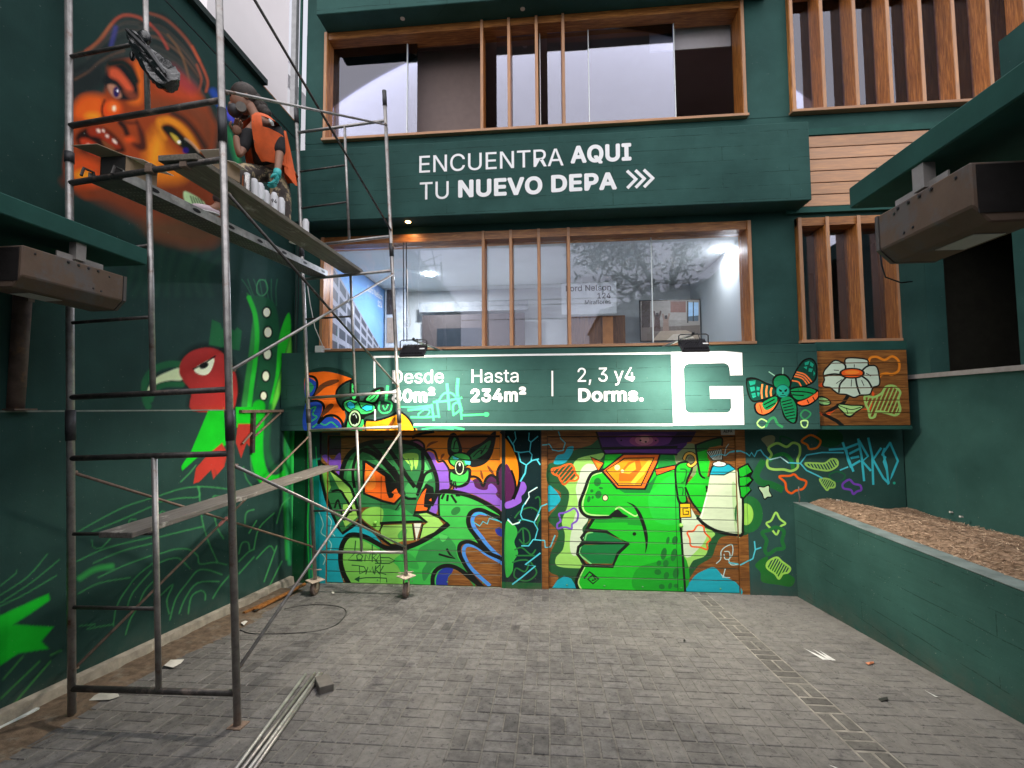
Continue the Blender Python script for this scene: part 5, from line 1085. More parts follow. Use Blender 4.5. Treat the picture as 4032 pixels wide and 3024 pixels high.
v = [(XR + 0.21, yo0 - 0.6, 2.5), (XR + 2.2, yo0 - 0.6, 2.5), (XR + 2.2, yo1 + 0.4, 2.5), (XR + 0.21, yo1 + 0.4, 2.5), (XR + 0.21, yo0 - 0.6, 5.2), (XR + 2.2, yo0 - 0.6, 5.2), (XR + 2.2, yo1 + 0.4, 5.2), (XR + 0.21, yo1 + 0.4, 5.2)]
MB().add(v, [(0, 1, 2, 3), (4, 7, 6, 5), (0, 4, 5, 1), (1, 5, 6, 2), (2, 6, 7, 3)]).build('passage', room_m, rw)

# ================================================================== ENTRANCE CANOPIES AND THE HEATER-LIKE BOXES UNDER THEM
zc0, zc1 = 3.655, 3.77
c1 = atY(583, 972, 2.95); MB_c = MB().box(XL + 0.021, c1.x, -1.5, 2.95, zc0, zc1)
tag(MB_c.build('entrance_canopy', M_trim, bevel=0.006), 'green flat canopy slab on the left above the brown box', 'canopy', 'entrance canopies')
c2 = atY(3347, 863, 2.475)
tag(MB().box(c2.x, XR - 0.002, -1.5, 2.475, zc0, zc1).build('entrance_canopy', M_trim, bevel=0.006), 'green flat canopy slab on the right, nearest the camera', 'canopy', 'entrance canopies')
M_box = plain('brown dusty metal', (0.13, 0.09, 0.068), 0.8, spec=.15, var=0.12, scale=6, dirt=(0.12, 0.105, 0.1), dscale=4, damt=(0.5, 0.6)); M_lab = plain('label paper', (0.42, 0.41, 0.4), 0.7, var=0.08)
def heater(sx, X, y0, y1, label):
    """long box, chamfered underside, hung from the slab; X = the face towards the drive, sx = side it extends to"""
    t = thing('hanging_box', label, 'metal box', (X, (y0 + y1) / 2, zc0), 'brown boxes under the canopies')
    zt, zm, zb, w = 3.525, 3.355, 3.29, 0.30 * sx
    out = [(X, zt), (X + w, zt), (X + w, zm), (X + w * 0.85, zb), (X + w * 0.2, zb), (X, zm)]
    MB().prism([(x, y0, z) for x, z in out], (0, y1 - y0, 0)).build('housing', M_box, t, bevel=0.006)
    e = MB().prism([(X - 0.002 * sx + (x - X) * 1.02, y1 + 0.001, z) for x, z in out], (0, 0.02, 0)).build('end_cap', plain('dark cap', (0.08, 0.07, 0.065), 0.6), t)
    yl = y0 - 0.004
    MB().box(min(X + w * 0.06, X + w * 0.94), max(X + w * 0.06, X + w * 0.94), yl, y0 - .001, zm - .03, zt - 0.012).build('dark_front', plain('recess shade', (.025, .022, .022), .25), t)  # dark sheet stands in for the shaded recess in the end face
    MB().box(min(X + w * 0.62, X + w * 0.97), max(X + w * 0.62, X + w * 0.97), yl - .004, yl - 0.001, zm + 0.005, zt - 0.02).build('rating_plate', M_lab, t)
    MB().box(min(X + w * 0.7, X + w * 0.9), max(X + w * 0.7, X + w * 0.9), yl - 0.0065, yl - 0.0045, zm + 0.03, zm + 0.07).build('plate_print', plain('plate print', (0.06, 0.1, 0.2), 0.6), t)
    MB().box(min(X + w * .35, X + w * .75), max(X + w * .35, X + w * .75), y0 + 0.12, y0 + 0.3, zb - 0.004, zb - 0.001).build('underside_label', M_lab, t)
    yc = y0 + (y1 - y0) * 0.55; s = X + 0.045 * sx
    br = MB(); br.box(s - 0.004, s + 0.004, yc - 0.12, yc + 0.16, zt - 0.03, zt + 0.045); br.box(s - 0.025, s + 0.025, yc - 0.03, yc + 0.03, zt + 0.02, zc0 - 0.001); br.build('bracket', plain('galvanised bracket', (0.3, 0.28, 0.27), 0.5, 0.4), t)
    for k in range(4): MB().ball((X - 0.003 * sx, yc - 0.09 + k * 0.06, zt + 0.02 if False else zt - 0.02), 0.009, 6, 4, (0.4, 1, 1)).build('bolt', M_black, t)
    for yy, zz in ((y0 + 0.06, zt - 0.03), (y1 - 0.1, zt - 0.035), (y1 - 0.2, zm + 0.03), (y1 - 0.15, zm + 0.025)): MB().ball((X - 0.002 * sx, yy, zz), 0.007, 6, 4, (0.4, 1, 1)).build('screw', M_black, t)
    return t
xf = atY(490, 1035, 2.78).x
heater(-1, xf, 2.19, 2.78, 'brown metal box hanging under the left canopy in front of the scaffold')
hr = heater(1, atY(3460, 897, 2.26).x, 1.785, 2.26, 'brown metal box hanging under the right canopy beside the timber cladding')
q = atY(3475, 960, 2.27)
MB().path([q + Vector((0.03, 0.02, 0.05)), q + Vector((0.0, 0.02, -0.03)), q + Vector((0.005, 0.02, -0.1)), q + Vector((0.02, 0.02, -0.16)), q + Vector((0.09, 0.02, -0.19)), q + Vector((0.14, 0.02, -0.185))], 0.0035, 6).build('loose_wire', M_black, hr, smooth=True)
# cable hank on the right slab
cc_ = atY(3650, 735, 2.2); b = MB()
for k in range(4):
    b.path([cc_ + Vector((0.05 * math.cos(t) + 0.01 * k, 0.05 * math.sin(t), 0.025 * math.sin(2 * t + k) + 0.01 * k)) for t in np.linspace(0, 2 * math.pi, 14)], 0.006, 6)
tag(b.build('cable_hank', plain('grey cable', (0.1, 0.09, 0.085), 0.6)), 'coil of grey cable tucked under the right canopy', 'cable')

# ================================================================== NEIGHBOURING WHITE BUILDINGS beyond the left wall
nb_ = thing('white_building', 'plain off-white building wall rising behind the boundary wall', 'building', (-7, 4, 0))
MB().box(-12, -5.0, 5.9, 7.94, -0.5, 16).build('wall', plain('off white render', (0.8, 0.76, 0.77), 0.8, var=0.04, scale=1.0), nb_)
nb2 = thing('balcony_building', 'bright white building with a railed balcony far behind the wall', 'building', (-8, 11, 0))
M_wr = plain('white render', (0.8, 0.8, 0.82), 0.8, var=0.03, scale=1.0)
b = MB(); xb = -6.0
zr0 = atX(1060, 340, xb).z; yb0, yb1 = 8.3, 13.5
zf = atX(1060, 195, xb).z; zg = atX(1060, 228, xb).z; zrt = atX(1060, 130, xb).z
b.box(-12, xb, yb0, yb1, -0.5, zg - 0.15); b.box(-12, xb - 0.7, yb0, yb1, zg - 0.15, zf); b.box(-12, xb, yb0, yb1, zf, zf + 0.28); b.box(-12, xb, yb1 - 0.5, yb1, zg - 0.15, zf)
b.build('wall', M_wr, nb2)
for k in range(6): MB().tube((xb - 0.05, yb0, zf + 0.35 + (zrt - zf - 0.35) * k / 5), (xb - 0.05, yb1, zf + 0.35 + (zrt - zf - 0.35) * k / 5), 0.02, 6).build('rail', plain('rail grey', (0.45, 0.45, 0.5), 0.4), nb2)
for k in range(6): MB().tube((xb - 0.05, yb0 + 0.4 + k * 0.95, zf + 0.28), (xb - 0.05, yb0 + 0.4 + k * 0.95, zrt + 0.01), 0.03, 6).build('rail_post', _mc['rail grey'], nb2)
# downpipes in the corner of the house
pp = thing('downpipe', 'grey downpipe in the corner between house and boundary wall', 'pipe', (-3.75, 6.28, 2.4))
x_ = atY(1160, 200, 6.28).x
MB().box(x_ - 0.035, x_ + 0.04, 6.24, 6.32, 6.96, 9.6).build('pipe', plain('pale grey pvc', (0.33, 0.33, 0.34), 0.5), pp)
MB().tube((x_ + 0.09, 6.3, 3.4), (x_ + 0.09, 6.3, 9.6), 0.022, 8).build('conduit', M_trim, pp)
for k, dx in enumerate((0.02, 0.06, 0.11)):
    r3 = random.Random(k); MB().path([(XL + 0.035 + dx + r3.uniform(-.012, .012), 6.26 - dx, 2.5 + i * 0.45) for i in range(9)], 0.006, 6).build('cable', M_black if k != 1 else plain('dark green cable', (0.02, 0.06, 0.05), 0.5), pp, smooth=True)

# ================================================================== SCAFFOLD
M_tube = plain('galvanised tube', (0.34, 0.325, 0.32), 0.42, 0.7, var=0.3, scale=14, dirt=(0.16, 0.09, 0.06), dscale=7, damt=(0.55, 0.72), bmp=0.35)
M_rust = plain('rusty tube', (0.20, 0.14, 0.11), 0.7, 0.3, var=0.4, scale=16, dirt=(0.11, 0.05, 0.03), dscale=8, bmp=0.5)
M_blk = plain('dark painted tube', (0.06, 0.055, 0.053), 0.5, 0.4, var=0.4, scale=16, dirt=(0.19, 0.15, 0.13), dscale=10, damt=(0.55, 0.7))
M_slv = plain('sleeve', (0.045, 0.045, 0.05), 0.5, 0.4, var=0.3, scale=14)
YF, YR = 3.0, 5.82
FL, FR = atG(283, 2815), atG(935, 2862)
scf = thing('scaffold', 'tall tubular steel scaffold standing in front of the left mural', 'scaffold', (-2.8, 4.4, gz(4.4)))
def onpost(px, Y):
    return lambda y: atY(px(y), y, Y)
fl_x = lambda y: 270 + (283 - 270) * y / 2815; fr_x = lambda y: 863 + (935 - 863) * y / 2862; fm_x = lambda y: 573 + (625 - 573) * y / 2710
rl_x = lambda y: 1166 + (1240 - 1166) * (y - 430) / (2266 - 430); rr_x = lambda y: 1513 + (1599 - 1513) * (y - 360) / (2249 - 360); rm_x = lambda y: 1357 + (1424 - 1357) * (y - 499) / (2171 - 499)
def frm(name): return node(name, scf, (-2.8, 3.1, 1))
PR = 0.0245
def piece(n_, par, p, q, r, m, smooth=True, nseg=12): return MB().tube(p, q, r, nseg).build(n_, m, par, smooth=smooth)
def sleeve(par, fx, Y, y0, y1, r=PR + 0.006): piece('sleeve', par, atY(fx((y0)), y0, Y), atY(fx(y1), y1, Y), r, M_slv)
ff = frm('front_frames')
for fx, yb in ((fl_x, 2812), (fr_x, 2858)):
    piece('post', ff, atY(fx(yb), yb, YF), atY(fx(-150), -150, YF), PR, M_tube)
    sleeve(ff, fx, YF, 1615, 1735)
sleeve(ff, fr_x, YF, 430, 560); sleeve(ff, fl_x, YF, 600, 640)
def bar(par, fa, ya, fb, yb, Y, r, m, name='rung'): piece(name, par, atY(fa(ya), ya, Y), atY(fb(yb), yb, Y), r, m)
for fa, ya, fb, yb, r, m in ((fl_x, 2711, fr_x, 2729, .021, M_blk), (fl_x, 2391, fm_x, 2397, .013, M_blk), (fl_x, 2103, fm_x, 2100, .013, M_blk), (fl_x, 1805, fr_x, 1786, .021, M_blk),
                             (fl_x, 1565, fr_x, 1533, .021, M_blk), (fl_x, 1272, fm_x, 1248, .013, M_blk), (fl_x, 1010, fm_x, 966, .013, M_blk), (fl_x, 722, fr_x, 627, .022, M_blk),
                             (fl_x, 497, fr_x, 394, .022, M_blk), (fl_x, 225, fm_x, 165, .014, M_blk), (fl_x, -60, fr_x, -120, .02, M_blk)):
    bar(ff, fa, ya, fb, yb, YF, r, m)
for y0, y1 in ((2718, 1797), (1552, 690), (446, -90)): piece('middle_post', ff, atY(fm_x(y0), y0, YF), atY(fm_x(y1), y1, YF), 0.019, M_tube)
rf = frm('rear_frames')
for fx, y0, y1 in ((rl_x, 2280, 430), (rr_x, 2262, 362)):
    piece('post', rf, atY(fx(y0), y0, YR), atY(fx(y1), y1, YR), PR, M_tube)
    sleeve(rf, fx, YR, y1 - 4, y1 + 55); sleeve(rf, fx, YR, 960, 1010); sleeve(rf, fx, YR, 1610, 1665)
for fa, ya, fb, yb, r in ((rl_x, 523, rr_x, 475, .02), (rl_x, 677, rm_x, 650, .013), (rl_x, 821, rm_x, 795, .013), (rl_x, 972, rr_x, 930, .02), (rl_x, 1100, rr_x, 1066, .02), (rl_x, 1257, rm_x, 1245, .013), (rl_x, 1567, rr_x, 1543, .02),
                          (rl_x, 1695, rr_x, 1681, .02), (rl_x, 1855, rm_x, 1849, .013), (rl_x, 2012, rm_x, 2009, .013), (rl_x, 2173, rr_x, 2175, .02)):
    bar(rf, fa, ya, fb, yb, YR, r, M_tube if r > .015 else M_blk)
for y0, y1 in ((950, 497), (1550, 1085), (2173, 1692)): piece('middle_post', rf, atY(rm_x(y0), y0, YR), atY(rm_x(y1), y1, YR), 0.018, M_tube)
for fa, ya, fb, yb, r, m, lab in ((fl_x, 1862, rl_x, 2150, .011, M_rust, 0), (fl_x, 2643, rl_x, 1722, .011, M_rust, 1), (fr_x, 1835, rr_x, 2152, .0125, M_tube, 0), (fr_x, 2632, rr_x, 1705, .0125, M_tube, 0),
                                  (fr_x, 1455, rr_x, 1083, .0125, M_tube, 0), (fr_x, 755, rr_x, 1522, .0125, M_blk, 0), (fr_x, -235, rr_x, 908, .0125, M_blk, 0), (fr_x, 352, rr_x, 495, .0125, M_tube, 0)):
    dx = 0.035 if fa is fr_x else -0.03
    p, q = atY(fa(ya), ya, YF) + Vector((dx * .3, 0.02, 0)), atY(fb(yb), yb, YR) + Vector((dx * .3, -0.02, 0))
    br = piece('brace', scf, p, q, r, m, nseg=10)
    for e, dd in ((p, Vector((0, -.03, 0))), (q, Vector((0, .03, 0)))): MB().tube(e + dd, e - dd, 0.012, 8).build('pin', M_rust, br, smooth=True)
    if lab:
        c = p.lerp(q, 0.48); d = (q - p).normalized(); MB().path([c - d * 0.06, c - d * .02, c + d * .02, c + d * 0.06], 0.016, 7, [.012, .018, .014, .019]).build('red_tape', plain('faded red tape', (0.55, 0.2, 0.18), 0.7, var=.3), br)
M_tyre = plain('worn tyre', (0.10, 0.075, 0.068), 0.85, var=0.3); M_plate = plain('rusty plate', (0.42, 0.35, 0.29), 0.7, var=0.3, scale=20, dirt=(0.2, 0.08, 0.05), dscale=12)
for fx, yp, yb in ((rl_x, 2278, 2342), (rr_x, 2262, 2360)):
    p = atY(fx(yp), yp, YR); g0 = gz(YR) + 0.004; cw = node('caster', scf, (p.x, YR, g0)); d = Vector((0.10, -0.02, 0))
    MB().obox((p.x, YR, p.z - 0.02), (0.075, -0.05, 0), (0.05, 0.075, 0), (0, 0, 0.006)).build('base_plate', M_plate, cw, bevel=0.002)
    zc_ = g0 + 0.095; rx = Vector((1, 0.1, 0)).normalized()
    for s in (-1, 1): MB().obox((p.x + s * 0.034, YR, (zc_ + p.z - 0.03) / 2), (0.003, 0, 0), (0, 0.025, 0), (0, 0, (p.z - 0.03 - zc_) / 2 + 0.02)).build('fork', M_plate, cw)
    tyre = MB(); c = Vector((p.x, YR, zc_)); n = 22; prof = [(-.024, .06), (-.024, .088), (-.014, .095), (.014, .095), (.024, .088), (.024, .06)]; vs = []
    for k in range(n):
        t = 2 * math.pi * k / n
        for (u, r) in prof: vs.append(c + Vector((u, math.cos(t) * r, math.sin(t) * r)))
    m_ = len(prof); tyre.add(vs, [(k * m_ + j, k * m_ + (j + 1) % m_, ((k + 1) % n) * m_ + (j + 1) % m_, ((k + 1) % n) * m_ + j) for k in range(n) for j in range(m_)]); tyre.build('tyre', M_tyre, cw, smooth=False)
    MB().tube(c - Vector((.03, 0, 0)), c + Vector((.03, 0, 0)), 0.062, 14).build('wheel_hub', M_rust, cw)
    MB().path([c + Vector((-.12, .04, .24 if fx is rl_x else .2)), c + Vector((.0, 0, .23)), c + Vector((.1, -.03, .25))], 0.008, 6).build('locking_bar', M_plate, cw)
for P0 in (FL, FR):
    MB().obox((P0.x, YF, gz(YF) + 0.006), (0.05, 0, 0), (0, 0.05, -0.05 * GS), (0, 0, 0.004)).build('foot_plate', M_rust, scf)

# ------------------------------------------------------------------ planks
def plank(name, c, m, label, thick, cat='plank'):
    """c: four lower corners fl, fr, rr, rl"""
    c = [Vector(p) for p in c]; nrm = (c[1] - c[0]).cross(c[3] - c[0]).normalized(); nrm = nrm if nrm.z > 0 else -nrm
    return tag(MB().hexa(c + [p + nrm * thick for p in c]).build(name, m, bevel=0.004), label, cat)
M_pl = wood('weathered plank', 0.8, 'X', 0.85)
def grey_plank(nm, c):
    if nm in _mc: return _mc[nm]
    m, n, p = newmat(nm); g_ = noise(n, 4, 8, 0.7, (14, 1.0, 14)); k = ramp(n, g_, [(0.28, tuple(x * .45 for x in c)), (0.55, c), (0.8, tuple(min(1, x * 1.5) for x in c))])
    k = mix(n, ramp(n, noise(n, 5, 6, .7), [(0.6, (0, 0, 0)), (0.72, (1, 1, 1))]), k, (0.42, 0.4, 0.37)); n.links.new(k, p.inputs['Base Color']); p.inputs['Roughness'].default_value = .85; bump(n, p, g_, .6, .006); _mc[nm] = m; return m
zp = 0.023
pA, pB = atY(619, 681, YF - 0.04), atY(771, 659, YF - 0.04); pC, pD = atY(1429, 1077, YR + 0.06), atY(1355, 1079, YR + 0.06)
zu_f, zu_r = (atY(700, 655, YF).z + 0.024), (atY(1390, 1078, YR).z + 0.024)
for p in (pA, pB): p.z = zu_f
for p in (pC, pD): p.z = zu_r
zm_f = atY(415, 700, YF).z + 0.024
wpl = plank('wooden_plank', [pA, pB, pC, pD], grey_plank('upper plank timber', (0.17, 0.15, 0.12)), 'weathered wooden plank the painter\'s spray cans stand on', 0.045)
M_al = plain('scratched aluminium', (0.36, 0.36, 0.35), 0.5, 0.5, var=0.35, scale=10, dirt=(0.62, 0.6, 0.58), dscale=6, damt=(0.58, 0.7))
mA, mB = atY(348, 731, YF + 0.03), atY(481, 712, YF + 0.03); mC, mD = atY(1288, 1100, YR + 0.04), atY(1228, 1104, YR + 0.04)
for p in (mA, mB): p.z = zm_f - 0.03
for p in (mC, mD): p.z = zu_r - 0.035
mp = thing('metal_plank', 'perforated metal scaffold plank next to the boundary wall', 'plank', (mA + mC) / 2)
d = (mD - mA).normalized(); across = (mB - mA).normalized(); upn = Vector((0, 0, 1)); L = (mD - mA).length; wdt = (mB - mA).length
deck = MB(); nd = 26
deck.hexa([mA, mB, mC, mD] + [p + upn * 0.012 for p in (mA, mB, mC, mD)]); deck.build('deck', plain('dull plank steel', (0.12, 0.12, 0.11), 0.6, 0.4, var=.3), mp)
for (s0, s1, sgn) in ((mB, mC, 1), (mA, mD, -1)):
    e = (s1 - s0).normalized(); o_ = across * 0.003 * sgn
    MB().hexa([s0 + o_ - across * .003, s0 + o_ + across * .003, s1 + o_ + across * .003, s1 + o_ - across * .003] + [p + upn * 0.075 for p in (s0 + o_ - across * .003, s0 + o_ + across * .003, s1 + o_ + across * .003, s1 + o_ - across * .003)]).build('side_rail', M_al, mp)
    if sgn > 0:
        for k in range(7):
            c = s0.lerp(s1, 0.09 + k * 0.145) + across * 0.0075 + upn * 0.037
            MB().add([c + e * 0.045 * math.cos(t) + upn * 0.017 * math.sin(t) for t in np.linspace(0, 2 * math.pi, 14, endpoint=False)], [tuple(range(14))]).build('slot', M_black, mp)
ph = MB()
for i in range(46):
    for j in range(7):
        c = mA.lerp(mD, 0.05 + i * 0.02) + across * wdt * (0.12 + j * 0.12) - upn * 0.0012; r_ = 0.0075
        ph.add([c + d * r_ * math.cos(t) + across * r_ * math.sin(t) for t in np.linspace(0, 2 * math.pi, 6, endpoint=False)], [tuple(range(6))])
o = ph.build('perforations', plain('perforation rims', (0.3, 0.29, 0.26), 0.5, .5), mp); o['kind'] = 'stuff'
for k in range(2):
    c = mA.lerp(mB, 0.05 + 0.9 * k) + Vector((0, 0.04, 0)); MB().path([c + upn * .01, c + upn * .085 - d * .02, c + upn * .085 - d * .085, c + upn * .02 - d * .1], 0.011, 6).build('hook', M_blk, mp)
for px, py in ((955 * .3617 + 250, 462 * .3617 + 500), (1330 * .3617 + 250, 405 * .3617 + 500)):
    c = atY(px, py, YF); MB().obox(c, (0.028, 0, 0), (0, 0.03, 0), (0, 0, 0.034)).build('clamp', M_rust, scf, bevel=0.004)
z1, z2 = atY(450, 2103, YF).z + 0.014, atY(1310, 1852, YR).z + 0.014
lA, lB = atY(388, 2100, YF - 0.14), atY(520, 2120, YF - 0.14); lC, lD = atY(1332, 1868, YR + 0.1), atY(1262, 1868, YR + 0.1)
for p in (lA, lB): p.z = z1
for p in (lC, lD): p.z = z2
plank('wooden_plank', [lA, lB, lC, lD], grey_plank('grey split timber', (0.15, 0.135, 0.122)), 'split grey plank lying low across the scaffold rungs', 0.04)

# ------------------------------------------------------------------ things on the planks
M_can = plain('white can paint', (0.72, 0.72, 0.76), 0.35, var=0.05); M_csil = plain('steel can', (0.45, 0.43, 0.42), 0.25, 0.9, var=0.1); M_crim = plain('can rim', (0.5, 0.42, 0.36), 0.4, 0.5)
def zplank(y): return zu_f + (zu_r - zu_f) * (y - YF) / (YR - YF) + 0.046
def can(px, h, m, label, off=0.045, num=None, capc=None, r=0.034):
    best = min(np.linspace(3.3, 5.85, 260), key=lambda y: abs(proj_arr([((pB.lerp(pC, (y - pB.y) / (pC.y - pB.y))).x - off, y, zplank(y) + h * .5)])[0][0] - px))
    x = pB.lerp(pC, (best - pB.y) / (pC.y - pB.y)).x - off; z = zplank(best)
    t = thing('spray_can', label, 'spray can', (x, best, z), 'spray cans on the plank')
    MB().lathe((x, best, z), [(r * .93, 0), (r, .006), (r, h * .82), (r * .96, h * .835)], 18).build('body', m, t, smooth=False)
    MB().lathe((x, best, z + h * .835), [(r * .96, 0), (r * .82, h * .04), (r * .72, h * .05)], 16).build('shoulder', capc or m, t, smooth=True)
    MB().lathe((x, best, z + h * .886), [(r * .72, 0), (r * .72, h * .08), (r * .6, h * .11), (r * .3, h * .12)], 14).build('cap', capc or M_can, t)
    if num:
        me = text_mesh(num, 0.02); n0 = np.array([v.co[:] for v in me.vertices]); lo_, hi_ = n0.min(0), n0.max(0); wd = r * 1.4
        ang0 = math.atan2(-best, -x)
        for v in me.vertices:
            u = ((v.co.x - lo_[0]) / (hi_[0] - lo_[0]) - .5) * wd; zz = (v.co.y - lo_[1]) / (hi_[1] - lo_[1]) * h * .22 + h * .36; an = ang0 + u / r
            v.co = Vector((math.cos(an) * (r + .0012), math.sin(an) * (r + .0012), zz))
        me.materials.clear(); me.materials.append(M_black); put('number', me, (x, best, z), t)
    return t
can(925, .12, M_can, 'short pale spray can half hidden behind the plank edge, nearest the box', .06); can(972, .165, M_csil, 'bare steel spray can on the plank'); can(1001, .165, M_can, 'white spray can next to the steel can'); can(1025, .155, M_can, 'white spray can, second from the steel can', .03)
can(1045, .14, M_can, 'white spray can below the painter\'s glove', .05); can(1080, .175, M_can, 'white spray can numbered 94', .045, '94'); can(1107, .165, M_can, 'white spray can right behind the numbered can', .03); can(1203, .15, M_can, 'lone white spray can by the rear scaffold post', .05)
M_card = plain('cardboard', (0.42, 0.30, 0.2), 0.8, var=0.1, scale=5); M_cblk = plain('black print cardboard', (0.018, 0.016, 0.015), 0.6, var=.2); M_cin = plain('pale cardboard', (0.68, 0.6, 0.52), 0.8, var=.05)
bx_ = thing('cardboard_box', 'open cardboard box with a black printed side at the plank end', 'box', (-2.6, 3.3, zu_f))
q0, q1 = atY(393, 695, YF + 0.1), atY(492, 690, YF + 0.1); zb_ = zm_f - 0.015; zt_ = atY(450, 622, YF + .12).z; dep = d * 0.26
def quadbox(p, q, dv, z0, z1, par, front, side):
    p0, p1 = Vector((p.x, p.y, z0)), Vector((q.x, q.y, z0)); h = Vector((0, 0, z1 - z0)); th = 0.004
    dn = dv.normalized(); wn_ = (p1 - p0).normalized()
    for nm, a0, a1, m_, nn in (('printed_side', p0, p1, front, dn), ('side', p1, p1 + dv, side, -wn_), ('back', p1 + dv, p0 + dv, side, -dn), ('side', p0 + dv, p0, side, wn_)):
        MB().hexa([a0, a1, a1 + nn * th, a0 + nn * th] + [v + h for v in (a0, a1, a1 + nn * th, a0 + nn * th)]).build(nm, m_, par)
    MB().hexa([p0 + Vector((0, 0, .001)), p1 + Vector((0, 0, .001)), p1 + dv + Vector((0, 0, .001)), p0 + dv + Vector((0, 0, .001))] + [v + Vector((0, 0, .005)) for v in (p0, p1, p1 + dv, p0 + dv)]).build('bottom', side, par)
    return p0 + h, p1 + h
t0, t1 = quadbox(q0, q1, dep, zb_, zt_, bx_, M_cblk, M_card)
def flap(par, a0, a1, o, m_): MB().hexa([a0, a1, a1 + o, a0 + o] + [v + Vector((0, 0, .004)) for v in (a0, a1, a1 + o, a0 + o)]).build('flap', m_, par)
flap(bx_, t0, t1, Vector((-0.10, -0.13, 0.02)), M_card); flap(bx_, t1, t1 + dep, Vector((0.13, 0.02, -0.03)), M_cin); flap(bx_, t0 + dep, t1 + dep, Vector((0.02, 0.1, 0.06)), M_card)
letters('box_print', 'HARDCORE', 0.02, q0.x + 0.05, q1.x - 0.03, zb_ + 0.05, 0.012, q0.y - 0.003, plain('brown print', (0.2, 0.13, 0.07), .6), bx_)
bx2 = thing('cardboard_box', 'plain tan cardboard box behind the front right scaffold post', 'box', (-2.2, 3.4, zu_f))
q0, q1 = atY(872, 740, YF + 0.28), atY(934, 740, YF + 0.28); zb_ = zplank(YF + .28) + .001; q0.y = q1.y = YF + 0.28
q0.x = pB.lerp(pC, .15).x - 0.17; q1.x = pB.lerp(pC, .15).x - 0.01
t0, t1 = quadbox(q0, q1, d * 0.14, zb_, zb_ + 0.12, bx2, M_card, M_card); flap(bx2, t1, t1 + d * .14, Vector((0.07, 0, -0.02)), M_cin); flap(bx2, t0, t1, Vector((0, -0.09, 0.04)), M_cin)
gp = atY(684, 790, 3.62); tag(MB().ball(gp, 0.035, 10, 6, (1.2, 1, .55)).build('rubber_glove', plain('turquoise rubber', (0.05, 0.42, 0.42), 0.45), smooth=True), 'crumpled turquoise glove lying on the metal plank', 'glove')
# black plastic bag tied to the scaffold
bg_ = MB(); c0, c1_ = atY(505, 128, YF - 0.06), atY(678, 345, YF - 0.07); n = 24; k_ = 18; r4 = random.Random(5); ax = c1_ - c0
s1 = ax.cross(Vector((0, 1, 0))).normalized(); s2 = s1.cross(ax).normalized(); ph_ = [r4.uniform(0, 6.28) for _ in range(k_)]; am_ = [r4.uniform(.05, .32) for _ in range(k_)]
for i in range(n):
    t = i / (n - 1); rad = 0.028 + 0.098 * (t ** 0.55) * (1 - max(0, t - .86) * 3.2)
    for j in range(k_):
        an = 2 * math.pi * j / k_; rr_ = rad * (1 + am_[j] * math.sin(t * 5.5 + ph_[j]) - .16 * (j % 2) + r4.uniform(-.08, .08))
        side = 1.0 if math.cos(an) > 0 else .62
        bg_.v.append(c0 + ax * t + s1 * math.cos(an) * rr_ * side + s2 * math.sin(an) * rr_ * .55 + Vector((0, 0, -0.03 * math.sin(math.pi * t))))
bg_.f = [(i * k_ + j, i * k_ + (j + 1) % k_, (i + 1) * k_ + (j + 1) % k_, (i + 1) * k_ + j) for i in range(n - 1) for j in range(k_)] + [tuple(range(k_)), tuple((n - 1) * k_ + j for j in range(k_))]
bt = thing('black_bag', 'black plastic bag tied to the upper scaffold rung over the portrait', 'bag', c0)
bg_.build('sack', plain('black plastic film', (0.012, 0.012, 0.014), 0.24, var=.3, bmp=.5, spec=.7, dirt=(.28, .28, .3), dscale=16, damt=(.62, .68)), bt)
MB().ball(atY(565, 150, YF - .03), 0.06, 10, 7, (1, .6, 1)).build('knot', _mc['black plastic film'], bt, smooth=True); MB().ball(atY(521, 220, YF - .03), 0.03, 8, 6, (.6, .6, 1.4)).build('loose_end', _mc['black plastic film'], bt, smooth=True)
MB().path([atY(500, 118, YF - .09), atY(590, 205, YF - .13), atY(650, 290, YF - .15)], 0.012, 6, [.012, .02, .008]).build('strap', M_black, bt)

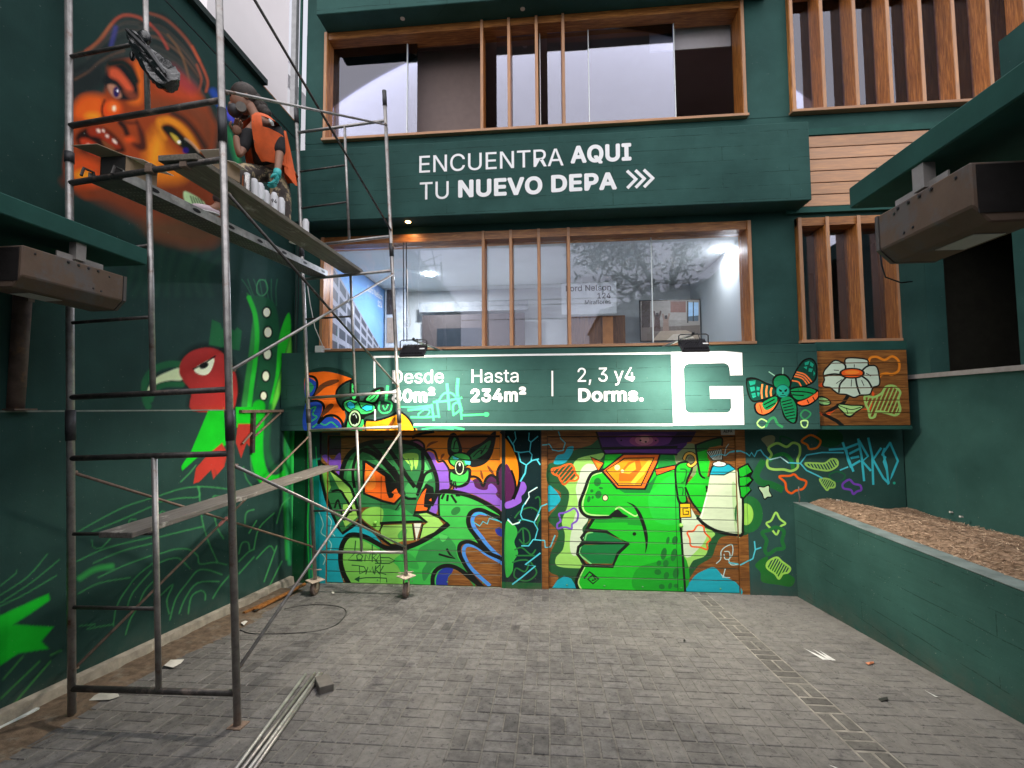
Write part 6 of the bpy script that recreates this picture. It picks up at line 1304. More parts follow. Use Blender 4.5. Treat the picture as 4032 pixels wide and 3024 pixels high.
# ================================================================== FLOODLIGHTS ON ARMS
M_fin = plain('black die cast', (0.035, 0.033, 0.04), 0.45, 0.3, var=.25); M_led = emit('led face', (1.0, 0.97, 0.9), 30.0)
FLOOD_W = 70
def area_lamp(name, loc, d, sx, sy, watts, c):
    l = bpy.data.lights.new(name, 'AREA'); l.shape = 'RECTANGLE'; l.size = sx; l.size_y = sy; l.energy = watts; l.color = c
    o = bpy.data.objects.new(name, l); col.objects.link(o); o.location = loc; o.rotation_euler = (-Vector(d)).to_track_quat('Z', 'Y').to_euler(); return o
def flood(px, py, bpx, bpy_, label):
    Yf = 5.15; c = atY(px, py, Yf); base = atY(bpx, bpy_, 6.28)
    t = thing('floodlight', label, 'floodlight', base, 'floodlights over the sign')
    yoke = c + Vector((0, 0.0, 0.135))
    MB().tube(base, yoke + Vector((0, .01, .0)), 0.014, 10).build('arm', plain('bright steel arm', (0.5, 0.5, 0.5), .35, .8), t, smooth=True)
    MB().box(base.x - .03, base.x + .03, base.y - .005, base.y + .02, base.z - .03, base.z + .03).build('mount', M_black, t)
    nrm = Vector((0, 0.64, -0.768)); upd = Vector((0, 0.768, 0.64)); w_ = 0.15; h_ = 0.105   # led normal: down and towards the wall
    MB().obox(c, (w_, 0, 0), upd * h_, nrm * 0.018).build('housing', M_fin, t, bevel=0.006)
    for k in range(15): MB().obox(c + Vector((-w_ + .02 + k * (2 * w_ - .04) / 14, 0, 0)) - nrm * 0.03, (0.0035, 0, 0), upd * h_ * .9, nrm * 0.013).build('fin', M_fin, t)
    MB().obox(c + nrm * 0.0195, (w_ * .86, 0, 0), upd * h_ * .8, nrm * 0.001).build('led_panel', M_led, t)
    a0, a1 = c + Vector((-w_ - .012, 0, 0)), c + Vector((w_ + .012, 0, 0)); 
    MB().path([a0, a0 + Vector((0, 0, .12)), a0 + Vector((.02, 0, .135)), a1 + Vector((-.02, 0, .135)), a1 + Vector((0, 0, .12)), a1], 0.007, 6).build('yoke', M_black, t)
    MB().ball(yoke + Vector((0, 0, .012)), 0.018, 8, 6).build('clamp_knob', M_black, t)
    MB().path([yoke, yoke + Vector((.05, .0, .01)), yoke + Vector((.06, -.03, -.06)), c + Vector((.02, -.06, .03)), c + Vector((-.06, -.07, .05)), c + Vector((-.11, -.05, .02))], 0.005, 6).build('cable', M_black, t, smooth=True)
    MB().obox(c + Vector((w_ * .78, 0, 0)) - nrm * .047 - upd * .02, (.03, 0, 0), upd * .012, nrm * .001).build('sticker', M_white, t)
    area_lamp('flood_lamp', c + nrm * 0.03, Vector((0, 0.2, -0.98)), 0.26, 0.16, FLOOD_W, (1.0, 0.9, 0.74))
flood(2731, 1363, 2601, 1370, 'black floodlight over the big white letter on the sign'); flood(1628, 1383, 1742, 1383, 'black floodlight over the word Desde next to the scaffold')
# soffit downlight, unlit eyeballs in the top canopy
dl = atY(1607, 868, 6.15); sd_ = thing('soffit_light', 'small warm downlight under the upper band', 'light', (dl.x, 6.15, 5.3)); MB().lathe((dl.x, 6.15, 5.296), [(.035, 0), (.04, .004), (.04, .008)], 14).build('lens', emit('warm lamp', (1, .55, .2), 7), sd_)
spot('soffit_lamp', (dl.x, 6.17, 5.285), (dl.x, 6.3, 4.5), 3.0, 130, (1, .62, .28), 0.03)
for px, py in ((1585, 76), (2058, 36)):
    e = atY(px, py, 6.18); tag(MB().lathe((e.x, 6.18, 8.418), [(.03, 0), (.035, .004), (.035, .006)], 12).build('soffit_spotlight', plain('frosted lens', (0.6, 0.55, 0.5), .4)), 'small unlit spotlight in the top canopy soffit, ' + ('left one' if px < 1800 else 'right one'), 'light', 'canopy spotlights')
# junction box, cords
jb = thing('junction_box', 'small white junction box at the left end of the shop window sill', 'box', atY(1255, 1390, 6.22)); p = atY(1256, 1375, 6.22)
MB().box(p.x - .055, p.x + .055, 6.2, 6.28, p.z - .05, p.z + .05).build('case', M_white, jb, bevel=.006); MB().box(p.x + .056, p.x + .16, 6.23, 6.25, p.z - .005, p.z + .01).build('plug', M_white, jb)
MB().path([atY(1211, 1125, 6.2), atY(1222, 1200, 6.2), atY(1240, 1290, 6.2), atY(1275, 1372, 6.2)], 0.006, 6).build('cord', M_white, jb, smooth=True)
cb = thing('cable_pair', 'pair of black cables hanging in front of the shop window', 'cable', atY(1597, 1380, 6.26))
for x0, x1 in ((1588, 1590), (1600, 1602)): MB().tube(atY(x0, 955, 6.24), atY(x1, 1345, 6.24), 0.007, 6).build('cable', M_black, cb)
MB().path([atY(1603, 1060, 6.23), atY(1606, 1200, 6.23), atY(1616, 1270, 6.23), atY(1612, 1288, 6.23), atY(1598, 1288, 6.23), atY(1592, 1260, 6.23)], 0.005, 6).build('white_loop', M_white, cb, smooth=True)

# ================================================================== INSIDE THE SHOP
def lamp(px, py, z, Yg, label, w=44):
    c = atZ(px, py, z); t = thing('ceiling_light', label, 'light', (c.x, c.y, z), 'ceiling lights in the shop'); MB().lathe((c.x, c.y, z - .012), [(.085, 0), (.095, .004), (.095, .01)], 20).build('lens', emit('white lamp', (.92, .97, 1), 40), t)
    area_lamp('shop_lamp', (c.x, c.y, z - .03), (0, 0, -1), .2, .2, w, (.93, .97, 1))
lamp(1692, 1081, 5.105, 0, 'lit round ceiling light in the shop behind the floodlight cables'); lamp(2836, 984, 5.105, 0, 'lit round ceiling light in the shop near the right window frame', 9)
c = atZ(3418, 1022, 5.28); t = thing('ceiling_light', 'small warm ceiling light in the side room', 'light', (c.x, c.y, 5.28)); MB().lathe((c.x, c.y, 5.27), [(.05, 0), (.055, .004), (.055, .008)], 14).build('lens', emit('warm lamp'if 0 else 'warm white lamp', (1, .8, .5), 25), t)
l = bpy.data.lights.new('side_lamp', 'POINT'); l.energy = 26; l.color = (1, .9, .74); l.shadow_soft_size = .08; o = bpy.data.objects.new('side_lamp', l); col.objects.link(o); o.location = (c.x, c.y, 5.15)
YI = 9.0
def panel(name, px0, px1, py0, py1, Y, m, par, dp=0.03):
    p, q = atY(px0, py1, Y), atY(px1, py0, Y); return MB().box(p.x, q.x, Y, Y + dp, p.z, q.z).build(name, m, par)
M_dbrown = plain('dark shelf brown', (0.045, 0.033, 0.03), 0.6); 
rc = thing('reception_recess', 'dark recess in the back wall of the shop', 'recess', atY(1860, 1362, YI))
panel('opening', 1662, 2066, 1232, 1375, YI, M_dbrown, rc, .02); panel('screen', 1720, 1900, 1290, 1375, YI - .03, plain('black screen', (0.02, 0.025, 0.03), .2), rc, .02); panel('lintel', 1650, 2080, 1180, 1230, YI - .05, plain('white lintel', (.24, .25, .25), .7), rc, .04)
cp = thing('brown_cabinet', 'brown and orange timber cabinet below the shop sign', 'cabinet', atY(2350, 1375, 8.7)); panel('carcass', 2250, 2461, 1241, 1385, 8.7, wood('cabinet brown', .6, 'Z'), cp, .25); panel('orange_front', 2375, 2413, 1246, 1385, 8.66, plain('orange panel', (.42, .17, .05), .5), cp, .03)
sg = thing('shop_sign', 'white board inside the shop reading Lord Nelson 124 Miraflores', 'sign', atY(2320, 1240, 8.5)); M_sg = plain('sign white', (.68, .7, .69), .6, var=.03)
panel('board', 2212, 2426, 1108, 1239, 8.5, M_sg, sg, .06); M_ink = plain('dark ink', (.03, .035, .04), .6)
def run2(s, bold, xa, xb, yb, ct, Y, par, m): 
    p, q, t_ = atY(xa, yb, Y), atY(xb, yb, Y), atY(xa, ct, Y); letters('lettering', s, bold, p.x, q.x, p.z, t_.z - p.z, Y - .003, m, par)
run2('Lord Nelson', .012, 2228, 2406, 1148, 1125, 8.5, sg, M_ink); run2('124', .012, 2352, 2405, 1176, 1154, 8.5, sg, M_ink); run2('Miraflores', 0, 2303, 2405, 1199, 1182, 8.5, sg, M_ink)
# framed print: two figures on a bed beside a window (flat print)
pa = Art(8.6); a = pa; a.frame(0, 0, 1)
a.poly('8f877d', '2500,1150 2780,1150 2780,1370 2500,1370'); a.poly('3a2a20', '2526,1186 2560,1186 2560,1340 2526,1340'); a.poly('9a9288', '2560,1186 2700,1186 2700,1260 2560,1260'); a.poly('9cc0de', '2708,1190 2750,1190 2750,1262 2708,1262'); a.poly('50606a', '2708,1246 2750,1242 2750,1264 2708,1264'); a.line('2a2622', 5, '2708,1186 2708,1270', sm=False); a.line('2a2622', 4, '2730,1188 2730,1264', sm=False)
a.poly('6a5d52', '2526,1290 2756,1280 2756,1345 2526,1345'); a.poly('a3917b', '2566,1345 2600,1304 2700,1300 2756,1322 2756,1345'); a.poly('c4b5a0', '2620,1345 2650,1316 2722,1312 2740,1345'); a.poly('7c5040', '2640,1186 2700,1186 2700,1230 2640,1230')
for x, h_, k_ in ((2588, 1240, '4a3028'), (2622, 1250, '8e7464')):
    a.poly(k_, [(x - 13, 1304), (x - 10, h_ + 14), (x - 16, h_ - 14), (x - 10, h_ - 16), (x - 4, h_ + 6), (x + 4, h_ + 6), (x + 11, h_ - 18), (x + 17, h_ - 14), (x + 10, h_ + 14), (x + 13, 1304)]); a.poly('2c1d16', [(x - 5, h_ + 6), (x - 5, h_ - 8), (x + 5, h_ - 9), (x + 6, h_ + 6)])
p, q = atY(2525, 1342, 8.6), atY(2754, 1180, 8.6); rect = (p.x, q.x, p.z, q.z)
fr_ = thing('framed_print', 'dark framed photo print of two figures on a bed inside the shop', 'picture', (p.x, 8.6, p.z)); M_print = board_paint()
painted('print', cut(pa, [rect])[0], rect, 8.6, .02, M_print, fr_, lip=.002); MB().box(p.x - .02, q.x + .02, 8.605, 8.63, p.z - .02, q.z + .02).build('frame', M_black, fr_)
# large facade poster on the left side wall of the room
XP = -3.42; po = thing('building_poster', 'large blue poster of an apartment block on the shop side wall', 'poster', (XP, 7.8, 3.5)); M_sky = plain('poster sky blue', (.16, .33, .62), .5, var=.12, scale=1.2); M_pgr = plain('poster grey', (.28, .28, .32), .5, var=.15); M_pdk = plain('poster dark', (.05, .055, .07), .5)
def onx(px, py, dx=0): 
    v_ = atX(px, py, XP + dx); v_.y = max(6.66, min(9.04, v_.y)); return v_
MB().box(XP - .03, XP, 6.66, 9.0, 3.4, 5.1).build('sheet', M_sky, po)
ys = np.linspace(6.66, 8.95, 9); zt = lambda y: 4.95 - (y - 6.66) * 0.52
b = MB(); b.add([(XP + .002, 6.66, 3.4), (XP + .002, 8.95, 3.4), (XP + .002, 8.95, zt(8.95)), (XP + .002, 6.66, zt(6.66))], [(0, 1, 2, 3)]); b.build('printed_block', M_pgr, po)
for k in range(5):
    for i in range(8):
        y0, y1 = ys[i] + .03, ys[i + 1] - .03; f0, f1 = .08 + k * .19, .08 + k * .19 + .12
        zz = lambda y, f: 3.4 + (zt(y) - 3.4) * f
        MB().add([(XP + .004, y0, zz(y0, f0)), (XP + .004, y1, zz(y1, f0)), (XP + .004, y1, zz(y1, f1)), (XP + .004, y0, zz(y0, f1))], [(0, 1, 2, 3)]).build('printed_window', M_pdk, po)
me = text_mesh('Lord Nelson', .01); V = np.array([v.co[:] for v in me.vertices]); sx = 0.75 / (V[:, 0].max() - V[:, 0].min())
for v_ in me.vertices: v_.co = Vector((0, (v_.co.x - V[:, 0].min()) * sx, v_.co.y * sx * 1.2))
me.materials.clear(); me.materials.append(M_white); put('lettering', me, (XP + .005, 8.1, 4.85), po)
me = text_mesh('124', .012); V = np.array([v.co[:] for v in me.vertices]); sx = 0.24 / (V[:, 0].max() - V[:, 0].min())
for v_ in me.vertices: v_.co = Vector((0, (v_.co.x - V[:, 0].min()) * sx, v_.co.y * sx * 1.2))
me.materials.clear(); me.materials.append(M_white); put('lettering', me, (XP + .005, 8.6, 4.68), po)
b2 = thing('display_board', 'grey display board with small photos at the back of the shop', 'board', atY(1545, 1380, 8.9)); panel('board', 1515, 1605, 1110, 1380, 8.9, plain('board grey', (.45, .46, .47), .6), b2, .03); panel('photo', 1522, 1556, 1140, 1238, 8.89, M_dbrown, b2, .008); panel('photo', 1522, 1556, 1250, 1350, 8.89, plain('photo tan', (.3, .22, .16), .5), b2, .008)

# ================================================================== ON THE GROUND
lt = [(905 + 0, 3060, 1203, 2655), (930, 3062, 1240, 2650), (958, 3060, 1256, 2652), (975, 3064, 1266, 2652)]
for k, (x0, y0, x1, y1) in enumerate(lt):
    r_ = 0.0125; p, q = atG(x0, y0, r_ + .006), atG(x1, y1, r_ + .006); p = p - (q - p) * .25
    tag(MB().tube(p, q, r_, 10).build('loose_tube', M_tube if k in (1, 3) else M_al, smooth=True), ('leftmost', 'second from the left', 'third from the left', 'rightmost')[k] + ' of four steel tubes lying on the pavers', 'tube', 'loose tubes on the ground')
p, q = atG(1257, 2738, .0), atG(1315, 2722, .0); e = (q - p).normalized(); dd = Vector((-e.y, e.x, -GS * e.x)) if True else 0
tag(MB().hexa([p, q, q + dd * .2, p + dd * .2] + [v_ + Vector((0, 0, .06)) for v_ in (p, q, q + dd * .2, p + dd * .2)]).build('loose_brick', plain('loose paver grey', (.13, .12, .11), .9, var=.25), bevel=.004), 'loose grey paver lying at the end of the tubes', 'brick')
loop = [(1000, 2494), (950, 2490), (940, 2475)]
cl = P('945,2480 985,2494 1060,2496 1160,2493 1250,2484 1320,2462 1358,2425 1362,2405 1345,2392 1300,2383 1240,2381 1180,2385 1120,2398')
tag(MB().path([atG(x, y, .008) for x, y in spline(cl, False, 4)], 0.0045, 6).build('cable_loop', M_black, smooth=True), 'thin black cable looped on the pavers by the scaffold', 'cable')
M_paper = plain('scrap paper', (.55, .53, .5), .8, var=.15)
def scrap(px, lbl, m=M_paper, h=.012, cat='scrap', nm='paper_scrap', up=0.012):
    pts = [atG(x, y, up) for x, y in P(px)]; n = len(pts); c = sum(pts, Vector()) / n; r5 = random.Random(n + int(c.x * 100)); b = MB()
    vs = [v_ + Vector((0, 0, r5.uniform(0, h))) for v_ in pts]; b.add(vs + [c + Vector((0, 0, h * 1.2))] + [v_ - Vector((0, 0, .003)) for v_ in vs], [(i, (i + 1) % n, n) for i in range(n)] + [(i, n + 1 + i, n + 1 + (i + 1) % n, (i + 1) % n) for i in range(n)])
    tag(b.build(nm, m), lbl, cat)
scrap('340,2762 388,2730 462,2731 470,2742 430,2758', 'flat pale cardboard sheet beside the scaffold foot', plain('pale card', (.4, .39, .36), .8)); scrap('645,2625 672,2602 725,2598 712,2615 680,2632', 'torn white paper in the dirt by the kerb')
scrap('948,2462 965,2450 975,2456 960,2466', 'crumpled white scrap near the kerb', h=.03); scrap('1306,2333 1316,2331 1316,2338 1307,2339', 'tiny white scrap by the left garage door')
scrap('3408,2612 3440,2606 3442,2611 3420,2618', 'orange plastic sliver on the right of the driveway', plain('orange plastic', (.55, .2, .1), .6)); scrap('2690,2522 2696,2518 2700,2524 2694,2528', 'small dark leaf in the middle of the driveway', plain('dark leaf', (.02, .022, .02), .8))
scrap('3458,2750 3494,2744 3496,2756 3470,2762', 'black tar spot flake on the right of the driveway', _mc['dark leaf'], .004); scrap('990,2410 1010,2400 1022,2406 1004,2416', 'scrunched wrapper lying beside the kerb timber', _mc['dark leaf'], .03)
# timber battens in the corner
for k, (x0, y0, x1, y1) in enumerate(((960, 2415, 1170, 2318), (1000, 2405, 1200, 2300))):
    p, q = atG(x0, y0, .03), atG(x1, y1, .05 + .03 * k); tag(MB().tube(p, q, .022, 7).build('timber_batten', wood('old batten', .75, 'X')), ('nearer' if k == 0 else 'farther') + ' of two brown battens lying along the kerb', 'batten', 'battens by the kerb')
# overspray marks left on the paving
sm = MB()
for pts in ('3165,2552 3262,2597 3240,2597', '3200,2556 3283,2599 3262,2598', '3225,2560 3292,2600 3275,2600', '3640,2718 3695,2745 3684,2744', '3262,3010 3300,3024 3288,3024'): sm.add([atG(x, y, .0085) for x, y in P(pts)], [(0, 1, 2)])
sm.build('spray_mark', plain('white overspray', (.6, .6, .6), .8, var=.2), drive)
# rusty pole and bracket shelf on the left wall
rp = thing('rusty_pole', 'rusty steel pole standing on the boundary wall ledge at the left edge', 'pole', atX(60, 1615, -3.7))
zb0 = ZLED; p = atY(58, 1612, 2.86); pt = atY(92, 1130, 2.86)
MB().tube((p.x, 2.86, zb0), (pt.x, 2.86, pt.z), .05, 12).build('pole', plain('rust brown', (.12, .085, .07), .8, .2, var=.35, dirt=(.3, .16, .07), dscale=6), rp, smooth=True)
MB().obox((p.x, 2.86, zb0 + .008), (.09, 0, 0), (0, .07, 0), (0, 0, .006)).build('base', _mc['rust brown'], rp); MB().obox((pt.x - .06, 2.86, pt.z - .06), (.13, 0, -.03), (0, .02, 0), (0, 0, .02)).build('cross_arm', M_rust, rp); MB().obox((pt.x + .07, 2.86, pt.z + .02), (.05, 0, -.04), (0, .015, 0), (0, 0, .008)).build('splinter', plain('pale wood', (.45, .33, .22), .8), rp)
sh = thing('bracket_shelf', 'rusty steel bracket projecting from the boundary wall at ledge height', 'bracket', atX(1060, 1620, XL)); ys_ = atX(935, 1615, XL).y
MB().box(XL + .02, XL + .06, ys_, 6.2, ZLED - .04, ZLED - .005).build('angle_iron', M_rust, sh); MB().box(XL + .02, XL + .06, 5.35, 5.40, ZLED - .55, ZLED - .041).build('stay', M_blk, sh)
MB().tube((XL + .04, ys_ + .05, ZLED - .42), (XL + .04, ys_ + .55, ZLED - .05), .014, 6).build('strut', M_rust, sh); MB().tube((XL + .04, 5.4, ZLED - .35), (XL + .04, 5.95, ZLED - .05), .014, 6).build('strut', M_rust, sh)
# bits of rubble and litter along the planter
for k, (px, py) in enumerate(((3300, 1968), (3745, 2014), (3785, 2032), (3360, 1996))):
    c = atZ(px, py, pz + .05); tag(MB().hexa([c + Vector(v_) * .5 for v_ in ((-.03, -.02, -.03), (.035, -.015, -.03), (.03, .02, -.03), (-.035, .02, -.03), (-.025, -.02, .005), (.03, -.01, .012), (.03, .015, .0), (-.03, .02, .008))]).build('pale_chip', M_paper), 'pale chip of rubble on the planter mulch, ' + ('leftmost at the house wall', 'against the side wall', 'rightmost against the side wall', 'just behind the planter corner')[k], 'chip', 'chips on the mulch')
cw = atY(3147, 1978, 6.2); tag(MB().path([cw + Vector((0, 0, .0)), cw + Vector((.01, 0, .06)), cw + Vector((0, 0, .13)), cw + Vector((.012, .02, .2))], .008, 6).build('cable_stub', plain('grey cable'), smooth=True), 'grey cable end sticking up at the planter corner', 'cable')

# ================================================================== THE PAINTER, half kneeling on the planks
def skin(name, verts, edges, radii, m, parent, sub=2, root=0):
    me = bpy.data.meshes.new(name); org = WL[parent.name]
    me.from_pydata([tuple(Vector(v) - org) for v in verts], edges, []); me.update()
    o = bpy.data.objects.new(name, me); col.objects.link(o)
    md = o.modifiers.new('skin', 'SKIN'); md.use_smooth_shade = True; md.branch_smoothing = 0.6
    for i, sv in enumerate(me.skin_vertices[0].data):
        r = radii[i]; sv.radius = (r, r) if not isinstance(r, tuple) else r; sv.use_root = (i == root)
    s = o.modifiers.new('sub', 'SUBSURF'); s.levels = s.render_levels = sub
    dg = bpy.context.evaluated_depsgraph_get(); dg.update(); me2 = bpy.data.meshes.new_from_object(o.evaluated_get(dg)); bpy.data.objects.remove(o)
    me2.materials.clear(); me2.materials.append(m); me2.shade_smooth(); me2.name = name
    return put(name, me2, org, parent)
M_skin = plain('tanned skin', (.30, .155, .105), .55, var=.1, scale=12, bmp=.05); M_shirt = plain('black knit', (.012, .012, .014), .85, var=.3, scale=20); M_vest = plain('orange safety vest', (.66, .1, .016), .65, var=.2, scale=7, dirt=(.12, .07, .05), dscale=5, damt=(.62, .68))
M_pant = plain('paint stained trousers', (.075, .06, .055), .85, var=.4, scale=9, dirt=(.42, .33, .2), dscale=9, damt=(.5, .56)); M_hair = plain('dark hair', (.03, .02, .016), .6, var=.4, scale=40, bmp=.6); M_glove = plain('turquoise rubber glove', (.04, .42, .42), .45, var=.15, scale=12); M_resp = plain('respirator rubber', (.05, .05, .055), .5); M_filt = plain('filter grey', (.16, .145, .13), .7, var=.2, scale=30); M_strap = plain('pale strap', (.5, .52, .52), .6)
def J(cx, cy, Y): return atY(850 + cx / 3.3175, 320 + cy / 3.3175, Y)
pel = J(700, 1180, 4.42); che = J(640, 840, 4.34); nkb = J(600, 520, 4.27); nk = J(500, 400, 4.24); hd = J(400, 270, 4.22)
shR = J(800, 615, 4.34); elR = J(835, 930, 4.28); wrR = J(800, 1215, 4.2); shL = J(440, 650, 4.2); elL = J(305, 985, 4.1); wrL = J(262, 700, 4.08)
hpR = J(830, 1230, 4.44); hpL = J(570, 1205, 4.4); knL = J(285, 1195, 4.06)
knR = atY(1112, 888, 4.46); anR = knR + Vector((-.03, .38, .02)); ftR = anR + Vector((-.02, .1, -.02)); anL = atY(852, 822, 3.98); ftL = anL + Vector((-.05, -.05, -.03))
HY = 4.22
ps = thing('person', 'person in an orange vest and respirator half kneeling on the scaffold planks, spraying', 'person', (pel.x, pel.y, zu_f))
# body: one continuous figure
V = [pel, che, nkb, nk, hd, shR, elR, wrR, shL, elL, wrL, hpR, knR, anR, ftR, hpL, knL, anL, ftL]
E_ = [(0, 1), (1, 2), (2, 3), (3, 4), (2, 5), (5, 6), (6, 7), (2, 8), (8, 9), (9, 10), (0, 11), (11, 12), (12, 13), (13, 14), (0, 15), (15, 16), (16, 17), (17, 18)]
Rr = [(.15, .12), (.17, .125), .085, .052, .09, .055, .044, .03, .055, .044, .03, .085, .055, .04, .035, .085, .058, .042, .035]
skin('body', V, E_, Rr, M_skin, ps)
# head shape: cranium, jaw, nose, ears
fwd = (J(230, 320, HY - .06) - J(420, 290, HY)).normalized(); upd = (J(400, 120, HY) - J(400, 330, HY)).normalized(); upd = (upd - fwd * upd.dot(fwd)).normalized(); sid = fwd.cross(upd).normalized()
def hb(c, r, sq, m, n_, par=ps):
    c = hc + (c - hc) * HS; r = r * HS; b = MB(); b.ball((0, 0, 0), 1, 16, 11); b.v = [tuple(c + fwd * v[0] * r * sq[0] + sid * v[1] * r * sq[1] + upd * v[2] * r * sq[2]) for v in b.v]; return b.build(n_, m, par, smooth=True)
hc = J(372, 245, HY); HS = 1.22
face = hb(hc + fwd * .012 - upd * .01, .098, (1.0, .82, 1.12), M_skin, 'head'); hb(hc + fwd * .07 - upd * .062, .052, (1, .9, .9), M_skin, 'jaw', face)
hb(hc + fwd * .112 - upd * .02, .02, (1.1, .7, 1.3), M_skin, 'nose', face); hb(hc - sid * .0 + fwd * .088 + upd * .012 - sid * .03, .011, (.8, 1, .7), M_black, 'eye', face); hb(hc + fwd * .09 + upd * .03 - sid * .032, .016, (.5, 1.3, .3), M_hair, 'eyebrow', face)
for s in (-1, 1): hb(hc + sid * .083 * s - fwd * .018 - upd * .015, .026, (.8, .35, 1.25), M_skin, 'ear', face)
hair = hb(hc - fwd * .018 + upd * .028, .108, (1.0, .9, 1.02), M_hair, 'hair')
r6 = random.Random(2)
b = MB()
for k in range(46):
    an = r6.uniform(-1, 1); st = hc - fwd * (.06 + .03 * r6.random()) + sid * .07 * an + upd * r6.uniform(-.04, .05); ln = r6.uniform(.16, .27)
    b.path([st, st - fwd * .05 - upd * ln * .35 + sid * r6.uniform(-.02, .02), st - fwd * .07 - upd * ln * .7 + sid * r6.uniform(-.03, .03), st - fwd * r6.uniform(.06, .12) - upd * ln], .012, 5, [.014, .012, .009, .003])
b.build('hair_locks', M_hair, hair, smooth=True)
for cx, cy, rr_ in ((520, 250, .07), (570, 330, .075), (610, 390, .07), (650, 420, .055)):
    c = J(cx, cy, HY + .05); q = MB().ball(c, rr_, 12, 8, (1, .9, 1.05)); q.v = [tuple(Vector(v) + Vector((math.sin(v[2] * 130) * .006, math.cos(v[0] * 120) * .006, math.sin(v[0] * 150) * .006))) for v in q.v]; q.build('curl_mass', M_hair, hair, smooth=True)
hb(hc - fwd * .085 + upd * .065, .035, (1, .9, 1), M_strap, 'ear_protection', face) ; MB().path([hc + sid * .09 * math.cos(t) - fwd * .045 + upd * (.02 + .112 * math.sin(t)) for t in np.linspace(0, math.pi, 12)], .011, 6).build('head_band', M_strap, ps, smooth=True)
rs = hb(hc + fwd * .105 - upd * .075, .058, (1, .95, 1), M_resp, 'respirator')
for s in (-1, 1):
    c = hc + fwd * .07 - upd * .115 + sid * .06 * s; f = MB().tube(c, c + sid * .045 * s - upd * .01, .048, 14).build('filter', M_filt, rs, smooth=False); 
    MB().path([hc + fwd * .09 - upd * .06 + sid * .05 * s, hc + fwd * .02 - upd * .025 + sid * .088 * s, hc - fwd * .05 + upd * .0 + sid * .085 * s], .009, 6).build('strap', M_strap, rs, smooth=True)
# clothes follow the body
skin('trousers', [pel + Vector((0, 0, .06)), pel, hpR, hpR.lerp(knR, .5), knR, anR, hpL, hpL.lerp(knL, .5), knL, knL.lerp(anL, .55), anL + Vector((0, 0, .05))], [(0, 1), (1, 2), (2, 3), (3, 4), (4, 5), (1, 6), (6, 7), (7, 8), (8, 9), (9, 10)], [.16, .155, .115, .108, .095, .068, .115, .108, .095, .08, .066], M_pant, ps)
skin('shirt', [pel + Vector((0, 0, .02)), pel.lerp(che, .5), che, nkb - Vector((0, 0, .03)), shR, shR.lerp(elR, .5), elR + (elR - shR) * .1, shL, shL.lerp(elL, .5), elL.lerp(shL, .2)], [(0, 1), (1, 2), (2, 3), (3, 4), (4, 5), (5, 6), (3, 7), (7, 8), (8, 9)], [(.165, .13), (.165, .12), (.17, .12), .095, .08, .068, .06, .078, .066, .055], M_shirt, ps)
# open vest: back and two fronts as draped shells round the torso
def vest():
    ax_t = [(pel + Vector((.03, .02, .0)), .2), (pel.lerp(che, .35), .2), (pel.lerp(che, .75), .2), (che.lerp(nkb, .3), .2), (che.lerp(nkb, .78), .175), (nkb + Vector((0, 0, .02)), .1)]
    tf = Vector((-.5, -.866, 0)); ts = Vector((.866, -.5, 0)); b = MB(); n = 22; lo_, hi_ = R(30), R(328); th = .008
    for layer in (0, 1):
        for i, (c, r) in enumerate(ax_t):
            for j in range(n):
                t = lo_ + (hi_ - lo_) * j / (n - 1); wv = 1 + .05 * math.sin(j * 1.9 + i) * (1 - i / 6)
                flare = 1 + .28 * (1 - i / 5) * max(0, -math.cos(t)); b.v.append(c + tf * math.cos(t) * (r * .98 * wv * flare + th * layer) + ts * math.sin(t) * (r * 1.08 * wv + th * layer))
    k = len(ax_t) * n; 
    for i in range(len(ax_t) - 1):
        for j in range(n - 1):
            q = (i * n + j, i * n + j + 1, (i + 1) * n + j + 1, (i + 1) * n + j)
            t = lo_ + (hi_ - lo_) * (j + .5) / (n - 1)
            if i >= 3 and abs(abs(math.sin(t)) - 1) < .16 and i < 4: continue
            b.f.append(tuple(x + k for x in q)); b.f.append(q[::-1])
    return b.build('safety_vest', M_vest, ps, smooth=True)
vs_ = vest()
MB().path([J(700, 500, 4.16), J(730, 540, 4.15), J(745, 580, 4.17)], .015, 6, [.012, .018, .012]).build('reflective_strip', M_strap, vs_)
# vest tail swinging free behind
MB().prism([J(890, 640, 4.36), J(945, 880, 4.4), J(1040, 1360, 4.44), J(900, 1190, 4.34), J(870, 900, 4.3)], Vector((.012, .02, 0))).build('vest_tail', M_vest, vs_)
# hands
def hand(c, d, pn, m, name, curl, s=1.0):
    """palm at c, fingers along d, palm facing pn; five separate bent fingers"""
    d = d.normalized(); w_ = d.cross(pn).normalized(); pn = w_.cross(d).normalized()
    h = MB(); h.ball((0, 0, 0), 1, 12, 8); h.v = [tuple(c + d * v[0] * .05 * s + w_ * v[1] * .042 * s + pn * v[2] * .02 * s) for v in h.v]; o = h.build(name, m, ps, smooth=True)
    for k, (off, ln) in enumerate(((-.031, .068), (-.011, .08), (.011, .075), (.03, .058))):
        b0 = c + d * .038 * s + w_ * off * s; p1 = b0 + (d * math.cos(curl * .6) + pn * math.sin(curl * .6)) * ln * .45 * s; p2 = p1 + (d * math.cos(curl * 1.5) + pn * math.sin(curl * 1.5)) * ln * .33 * s; p3 = p2 + (d * math.cos(curl * 2.2) + pn * math.sin(curl * 2.2)) * ln * .25 * s
        MB().path([b0, p1, p2, p3], .009, 7, [.0105 * s, .01 * s, .009 * s, .006 * s]).build('finger', m, o, smooth=True)
    t1 = c - d * .015 * s - w_ * .036 * s; MB().path([t1, t1 - w_ * .028 * s + d * .03 * s + pn * .012, t1 - w_ * .022 * s + d * .062 * s + pn * .03], .011, 7, [.013 * s, .0115 * s, .007 * s]).build('thumb', m, o, smooth=True)
    return o
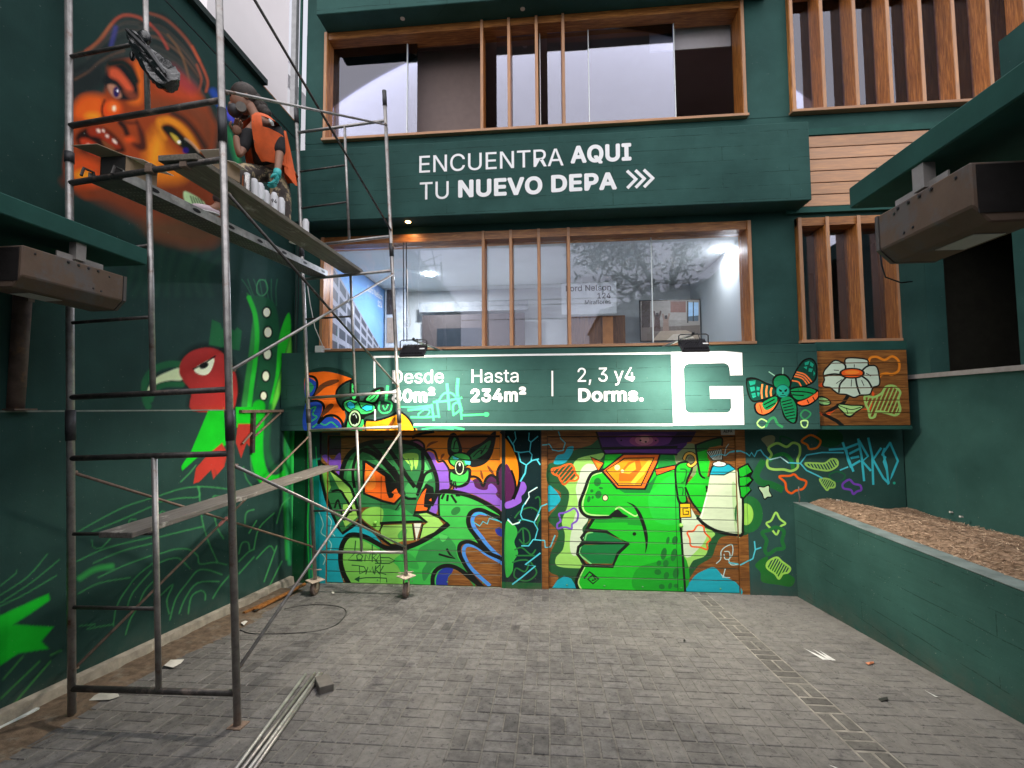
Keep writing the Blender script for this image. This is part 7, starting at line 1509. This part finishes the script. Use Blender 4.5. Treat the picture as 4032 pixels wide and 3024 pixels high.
hand(wrR + (wrR - elR).normalized() * .06, (wrR - elR) + Vector((-.05, 0, 0)), fwd, M_glove, 'gloved_hand', .55, 1.15)
MB().tube(wrR - (wrR - elR).normalized() * .05, wrR + (wrR - elR).normalized() * .03, .037, 12, .04).build('glove_cuff', M_glove, ps, smooth=True)
hand(wrL + (J(290, 540, 4.07) - wrL).normalized() * .05, (J(330, 500, 4.05) - wrL), -fwd * .2 - sid, M_skin, 'bare_hand', .5)
for q, nm in ((ftL, 'shoe'), (ftR, 'shoe')):
    b = MB(); b.ball((0, 0, 0), 1, 14, 9); b.v = [tuple(q + Vector((-.02, -.01, .0)) + Vector((-.75, -.65, 0)).normalized() * v[0] * .125 + Vector((.65, -.75, 0)).normalized() * v[1] * .046 + Vector((0, 0, 1)) * (v[2] * .045 if v[2] > -.5 else -.5 * .045)) for v in b.v]
    o = b.build(nm, plain('pinkish canvas shoe', (.55, .45, .5), .7, var=.15), ps, smooth=True)
    b = MB(); b.ball((0, 0, 0), 1, 14, 5); b.v = [tuple(q + Vector((-.02, -.01, -.024)) + Vector((-.75, -.65, 0)).normalized() * v[0] * .13 + Vector((.65, -.75, 0)).normalized() * v[1] * .05 + Vector((0, 0, 1)) * v[2] * .012) for v in b.v]; b.build('sole', M_white, o, smooth=True)

# ================================================================== ACROSS THE STREET (seen only mirrored in the panes; it also shades the yard)
oh = thing('opposite_house', 'pale house across the street mirrored in the shop window', 'house', (4, -15, -0.5))
M_oh = plain('opposite render', (.42, .43, .42), .8, var=.06, scale=1)
MB().box(-26, 3.2, -24, -15, -0.9, 6.4).build('low_wing', M_oh, oh); MB().box(3.4, 24, -24, -14.5, -0.9, 8.6).build('main_block', plain('opposite grey', (.33, .36, .36), .8, var=.06, scale=1), oh)
MB().prism([(3.2, -14.3, 8.6), (24.2, -14.3, 8.6), (13.7, -14.3, 11.4)], (0, -9.9, 0)).build('roof', plain('roof grey', (.2, .2, .21), .8), oh)
for x in (6, 9.5, 13, 16.5):
    for z in (2.2, 5.6): MB().box(x, x + 1.4, -14.52, -14.45, z, z + 1.5).build('window', plain('far window', (.05, .06, .07), .2), oh)
sp = thing('street_lamp', 'tall street lamp mirrored in the shop window', 'street lamp', (6.4, -9, -0.9))
MB().path([(6.1, -9, -.9), (6.1, -9, 6), (6.0, -9, 9.2), (6.3, -9, 10.3), (6.9, -9, 10.75)], .09, 8, [.11, .09, .07, .05, .045]).build('pole', plain('lamp grey', (.12, .12, .13), .5), sp, smooth=True); MB().ball((7.1, -9, 10.8), .3, 10, 6, (1.3, .5, .4)).build('lamp_head', _mc['lamp grey'], sp, smooth=True)
for k, z in enumerate((7.2, 7.9, 8.15, 8.9)): tag(MB().path([(-30 + i * 6, -8.5, z - .25 * math.sin(math.pi * i / 10)) for i in range(11)], .02, 5).build('power_line', M_black), ('lowest', 'second lowest', 'third lowest', 'highest')[k] + ' of the power lines mirrored in the shop window', 'power line', 'power lines across the street')
tr = thing('street_tree', 'leafy street tree mirrored in the shop window', 'tree', (6.0, -5.2, -.5))
r8 = random.Random(21); dz_ = 1.1; br_ = [[(5.2, -5.2, -.6), (5.1, -5.1, 3), (4.6, -4.9, 5.6), (3.6, -4.6, 7.4), (2.4, -4.4, 8.3), (.8, -4.3, 8.6)], [(4.6, -4.9, 5.6), (5.4, -5, 7.4), (6, -5, 9)], [(3.6, -4.6, 7.4), (3.2, -4.9, 9), (2.6, -5, 10)], [(4.8, -5, 4.9), (3.4, -4.2, 6.2), (2.2, -3.9, 6.9)], [(2.4, -4.4, 8.3), (2, -4, 7.6), (1.3, -3.8, 7.3)]]
br_ = [[(x, y, z + (dz_ if z > 3.5 else 0)) for x, y, z in q] for q in br_]
bk = MB()
for q in br_: bk.path(q, .1, 7, list(np.linspace(.2 if q is br_[0] else .1, .025, len(q))))
bk.build('trunk', plain('bark', (.06, .05, .045), .9), tr, smooth=True); lf = MB()
for k in range(2600):
    q = r8.choice(br_); i = r8.randrange(1, len(q) - 1) if q is br_[0] and len(q) > 3 else r8.randrange(0, len(q) - 1); i = max(i, 3) if q is br_[0] else i; i = min(i, len(q) - 2)
    c = Vector(q[i]).lerp(Vector(q[i + 1]), r8.random()) + Vector((r8.gauss(0, .45), r8.gauss(0, .45), r8.gauss(-.05, .38))); d = Vector((r8.gauss(0, 1), r8.gauss(0, 1), r8.gauss(-.3, .6))).normalized(); s_ = d.cross(Vector((r8.gauss(0, 1), r8.gauss(0, 1), r8.gauss(0, 1)))).normalized(); L = r8.uniform(.1, .19)
    lf.add([c - d * L, c + s_ * L * .32, c + d * L, c - s_ * L * .32], [(0, 1, 2, 3)])
lf.build('crown', plain('leaf green', (.035, .065, .025), .6, var=.4, scale=3), tr)

gr_ = MB(); gr_.box(XL + 0.02, XR - 0.002, -5.0, -1.502, zc0, zc1); gr_.box(c1.x + 0.002, c2.x - 0.002, -1.502, 0.75, zc0, zc1)  # unseen slab added to shade the near ground, walls and planter
tag(gr_.build('shade_roof', M_trim), 'unseen flat green roof added above the viewer to shade the yard', 'roof')
